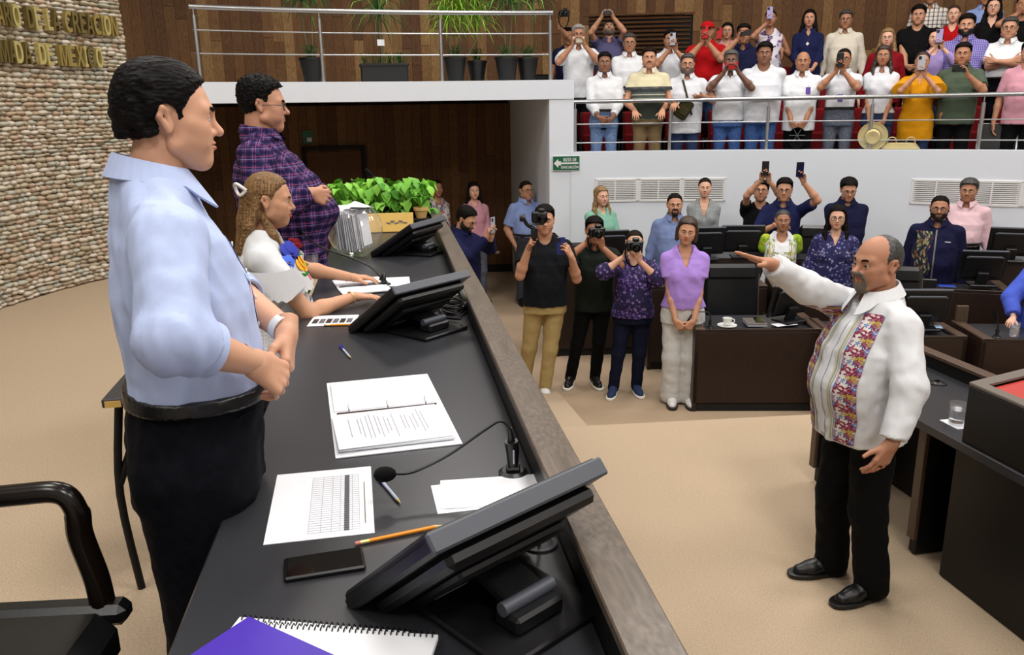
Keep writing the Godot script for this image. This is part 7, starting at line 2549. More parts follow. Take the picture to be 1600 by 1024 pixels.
func plaid_man() -> void:
	var P := {"lab": "heavy man in a purple plaid shirt and glasses standing with hands folded on his belly", "at": Vector3(-1.27, DAIS, -4.42), "yaw": atan2(0.96, -0.10), "h": 1.80, "fat": 1.30, "shw": 1.12, "cell": 0.012, "hcell": 0.0042, "haircell": 0.0045, "kind": "stout", "amp": 0.014, "hs": 1.10, "lean": -3.0,
		"skin": Color(0.755, 0.555, 0.450), "hair": ["short", M.hair_glossy], "top": {"m": M.plaid, "sl": 1.92, "hem": 0.44, "v": 0.06, "collar": M.plaid, "loose": 0.022, "grow": 0.012}, "bot": {"m": M.black_trouser}, "glasses": 0.002, "head": Vector3(4, 8, 0),
		"R": [Vector3(-1.035, 1.80, -4.21), Vector3(0.75, -0.30, -0.58), Vector3(-0.7, 0.0, -0.5), "clasp", Vector3(-0.6, -0.5, 0.7)],
		"L": [Vector3(-1.03, 1.775, -4.53), Vector3(0.35, -0.42, 0.80), Vector3(-0.9, 0.0, 0.2), "clasp", Vector3(-0.6, -0.5, -0.7)]}
	person(P)
	var W: Dictionary = last.arms[0]
	var wd: Vector3 = (W.w - W.e).normalized()
	lt("bracelet", [Vector2(0.036, -0.005), Vector2(0.039, 0.0), Vector2(0.036, 0.005)], M.chrome, last.root, Transform3D(frame(wd, Vector3(0, 0, 1)), W.w - wd * 0.03), 20)

func seated_woman() -> void:
	var P := {"lab": "seated fair-haired woman in a white embroidered blouse resting her forearms on the desk", "at": Vector3(-1.09, DAIS, -3.47), "yaw": atan2(0.96, -0.20), "h": 1.62, "sit": 0.565, "fem": 1.0, "fat": 0.55, "cell": 0.0085, "hcell": 0.0038, "haircell": 0.0045, "kind": "stout_woman", "amp": 0.007, "lean": 5.0,
		"skin": Color(0.795, 0.595, 0.470), "hair": ["halfup", M.hair_fair], "brow": M.hair_brown, "top": {"n": "blouse", "m": M.white_cotton, "sl": 0.62, "hem": 0.50, "v": 0.075, "vw": 0.062, "round": 1, "loose": 0.026}, "bot": {"m": M.black_skirt, "n": "skirt"}, "head": Vector3(6, 0, 0),
		"R": [Vector3(-0.70, 1.405, -3.52), Vector3(0.92, -0.10, -0.35), Vector3(0.05, -1, 0), "rest", Vector3(-0.6, -0.4, 0.8)],
		"L": [Vector3(-0.80, 1.405, -3.96), Vector3(0.95, -0.05, -0.12), Vector3(0.05, -1, 0), "rest", Vector3(-0.5, -0.4, -0.8)]}
	person(P)
	var root: Node3D = last.root
	var tf: Cloth = last.top
	var hx: Transform3D = last.head
	var neck: Vector3 = last.neck
	var ht := neck.y
	# lace flounce round the shoulders: a scalloped skirt of cloth
	var b := bag()
	b["uv"] = PackedVector2Array()
	var n := 96
	var rows := 8
	for j in rows + 1:
		for i in n + 1:
			var a := TAU * i / n
			var d := Vector3(sin(a) * 1.0, 0, cos(a) * 0.86)
			var u := float(j) / rows
			var org := neck + Vector3(0, -0.11 - 0.115 * u - 0.02 * absf(sin(a)), 0.012)
			var p := org + d * 0.7
			# outermost of the blouse at this height and direction
			var q := Ray.hit(tf, p, -d, 0.66)
			var sc := 0.010 * absf(sin(a * 24.0)) if j == rows else 0.0
			var flare := 0.012 + 0.020 * u + 0.007 * sin(a * 13.0) * u
			b.v.append(q + d * flare - Vector3(0, sc, 0))
			b.n.append((d + Vector3(0, 0.25, 0)).normalized())
			b.c.append(Color(1, 1, 1))
			b.uv.append(Vector2(i / 3.0, u * 3.5))
	for j in rows:
		for i in n:
			var k := j * (n + 1) + i
			b.i.append_array([k, k + 1, k + n + 1, k + 1, k + n + 2, k + n + 1])
	put("lace_flounce", to_mesh(b), M.lace, root)
	# lace hem hanging in front
	ribbon(tf, seq(7, func(k): return Vector2(0.0, ht - 0.30 - 0.022 * k)), 0.12, "lace_hem", M.lace, root, Vector3(0, 0, -1), 8, 0.010, 16.0)
	ribbon(tf, seq(9, func(k): return Vector2(0.0, ht - 0.30 - 0.022 * k)), 0.10, "lace_side", M.lace, root, Vector3(1, 0, 0), 8, 0.010, 16.0)
	# embroidered flowers round the neckline
	var rng := RandomNumberGenerator.new()
	rng.seed = 19
	var fl := [[-0.62, 0.085, "thread_blue", 0.062], [-0.95, 0.11, "thread_sky", 0.034], [-0.25, 0.155, "thread_yellow", 0.060], [0.15, 0.150, "thread_red", 0.066], [0.0, 0.085, "thread_violet", 0.040], [0.55, 0.10, "thread_pink", 0.058], [-0.42, 0.205, "thread_orange", 0.030], [0.40, 0.19, "thread_blue", 0.034], [0.9, 0.09, "thread_sky", 0.045], [1.25, 0.10, "thread_red", 0.040], [-0.10, 0.215, "thread_pink", 0.034]]
	for f in fl:
		var a: float = f[0]
		var dd := Vector3(sin(a), 0, cos(a))
		var org := neck + Vector3(0, -f[1], 0.012)
		var c := Ray.hit(tf, org + dd * 0.6, -dd, 0.59) + dd * 0.014
		var nn := (dd + Vector3(0, 0.55, 0)).normalized()
		var fr := frame(Vector3.UP, nn)
		var fb := bag()
		var r: float = f[3]
		for k in 6:
			var t := TAU * k / 6 + rng.randf() * 0.4
			var e := fr * Vector3(cos(t), sin(t), 0)
			var bb := bag()
			lathe(bb, [Vector2(0.0001, -0.1), Vector2(0.8, -0.05), Vector2(1.0, 0.0), Vector2(0.7, 0.10), Vector2(0.0001, 0.16)], 10)
			pour(fb, bb, Transform3D(Basis(fr.x * r * 0.5, nn * r * 0.22, fr.x.cross(nn) * r * 0.5), c + e * r * 0.52))
		put("embroidered_flower", to_mesh(fb), M[f[2]], root)
		var eb := bag()
		lathe(eb, [Vector2(0.0001, -0.1), Vector2(0.8, 0.0), Vector2(0.0001, 0.5)], 10, Transform3D(Basis(fr.x * r * 0.26, nn * r * 0.12, fr.x.cross(nn) * r * 0.26), c + nn * r * 0.03))
		put("flower_eye", to_mesh(eb), M.thread_yellow if f[2] != "thread_yellow" else M.thread_orange, root)
		for k in 2:
			var t2 := rng.randf() * TAU
			var e2 := fr * Vector3(cos(t2), sin(t2), 0)
			var lb := bag()
			tube(lb, [c + e2 * r * 0.7 - nn * 0.006, c + e2 * r * 1.15 - nn * 0.002, c + e2 * r * 1.6 - nn * 0.010], [0.004, 0.014, 0.002], 6, 0.4)
			put("embroidered_leaf", to_mesh(lb), M.thread_green, root)
	# hair claw, earring, bracelet
	tb("hair_claw", spline([hx * Vector3(-0.05, 0.045, -0.10), hx * Vector3(-0.045, 0.07, -0.14), hx * Vector3(-0.01, 0.062, -0.155), hx * Vector3(-0.005, 0.03, -0.145), hx * Vector3(-0.04, 0.02, -0.125), hx * Vector3(-0.05, 0.045, -0.10)], 4), 0.007, M.white_china, root, 8)
	for e in [-1.0, 1.0]:
		lt("earring", [Vector2(0.0001, -0.006), Vector2(0.006, 0.0), Vector2(0.0001, 0.006)], M.chrome, root, Transform3D(Basis(), hx * Vector3(0.082 * e, -0.036, -0.008)), 10)
	var A: Dictionary = last.arms[1]
	var wd: Vector3 = (A.w - A.e).normalized()
	lt("bracelet", [Vector2(0.029, -0.003), Vector2(0.031, 0.0), Vector2(0.029, 0.003)], M.brass_bright, root, Transform3D(frame(wd, Vector3(0, 0, 1)), A.w - wd * 0.02), 18)
	tb("necklace", seq(11, func(k): return neck + Vector3(sin((lerpf(-1.3, 1.3, k / 10.0))) * 0.066, -0.012 - 0.03 * cos((lerpf(-1.3, 1.3, k / 10.0))), 0.02 + cos((lerpf(-1.3, 1.3, k / 10.0))) * 0.062)), 0.0015, M.brass_bright, root, 5)
	# the chair she sits on
	var ch := thing("office_chair", "black leather chair under the seated woman", "chair", Vector3(-1.12, DAIS, -3.46), root.rotation.y)
	bx("seat", Vector3(0.50, 0.09, 0.48), M.chair_leather, ch, at_(0, 0.44, 0.03), 0.03)
	bx("backrest", Vector3(0.46, 0.36, 0.08), M.chair_leather, ch, at_(0, 0.66, -0.28), 0.03)
	tb("column", [Vector3(0, 0.08, 0), Vector3(0, 0.40, 0)], 0.03, M.dark_metal, ch, 10)
	for k in 5:
		var a := TAU * k / 5
		tb("foot", [Vector3(0, 0.09, 0), Vector3(cos(a) * 0.27, 0.03, sin(a) * 0.27)], [0.026, 0.02], M.dark_metal, ch, 6)

func oath_taker() -> void:
	var P := {"lab": "greying man in a white embroidered guayabera with his right arm stretched out in oath", "at": Vector3(1.55, 0, -3.36), "yaw": deg_to_rad(-77), "h": 1.665, "fat": 0.72, "cell": 0.0085, "hcell": 0.0036, "haircell": 0.0040, "kind": "older", "amp": 0.009, "shw": 0.95, "handk": 1.06,
		"skin": Color(0.695, 0.495, 0.390), "hair": ["thinning", M.hair_steel], "brow": M.hair_dark, "beard": ["goatee", M.beard_grey], "top": {"n": "guayabera", "m": M.white_cotton, "sl": 1.93, "hem": 0.468, "v": 0.05, "vw": 0.026, "collar": M.white_cotton, "cbig": 0.026, "loose": 0.018, "grow": 0.012, "cuff": 0.9, "gap": 0.28}, "bot": {"m": M.black_trouser, "wide": 0.022, "len": 0.05}, "shoe": M.black_leather,
		"head": Vector3(0, 5, 0), "toe": 6.0, "feet": [Vector3(0.115, 0, -0.04), Vector3(-0.115, 0, 0.01)],
		"R": [Vector3(1.035, 1.590, -3.30), Vector3(-0.93, 0.32, 0.22), Vector3(-0.25, -0.93, 0.1), "flat", Vector3(0.2, -1, -0.2)],
		"L": [Vector3(1.520, 0.885, -3.0), Vector3(-0.42, -0.85, 0.05), Vector3(-0.3, 0.1, -0.9), "relaxed", Vector3(0.9, 0.1, 0.5)], "elbowL": Vector3(1.60, 1.09, -3.07)}
	person(P)
	var root: Node3D = last.root
	var tf: Cloth = last.top
	var h: float = last.h
	var run := func(x: float, bend: float, y0: float, y1: float) -> Array:
		var r := []
		for k in 25:
			var u := k / 24.0
			r.append(Vector2(x + bend * sin(u * PI * 0.9), lerpf(y0, y1, u) * h))
		return r
	for e in [-1.0, 1.0]:
		ribbon(tf, run.call(0.105 * e, 0.022 * e, 0.815, 0.476), 0.042, "embroidered_band", M.embroidery, root, Vector3(0, 0, -1), 6, 0.005, 11.9)
	for e in [-1.0, 1.0]:
		ribbon(tf, run.call(0.048 * e, 0.012 * e, 0.80, 0.478), 0.010, "openwork_strip", M.openwork, root, Vector3(0, 0, -1), 3, 0.004, 30.0)
	ribbon(tf, run.call(0.0, 0.0, 0.79, 0.46), 0.016, "placket", M.white_cotton, root, Vector3(0, 0, -1), 3, 0.004)
	var A: Dictionary = last.arms[0]
	lt("ring", [Vector2(0.0095, -0.0025), Vector2(0.011, 0.0), Vector2(0.0095, 0.0025)], M.brass_bright, root, (A.x as Transform3D) * at_(-0.0105, 0.105, 0.004), 14)

func crowd() -> Array:
	return [
		{"lab": "man in a white long-sleeved shirt and pale jeans, hands clasped at the gallery rail", "at": Vector3(1.213, 1.200, -10.609), "yaw": -0.071, "h": 1.666, "top": {"m": M.white_cotton, "sl": 1.70, "hem": 0.575, "collar": M.white_cotton, "v": 0.07}, "bot": {"m": M.jeans_pale, "belt": M.black_leather}, "pose": "clasp", "fat": 0.35, "skin": Color(0.550, 0.382, 0.295), "hair": ["short", M.hair_black]},
		{"lab": "man in a cream and green striped polo with both hands on the rail", "at": Vector3(1.767, 1.200, -10.587), "yaw": -0.135, "h": 1.716, "top": {"m": M.band_polo, "sl": 0.60, "hem": 0.500, "collar": M.cream_linen, "v": 0.05}, "bot": {"m": M.tan}, "pose": "rail", "fat": 0.75, "skin": Color(0.750, 0.552, 0.440), "hair": ["short", M.hair_dark], "beard": ["moustache", M.beard_dark]},
		{"lab": "grey-bearded man in glasses and a white navy-trimmed polo with an olive sling bag", "at": Vector3(2.239, 1.200, -10.544), "yaw": -0.190, "h": 1.624, "top": {"m": M.white_polo, "sl": 0.60, "hem": 0.420, "collar": M.white_polo, "v": 0.07}, "bot": {"m": M.jeans_mid}, "fat": 0.75, "skin": Color(0.750, 0.552, 0.440), "hair": ["short", M.hair_steel], "beard": ["full", M.beard_grey], "glasses": 0.0018, "sling": true, "R": [Vector3(2.052, 2.260, -10.295), Vector3(-0.347, -0.500, 0.748), Vector3(0.094, -0.800, -0.491), "rest", Vector3(-0.574, -0.300, -0.721)], "L": [Vector3(2.383, 2.330, -10.272), Vector3(-0.801, -0.100, 0.457), Vector3(0.094, 0.600, -0.491), "relaxed", Vector3(0.880, -0.500, -0.340)]},
		{"lab": "grey-haired dark-skinned man in a white polo filming with a red phone held level", "at": Vector3(2.758, 1.200, -10.470), "yaw": -0.249, "h": 1.656, "top": {"m": M.white_polo, "sl": 0.60, "hem": 0.500, "collar": M.white_polo, "v": 0.07}, "bot": {"m": M.jeans_blue}, "fat": 0.55, "skin": Color(0.450, 0.317, 0.255), "hair": ["short", M.hair_grey], "R": [Vector3(2.614, 2.597, -10.217), Vector3(0.314, 0.900, 0.183), Vector3(0.895, 0.000, 0.538), "hold", Vector3(-0.751, -0.900, -0.294)], "L": [Vector3(2.779, 2.597, -10.175), Vector3(-0.364, 0.900, 0.010), Vector3(-1.043, 0.000, 0.044), "hold", Vector3(0.800, -0.900, 0.101)], "phone": [Vector3(2.691, 2.672, -10.177), true, "red_phone", "red phone held level by the grey-haired man in the front gallery row"]},
		{"lab": "heavy young man in a plain white T-shirt and blue jeans in the front gallery row", "at": Vector3(3.147, 1.200, -10.395), "yaw": -0.295, "h": 1.740, "top": {"m": M.white_polo, "sl": 0.70, "hem": 0.460}, "bot": {"m": M.jeans_blue}, "pose": "back", "fat": 1.0, "skin": Color(0.550, 0.382, 0.295), "hair": ["thick", M.hair_black]},
		{"lab": "bald old man in a white guayabera holding a dark cap over the rail", "at": Vector3(3.588, 1.200, -10.291), "yaw": -0.346, "h": 1.624, "top": {"m": M.white_cotton, "sl": 0.70, "hem": 0.430, "collar": M.white_cotton, "v": 0.06, "loose": 0.02}, "bot": {"m": M.black_trouser}, "pose": "low", "fat": 0.5, "skin": Color(0.670, 0.472, 0.360), "hair": ["balding", M.hair_grey], "kind": "older", "badge": M.id_violet, "badgex": 0.085, "badgey": 0.72},
		{"lab": "man in a white polo and grey jeans filming with a black phone", "at": Vector3(4.032, 1.200, -10.164), "yaw": -0.398, "h": 1.637, "top": {"m": M.white_polo, "sl": 0.60, "hem": 0.575, "collar": M.white_polo, "v": 0.06}, "bot": {"m": M.jeans_grey, "belt": M.black_leather}, "fat": 0.3, "skin": Color(0.670, 0.472, 0.360), "hair": ["crop", M.hair_black], "glasses": 0.0018, "badge": M.id_violet, "badgex": 0.0, "R": [Vector3(3.876, 2.586, -9.964), Vector3(-0.024, 1.000, 0.315), Vector3(0.243, 0.000, 0.970), "hold", Vector3(-0.699, -0.900, -0.402)], "L": [Vector3(3.948, 2.576, -9.928), Vector3(-0.235, 1.000, 0.172), Vector3(-0.863, 0.000, 0.505), "hold", Vector3(0.776, -0.900, 0.218)], "phone": [Vector3(3.887, 2.711, -9.900), false, "black_plastic", "black phone in front of the grey-jeaned man's face"]},
		{"lab": "long-haired woman in a white polo and jeans holding a straw hat below the rail", "at": Vector3(4.443, 1.200, -10.026), "yaw": -0.447, "h": 1.650, "top": {"m": M.white_polo, "sl": 0.50, "hem": 0.540, "collar": M.white_polo, "v": 0.05}, "bot": {"m": M.jeans_mid}, "pose": "low", "fem": 1.0, "fat": 0.15, "skin": Color(0.670, 0.472, 0.360), "hair": ["longfront", M.hair_ombre]},
		{"lab": "woman in a mustard yellow shawl top filming with a white phone", "at": Vector3(4.838, 1.200, -9.874), "yaw": -0.494, "h": 1.563, "top": {"m": M.mustard, "sl": 1.00, "hem": 0.370, "loose": 0.045, "v": 0.12}, "bot": {"m": M.jeans_mid}, "fem": 1.0, "fat": 0.5, "skin": Color(0.750, 0.552, 0.440), "hair": ["pony", M.hair_brown], "glasses": 0.0018, "R": [Vector3(4.695, 2.522, -9.673), Vector3(-0.054, 1.000, 0.312), Vector3(0.149, 0.000, 0.989), "hold", Vector3(-0.657, -0.900, -0.467)], "L": [Vector3(4.763, 2.512, -9.630), Vector3(-0.251, 1.000, 0.149), Vector3(-0.907, 0.000, 0.420), "hold", Vector3(0.752, -0.900, 0.291)], "phone": [Vector3(4.700, 2.647, -9.608), false, "silver_phone", "white phone held by the woman in mustard yellow"]},
		{"lab": "man in a sage green short-sleeved shirt filming with a wide black phone", "at": Vector3(5.214, 1.200, -9.711), "yaw": -0.539, "h": 1.649, "top": {"m": M.sage, "sl": 0.75, "hem": 0.460, "collar": M.sage, "v": 0.05}, "bot": {"m": M.black_trouser}, "fat": 0.75, "skin": Color(0.670, 0.472, 0.360), "hair": ["short", M.hair_black], "L": [Vector3(5.145, 2.497, -9.426), Vector3(-0.352, 0.900, -0.094), Vector3(-1.012, 0.000, -0.256), "hold", Vector3(0.738, -0.900, 0.325)], "phone": [Vector3(5.062, 2.572, -9.452), true, "black_plastic", "wide black phone held by the man in sage green"], "R": [Vector3(5.042, 2.137, -9.697), Vector3(-0.189, -1.000, 0.120), Vector3(0.858, 0.000, 0.513), "relaxed", Vector3(0.170, 0.000, -1.063)]},
		{"lab": "person in a navy shirt holding a small camera up at the gallery's left end", "at": Vector3(0.878, 1.800, -12.298), "yaw": -0.027, "h": 1.500, "top": {"m": M.deep_navy, "sl": 0.60, "hem": 0.440}, "bot": {"m": M.deep_navy}, "fat": 0.6, "skin": Color(0.670, 0.472, 0.360), "hair": ["short", M.hair_black], "camera2": true, "camera": Vector3(0.806, 3.496, -12.060), "L": [Vector3(0.719, 3.341, -12.102), Vector3(0.195, 1.000, 0.205), Vector3(-0.613, 0.000, 0.484), "grip", Vector3(0.608, -0.300, -0.284)]},
		{"lab": "white-haired man in glasses and a white guayabera with a pale phone at his mouth", "at": Vector3(0.955, 1.500, -11.469), "yaw": -0.037, "h": 1.783, "top": {"m": M.white_cotton, "sl": 0.75, "hem": 0.470, "collar": M.white_cotton, "v": 0.06, "loose": 0.02}, "bot": {"m": M.black_trouser}, "fat": 0.45, "skin": Color(0.670, 0.472, 0.360), "hair": ["short", M.hair_white], "glasses": 0.0018, "kind": "older", "R": [Vector3(0.850, 3.003, -11.223), Vector3(0.346, 0.900, 0.113), Vector3(0.988, 0.000, 0.337), "hold", Vector3(-0.796, -0.900, -0.130)], "L": [Vector3(1.020, 3.003, -11.216), Vector3(-0.354, 0.900, 0.087), Vector3(-1.011, 0.000, 0.262), "hold", Vector3(0.803, -0.900, -0.070)], "phone": [Vector3(0.934, 3.078, -11.200), true, "cream_phone", "pale cream phone at the white-haired man's mouth"]},
		{"lab": "man in a slate purple polo tilting his head back under a phone raised overhead", "at": Vector3(1.464, 1.800, -12.294), "yaw": -0.084, "h": 1.610, "top": {"m": M.slate_polo, "sl": 0.55, "hem": 0.470, "collar": M.slate_polo, "v": 0.06}, "bot": {"m": M.jeans_mid}, "fat": 0.45, "skin": Color(0.750, 0.552, 0.440), "head": Vector3(-38, 0, 0), "hair": ["crop", M.hair_grey], "beard": ["full", M.beard_grey], "R": [Vector3(1.322, 3.435, -12.065), Vector3(0.340, 0.900, 0.129), Vector3(0.971, 0.000, 0.383), "hold", Vector3(-0.789, -0.900, -0.167)], "L": [Vector3(1.491, 3.435, -12.051), Vector3(-0.357, 0.900, 0.070), Vector3(-1.022, 0.000, 0.215), "hold", Vector3(0.806, -0.900, -0.033)], "phone": [Vector3(1.405, 3.510, -12.038), true, "slate_phone", "slate phone raised overhead in the gallery by the slate purple polo"]},
		{"lab": "man in glasses and a white buttoned shirt behind the striped polo", "at": Vector3(1.641, 1.500, -11.456), "yaw": -0.110, "h": 1.652, "top": {"m": M.white_cotton, "sl": 1.85, "hem": 0.575, "collar": M.white_cotton, "v": 0.04}, "bot": {"m": M.jeans_ink, "belt": M.black_leather}, "pose": "low", "fat": 0.7, "skin": Color(0.670, 0.472, 0.360), "hair": ["short", M.hair_steel], "glasses": 0.0018, "buttons": M.white_china},
		{"lab": "man in a white polo raising a silver phone before his face", "at": Vector3(2.181, 1.500, -11.415), "yaw": -0.166, "h": 1.688, "top": {"m": M.white_polo, "sl": 0.55, "hem": 0.500, "collar": M.white_polo, "v": 0.06}, "bot": {"m": M.jeans_ink}, "fat": 0.3, "skin": Color(0.670, 0.472, 0.360), "hair": ["short", M.hair_black], "R": [Vector3(2.128, 2.936, -11.176), Vector3(0.049, 1.000, 0.312), Vector3(0.459, 0.000, 0.888), "hold", Vector3(-0.772, -0.900, -0.231)], "L": [Vector3(2.206, 2.926, -11.158), Vector3(-0.189, 1.000, 0.222), Vector3(-0.724, 0.000, 0.690), "hold", Vector3(0.806, -0.900, 0.034)], "phone": [Vector3(2.153, 3.061, -11.116), false, "silver_phone", "silver phone before the face of a man in a white polo"]},
		{"lab": "man in a red polo and red cap filming with a red phone", "at": Vector3(2.656, 1.500, -11.356), "yaw": -0.216, "h": 1.802, "top": {"m": M.red_polo, "sl": 0.60, "hem": 0.520, "collar": M.red_polo, "v": 0.05}, "bot": {"m": M.jeans_mid}, "fat": 0.7, "skin": Color(0.670, 0.472, 0.360), "hair": ["crop", M.hair_black], "cap": M.red_polo, "R": [Vector3(2.542, 3.012, -11.131), Vector3(0.033, 1.000, 0.314), Vector3(0.414, 0.000, 0.910), "hold", Vector3(-0.760, -0.900, -0.269)], "L": [Vector3(2.619, 3.002, -11.109), Vector3(-0.200, 1.000, 0.212), Vector3(-0.758, 0.000, 0.653), "hold", Vector3(0.803, -0.900, 0.074)], "phone": [Vector3(2.564, 3.137, -11.070), false, "red_phone", "red phone held by the man in the red cap"]},
		{"lab": "woman in a pink top with short dark hair behind the red-capped man", "at": Vector3(3.119, 1.800, -12.122), "yaw": -0.244, "h": 1.518, "top": {"m": M.rose, "sl": 0.60, "hem": 0.450, "v": 0.06}, "bot": {"m": M.black_trouser}, "fem": 1.0, "fat": 0.5, "skin": Color(0.750, 0.552, 0.440), "hair": ["bob", M.hair_black], "glasses": 0.0016, "R": [Vector3(2.927, 3.061, -11.938), Vector3(0.025, 1.000, 0.315), Vector3(0.389, 0.000, 0.921), "hold", Vector3(-0.752, -0.900, -0.290)], "phone": [Vector3(2.948, 3.186, -11.876), false, "red_phone", "red phone held by the woman in pink behind the red cap"]},
		{"lab": "man in a dark navy polo filming with a black phone held level", "at": Vector3(3.121, 1.500, -11.278), "yaw": -0.265, "h": 1.740, "top": {"m": M.deep_navy, "sl": 0.60, "hem": 0.500, "collar": M.deep_navy, "v": 0.06}, "bot": {"m": M.jeans_ink}, "fat": 0.7, "skin": Color(0.670, 0.472, 0.360), "hair": ["short", M.hair_black], "R": [Vector3(2.978, 3.039, -11.026), Vector3(0.312, 0.900, 0.188), Vector3(0.886, 0.000, 0.552), "hold", Vector3(-0.746, -0.900, -0.306)], "phone": [Vector3(3.055, 3.114, -10.985), true, "black_plastic", "black phone held level by the man in the dark navy polo"], "L": [Vector3(3.254, 2.412, -11.117), Vector3(0.044, -1.000, 0.219), Vector3(-0.965, 0.000, -0.262), "relaxed", Vector3(0.648, 0.000, -0.860)]},
		{"lab": "woman in a sleeveless white and violet print dress raising a lilac phone", "at": Vector3(3.687, 1.800, -12.006), "yaw": -0.299, "h": 1.681, "top": {"m": M.print_dress, "sl": 0.00, "hem": 0.360, "v": 0.05}, "bot": {"m": M.white_trouser}, "fem": 1.0, "fat": 0.55, "skin": Color(0.670, 0.472, 0.360), "hair": ["bun", M.hair_dark], "R": [Vector3(3.575, 3.303, -11.806), Vector3(0.007, 1.000, 0.316), Vector3(0.337, 0.000, 0.941), "hold", Vector3(-0.735, -0.900, -0.331)], "phone": [Vector3(3.592, 3.428, -11.743), false, "lilac_phone", "lilac phone raised by the woman in the print dress"], "L": [Vector3(3.824, 2.951, -11.839), Vector3(0.037, -1.000, 0.221), Vector3(-0.956, 0.000, -0.295), "relaxed", Vector3(0.677, 0.000, -0.838)]},
		{"lab": "woman in a navy blouse with long dark hair and a pale pendant", "at": Vector3(4.188, 1.800, -11.880), "yaw": -0.348, "h": 1.659, "top": {"m": M.navy, "sl": 1.50, "hem": 0.470, "v": 0.09, "collar": M.navy}, "bot": {"m": M.jeans_mid}, "pose": "clasp", "fem": 1.0, "fat": 0.35, "skin": Color(0.750, 0.552, 0.440), "hair": ["long", M.hair_black], "pendant": true},
		{"lab": "grey-haired man in a cream long-sleeved shirt with arms at his sides", "at": Vector3(4.640, 1.800, -11.744), "yaw": -0.393, "h": 1.629, "top": {"m": M.cream_linen, "sl": 1.95, "hem": 0.460, "v": 0.03, "collar": M.cream_linen}, "bot": {"m": M.khaki}, "pose": "side", "fat": 0.7, "skin": Color(0.670, 0.472, 0.360), "hair": ["short", M.hair_steel], "glasses": 0.0016},
		{"lab": "smiling blonde woman in a wine red cardigan behind the long-haired woman", "at": Vector3(4.816, 1.500, -10.805), "yaw": -0.447, "h": 1.602, "top": {"m": M.wine, "sl": 1.90, "hem": 0.440, "v": 0.08}, "bot": {"m": M.black_trouser}, "fem": 1.0, "fat": 0.6, "skin": Color(0.850, 0.662, 0.560), "hair": ["long", M.hair_blond], "glasses": 0.0014},
		{"lab": "young man in a plain black T-shirt in the upper gallery row", "at": Vector3(5.483, 1.800, -11.436), "yaw": -0.478, "h": 1.645, "top": {"m": M.black_cloth, "sl": 0.60, "hem": 0.460}, "bot": {"m": M.black_trouser}, "pose": "clasp", "fat": 0.75, "skin": Color(0.750, 0.552, 0.440), "hair": ["thick", M.hair_black]},
		{"lab": "young woman in a lilac knit top holding a phone beside her face", "at": Vector3(5.322, 1.500, -10.603), "yaw": -0.502, "h": 1.576, "top": {"m": M.lilac_knit, "sl": 1.60, "hem": 0.500, "v": 0.03}, "bot": {"m": M.jeans_mid}, "fem": 1.0, "fat": 0.3, "skin": Color(0.850, 0.662, 0.560), "hair": ["long", M.hair_black], "R": [Vector3(5.231, 2.863, -10.397), Vector3(-0.057, 1.000, 0.311), Vector3(0.141, 0.000, 0.990), "hold", Vector3(-0.653, -0.900, -0.473)], "L": [Vector3(5.299, 2.853, -10.354), Vector3(-0.252, 1.000, 0.147), Vector3(-0.911, 0.000, 0.413), "hold", Vector3(0.749, -0.900, 0.297)], "phone": [Vector3(5.235, 2.988, -10.332), false, "lilac_phone", "violet phone held by the woman in the lilac knit top"]},
		{"lab": "person in a black and white checked shirt, head above the picture's edge", "at": Vector3(5.953, 2.100, -12.106), "yaw": -0.487, "h": 1.676, "top": {"m": M.check_white, "sl": 0.60, "hem": 0.460, "collar": M.check_white}, "bot": {"m": M.jeans_ink}, "fat": 0.55, "skin": Color(0.670, 0.472, 0.360), "hair": ["short", M.hair_black]},
		{"lab": "young woman in a sleeveless red top with hair tied back", "at": Vector3(5.865, 1.800, -11.271), "yaw": -0.516, "h": 1.620, "top": {"m": M.red_polo, "sl": 0.00, "hem": 0.470, "v": 0.08}, "bot": {"m": M.black_trouser}, "fem": 1.0, "fat": 0.15, "skin": Color(0.850, 0.662, 0.560), "hair": ["pony", M.hair_brown]},
		{"lab": "bearded man in a purple checked shirt behind the sage green shirt", "at": Vector3(5.624, 1.500, -10.469), "yaw": -0.535, "h": 1.733, "top": {"m": M.check_purple, "sl": 0.70, "hem": 0.460, "collar": M.check_purple, "v": 0.04}, "bot": {"m": M.jeans_ink}, "pose": "low", "fat": 0.85, "skin": Color(0.750, 0.552, 0.440), "hair": ["thick", M.hair_black], "beard": ["full", M.beard_dark]},
		{"lab": "woman in black with very long wavy black hair in the upper row", "at": Vector3(6.271, 1.800, -11.078), "yaw": -0.558, "h": 1.690, "top": {"m": M.black_cloth, "sl": 1.60, "hem": 0.460, "v": 0.12}, "bot": {"m": M.black_trouser}, "fem": 1.0, "fat": 0.35, "skin": Color(0.850, 0.662, 0.560), "hair": ["verylong", M.hair_black], "glasses": 0.0016},
		{"lab": "person in a pale blue shirt behind the wavy-haired woman, head out of the picture", "at": Vector3(6.569, 2.100, -11.823), "yaw": -0.546, "h": 1.612, "top": {"m": M.sky, "sl": 0.60, "hem": 0.460, "collar": M.sky}, "bot": {"m": M.jeans_ink}, "fat": 0.4, "skin": Color(0.670, 0.472, 0.360), "hair": ["short", M.hair_black]},
		{"lab": "man in glasses and a white shirt with folded arms", "at": Vector3(6.035, 1.500, -10.267), "yaw": -0.582, "h": 1.669, "top": {"m": M.white_cotton, "sl": 0.75, "hem": 0.575, "collar": M.white_cotton, "v": 0.05}, "bot": {"m": M.jeans_ink, "belt": M.black_leather}, "pose": "cross", "fat": 0.8, "skin": Color(0.750, 0.552, 0.440), "hair": ["short", M.hair_steel], "glasses": 0.002, "buttons": M.white_china},
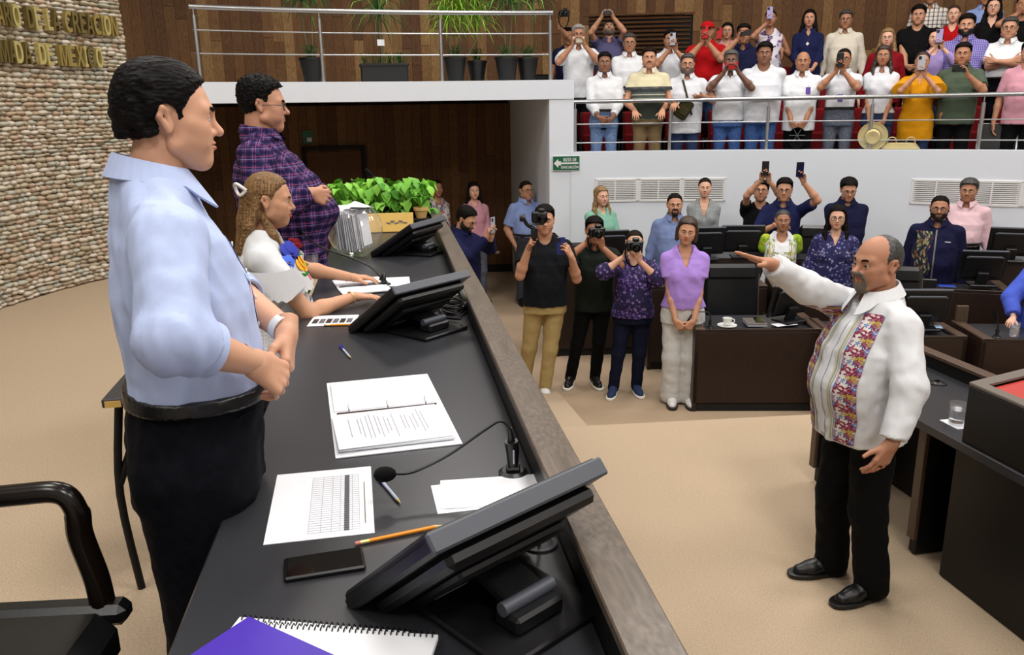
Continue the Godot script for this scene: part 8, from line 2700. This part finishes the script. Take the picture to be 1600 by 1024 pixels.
		{"lab": "person in black at the right end of the upper gallery row", "at": Vector3(6.567, 1.800, -10.924), "yaw": -0.589, "h": 1.711, "top": {"m": M.black_cloth, "sl": 0.60, "hem": 0.460}, "bot": {"m": M.black_trouser}, "fat": 0.4, "skin": Color(0.670, 0.472, 0.360), "hair": ["short", M.hair_black], "R": [Vector3(6.442, 3.270, -10.827), Vector3(0.083, 0.500, 0.416), Vector3(0.556, 0.000, -0.831), "relaxed", Vector3(-0.665, -0.600, -0.445)]},
		{"lab": "person in a rose pink shirt at the right edge of the front gallery row", "at": Vector3(5.799, 1.200, -9.418), "yaw": -0.611, "h": 1.638, "top": {"m": M.rose, "sl": 0.80, "hem": 0.460}, "bot": {"m": M.black_trouser}, "fat": 0.4, "skin": Color(0.750, 0.552, 0.440), "hair": ["short", M.hair_black]},
		{"lab": "woman in a floral halter top under the plant gallery", "at": Vector3(-1.020, -0.420, -11.400), "yaw": 0.524, "h": 1.680, "top": {"m": M.floral_halter, "sl": 0.00, "hem": 0.470, "v": 0.02}, "bot": {"m": M.black_trouser}, "fem": 1.0, "fat": 0.35, "skin": Color(0.670, 0.472, 0.360), "hair": ["pony", M.hair_black], "pose": "back"},
		{"lab": "bearded man in a navy sweater looking down at his phone by the black desk", "at": Vector3(-0.485, -0.420, -8.200), "yaw": 1.082, "h": 1.690, "top": {"m": M.navy_sweater, "sl": 1.95, "hem": 0.460, "collar": M.navy_sweater}, "bot": {"m": M.black_trouser}, "fat": 0.3, "skin": Color(0.750, 0.552, 0.440), "hair": ["short", M.hair_black], "glasses": 0.0018, "beard": ["full", M.beard_dark], "head": Vector3(26, 0, 0), "cell": 0.012, "hcell": 0.005, "R": [Vector3(-0.237, 0.988, -7.888), Vector3(0.312, 1.000, 0.053), Vector3(0.988, 0.000, -0.154), "hold", Vector3(-0.464, -0.900, 0.659)], "L": [Vector3(-0.195, 0.978, -7.956), Vector3(0.150, 1.000, 0.250), Vector3(0.425, 0.000, 0.905), "hold", Vector3(0.287, -0.900, -0.753)], "phone": [Vector3(-0.172, 1.113, -7.893), false, "silver_phone", "phone held by the bearded man in the navy sweater"]},
		{"lab": "dark-haired woman in a pink blouse and grey jeans under the plant gallery", "at": Vector3(-0.495, -0.420, -11.200), "yaw": 0.262, "h": 1.654, "top": {"m": M.rose, "sl": 1.70, "hem": 0.470, "v": 0.06}, "bot": {"m": M.jeans_grey}, "fem": 1.0, "fat": 0.2, "skin": Color(0.850, 0.662, 0.560), "hair": ["long", M.hair_black], "pose": "clasp", "shoe": M.gum_rubber},
		{"lab": "stout man in a light blue short-sleeved shirt with a hand in his pocket", "at": Vector3(0.221, -0.420, -11.000), "yaw": 0.489, "h": 1.685, "top": {"m": M.sky, "sl": 0.80, "hem": 0.565, "collar": M.sky, "v": 0.05}, "bot": {"m": M.grey_trouser, "belt": M.black_leather}, "fat": 0.9, "skin": Color(0.750, 0.552, 0.440), "hair": ["crop", M.hair_dark], "glasses": 0.0016, "pose": "pocket"},
		{"lab": "cameraman in a charcoal T-shirt and khaki trousers holding a gimbal and a blue phone", "at": Vector3(0.307, -0.420, -7.200), "yaw": 0.000, "h": 1.793, "top": {"m": M.charcoal_tee, "sl": 0.62, "hem": 0.500, "v": 0.05}, "bot": {"m": M.khaki}, "fat": 0.35, "skin": Color(0.750, 0.552, 0.440), "hair": ["short", M.hair_black], "cell": 0.011, "hcell": 0.0042, "shoe": M.white_paint, "sneaker": true, "gimbal": true, "kind": "young", "feet": [Vector3(-0.01, 0, 0.06), Vector3(-0.20, 0, -0.06)], "R": [Vector3(0.155, 1.040, -6.930), Vector3(0.200, 0.750, 0.500), Vector3(0.900, -0.100, 0.100), "fist", Vector3(-0.300, -1.000, -0.100)], "L": [Vector3(0.527, 0.956, -6.930), Vector3(-0.450, 0.900, 0.250), Vector3(-0.700, 0.000, -0.400), "hold", Vector3(0.300, -1.000, -0.100)]},
		{"lab": "photographer in a dark green polo and black trousers with a camera at his eye", "at": Vector3(0.784, -0.420, -7.500), "yaw": -0.035, "h": 1.631, "top": {"m": M.forest_polo, "sl": 0.62, "hem": 0.470, "collar": M.forest_polo, "v": 0.05}, "bot": {"m": M.black_trouser}, "fat": 0.4, "skin": Color(0.670, 0.472, 0.360), "hair": ["short", M.hair_black], "cell": 0.011, "hcell": 0.0042, "shoe": M.black_leather, "sneaker": true, "feet": [Vector3(0.02, 0, 0.0), Vector3(-0.22, 0, 0.0)], "R": [Vector3(0.694, 1.021, -7.293), Vector3(0.191, 0.900, 0.257), Vector3(0.789, 0.000, 0.328), "grip", Vector3(-0.892, -0.800, -0.231)], "L": [Vector3(0.828, 0.986, -7.258), Vector3(-0.217, 0.750, 0.493), Vector3(-0.296, 0.500, -0.110), "hold", Vector3(0.903, -0.900, -0.069)], "camera": Vector3(0.783, 1.121, -7.260)},
		{"lab": "blonde woman in a mint green dress by the white wall", "at": Vector3(1.071, -0.250, -9.500), "yaw": 0.384, "h": 1.546, "top": {"m": M.mint, "sl": 1.00, "hem": 0.320, "loose": 0.03, "v": 0.05}, "fem": 1.0, "fat": 0.3, "skin": Color(0.850, 0.662, 0.560), "hair": ["longfront", M.hair_blond], "pose": "clasp", "bot": {"m": M.white_trouser}},
		{"lab": "woman photographer in a violet floral blouse and dark jeans", "at": Vector3(1.123, -0.420, -7.250), "yaw": -0.087, "h": 1.531, "top": {"m": M.floral_violet, "sl": 1.35, "hem": 0.500, "v": 0.04, "loose": 0.03}, "bot": {"m": M.jeans_dark}, "fem": 1.0, "fat": 0.7, "skin": Color(0.850, 0.662, 0.560), "hair": ["bun", M.hair_dark], "cell": 0.011, "hcell": 0.0042, "shoe": M.jeans_mid, "sneaker": true, "feet": [Vector3(0.05, 0, 0.0), Vector3(-0.17, 0, 0.06)], "kind": "stout_woman", "R": [Vector3(0.999, 0.937, -7.030), Vector3(0.177, 0.900, 0.266), Vector3(0.771, 0.000, 0.369), "grip", Vector3(-0.879, -0.800, -0.278)], "L": [Vector3(1.131, 0.902, -6.988), Vector3(-0.243, 0.750, 0.481), Vector3(-0.290, 0.500, -0.126), "hold", Vector3(0.905, -0.900, -0.021)], "camera": Vector3(1.086, 1.037, -6.992)},
		{"lab": "man in a grey blue shirt with short black hair and stubble behind the lavender blouse", "at": Vector3(1.769, -0.250, -8.700), "yaw": -0.105, "h": 1.540, "top": {"m": M.steel_blue, "sl": 1.95, "hem": 0.470, "collar": M.steel_blue, "v": 0.04}, "bot": {"m": M.black_trouser}, "fat": 0.7, "skin": Color(0.750, 0.552, 0.440), "hair": ["crop", M.hair_black], "beard": ["goatee", M.beard_dark], "cell": 0.012, "hcell": 0.005},
		{"lab": "woman in a lavender blouse and white trousers with folded hands", "at": Vector3(1.520, -0.420, -6.950), "yaw": -0.105, "h": 1.688, "top": {"m": M.lavender, "sl": 0.55, "hem": 0.545, "v": 0.17, "vw": 0.06, "loose": 0.02}, "bot": {"m": M.white_trouser, "wide": 0.05, "len": 0.05}, "fem": 1.0, "fat": 0.35, "skin": Color(0.750, 0.552, 0.440), "hair": ["bob", M.hair_brown], "pose": "low", "cell": 0.01, "hcell": 0.0042, "head": Vector3(2, -6, -6), "shoe": M.white_paint, "toe": 2.0, "feet": [Vector3(0.09, 0, 0), Vector3(-0.07, 0, 0.0)]},
		{"lab": "woman in a grey checked blazer over a beige top by the wall", "at": Vector3(2.299, -0.250, -9.600), "yaw": -0.175, "h": 1.628, "top": {"m": M.tweed, "sl": 1.90, "hem": 0.440, "v": 0.2, "vw": 0.06}, "bot": {"m": M.black_trouser}, "fem": 1.0, "fat": 0.15, "skin": Color(0.850, 0.662, 0.560), "hair": ["pony", M.hair_dark], "pose": "low", "inner": M.beige_top},
		{"lab": "young man in a black T-shirt and glasses holding a phone overhead with both hands", "at": Vector3(2.872, -0.250, -9.300), "yaw": -0.302, "h": 1.607, "top": {"m": M.black_cloth, "sl": 0.55, "hem": 0.460}, "bot": {"m": M.black_trouser}, "fat": 0.2, "skin": Color(0.750, 0.552, 0.440), "hair": ["thick", M.hair_black], "glasses": 0.0018, "head": Vector3(-14, 0, 0), "R": [Vector3(2.803, 1.412, -9.086), Vector3(0.006, 1.000, 0.316), Vector3(0.335, 0.000, 0.942), "hold", Vector3(-0.734, -0.900, -0.333)], "L": [Vector3(2.878, 1.402, -9.057), Vector3(-0.218, 1.000, 0.194), Vector3(-0.811, 0.000, 0.586), "hold", Vector3(0.794, -0.900, 0.142)], "phone": [Vector3(2.820, 1.537, -9.023), false, "black_plastic", "black phone held overhead below the gallery wall by a man in black"]},
		{"lab": "young man in a navy shirt and glasses raising a dark phone in his left hand", "at": Vector3(3.004, -0.250, -8.900), "yaw": -0.335, "h": 1.672, "top": {"m": M.navy, "sl": 0.75, "hem": 0.460, "collar": M.navy, "v": 0.05}, "bot": {"m": M.black_trouser}, "fat": 0.35, "skin": Color(0.750, 0.552, 0.440), "hair": ["short", M.hair_black], "glasses": 0.002, "L": [Vector3(3.114, 1.414, -8.640), Vector3(-0.224, 1.000, 0.187), Vector3(-0.830, 0.000, 0.558), "hold", Vector3(0.788, -0.900, 0.169)], "phone": [Vector3(3.055, 1.549, -8.607), false, "deep_navy", "dark navy phone raised by the young man in the navy shirt"], "R": [Vector3(2.874, 0.951, -8.712), Vector3(0.690, -0.100, 0.452), Vector3(0.165, -0.600, -0.472), "relaxed", Vector3(-0.690, -0.600, -0.452)]},
		{"lab": "woman in a white blouse embroidered with yellow and green flowers", "at": Vector3(2.891, -0.420, -8.550), "yaw": -0.209, "h": 1.533, "top": {"m": M.white_cotton, "sl": 0.35, "hem": 0.470, "v": 0.06, "round": 1, "vw": 0.055}, "bot": {"m": M.white_trouser}, "fem": 1.0, "fat": 0.55, "skin": Color(0.670, 0.472, 0.360), "hair": ["bun", M.hair_steel], "pose": "back", "cell": 0.011, "hcell": 0.0048, "huipil": true},
		{"lab": "woman in glasses with straight black hair and a navy print blouse", "at": Vector3(3.205, -0.420, -7.900), "yaw": -0.349, "h": 1.653, "top": {"m": M.print_navy, "sl": 1.20, "hem": 0.470, "v": 0.12, "loose": 0.035}, "bot": {"m": M.black_trouser}, "fem": 1.0, "fat": 0.3, "skin": Color(0.850, 0.662, 0.560), "hair": ["longfront", M.hair_black], "glasses": 0.0024, "cell": 0.011, "hcell": 0.0048, "pose": "side"},
		{"lab": "man in a plain navy shirt looking down behind the black-haired woman", "at": Vector3(3.828, -0.250, -9.200), "yaw": -0.209, "h": 1.635, "top": {"m": M.deep_navy, "sl": 1.95, "hem": 0.460, "collar": M.deep_navy, "v": 0.04}, "bot": {"m": M.black_trouser}, "fat": 0.6, "skin": Color(0.750, 0.552, 0.440), "hair": ["thick", M.hair_black], "pose": "low", "head": Vector3(12, 0, 0), "glasses": 0.0014},
		{"lab": "man in a navy guayabera embroidered with a green and brown scene", "at": Vector3(4.333, -0.420, -8.150), "yaw": -0.489, "h": 1.715, "top": {"m": M.deep_navy, "sl": 1.95, "hem": 0.430, "collar": M.deep_navy, "v": 0.05, "loose": 0.018}, "bot": {"m": M.black_trouser}, "fat": 0.65, "skin": Color(0.670, 0.472, 0.360), "hair": ["crop", M.hair_black], "beard": ["full", M.beard_dark], "glasses": 0.0018, "pose": "side", "cell": 0.011, "hcell": 0.0048, "nature": true},
		{"lab": "man in a pale pink shirt with greying hair before the gallery wall", "at": Vector3(5.027, -0.250, -8.900), "yaw": -0.611, "h": 1.627, "top": {"m": M.pale_pink, "sl": 1.95, "hem": 0.565, "collar": M.pale_pink, "v": 0.04}, "bot": {"m": M.black_trouser, "belt": M.black_leather}, "fat": 0.7, "skin": Color(0.670, 0.472, 0.360), "hair": ["thick", M.hair_steel], "pose": "side"},
		{"lab": "person in a bright blue blouse leaning on a desk at the right edge", "at": Vector3(4.593, -0.420, -6.750), "yaw": -0.698, "h": 1.484, "top": {"m": M.royal, "sl": 1.85, "hem": 0.460, "loose": 0.035}, "bot": {"m": M.black_trouser}, "fem": 1.0, "fat": 0.5, "skin": Color(0.850, 0.662, 0.560), "hair": ["long", M.hair_dark], "R": [Vector3(4.267, 0.424, -6.632), Vector3(-0.655, -0.300, 0.625), Vector3(0.129, -1.000, -0.153), "rest", Vector3(-0.368, 0.200, -0.962)]},
	]
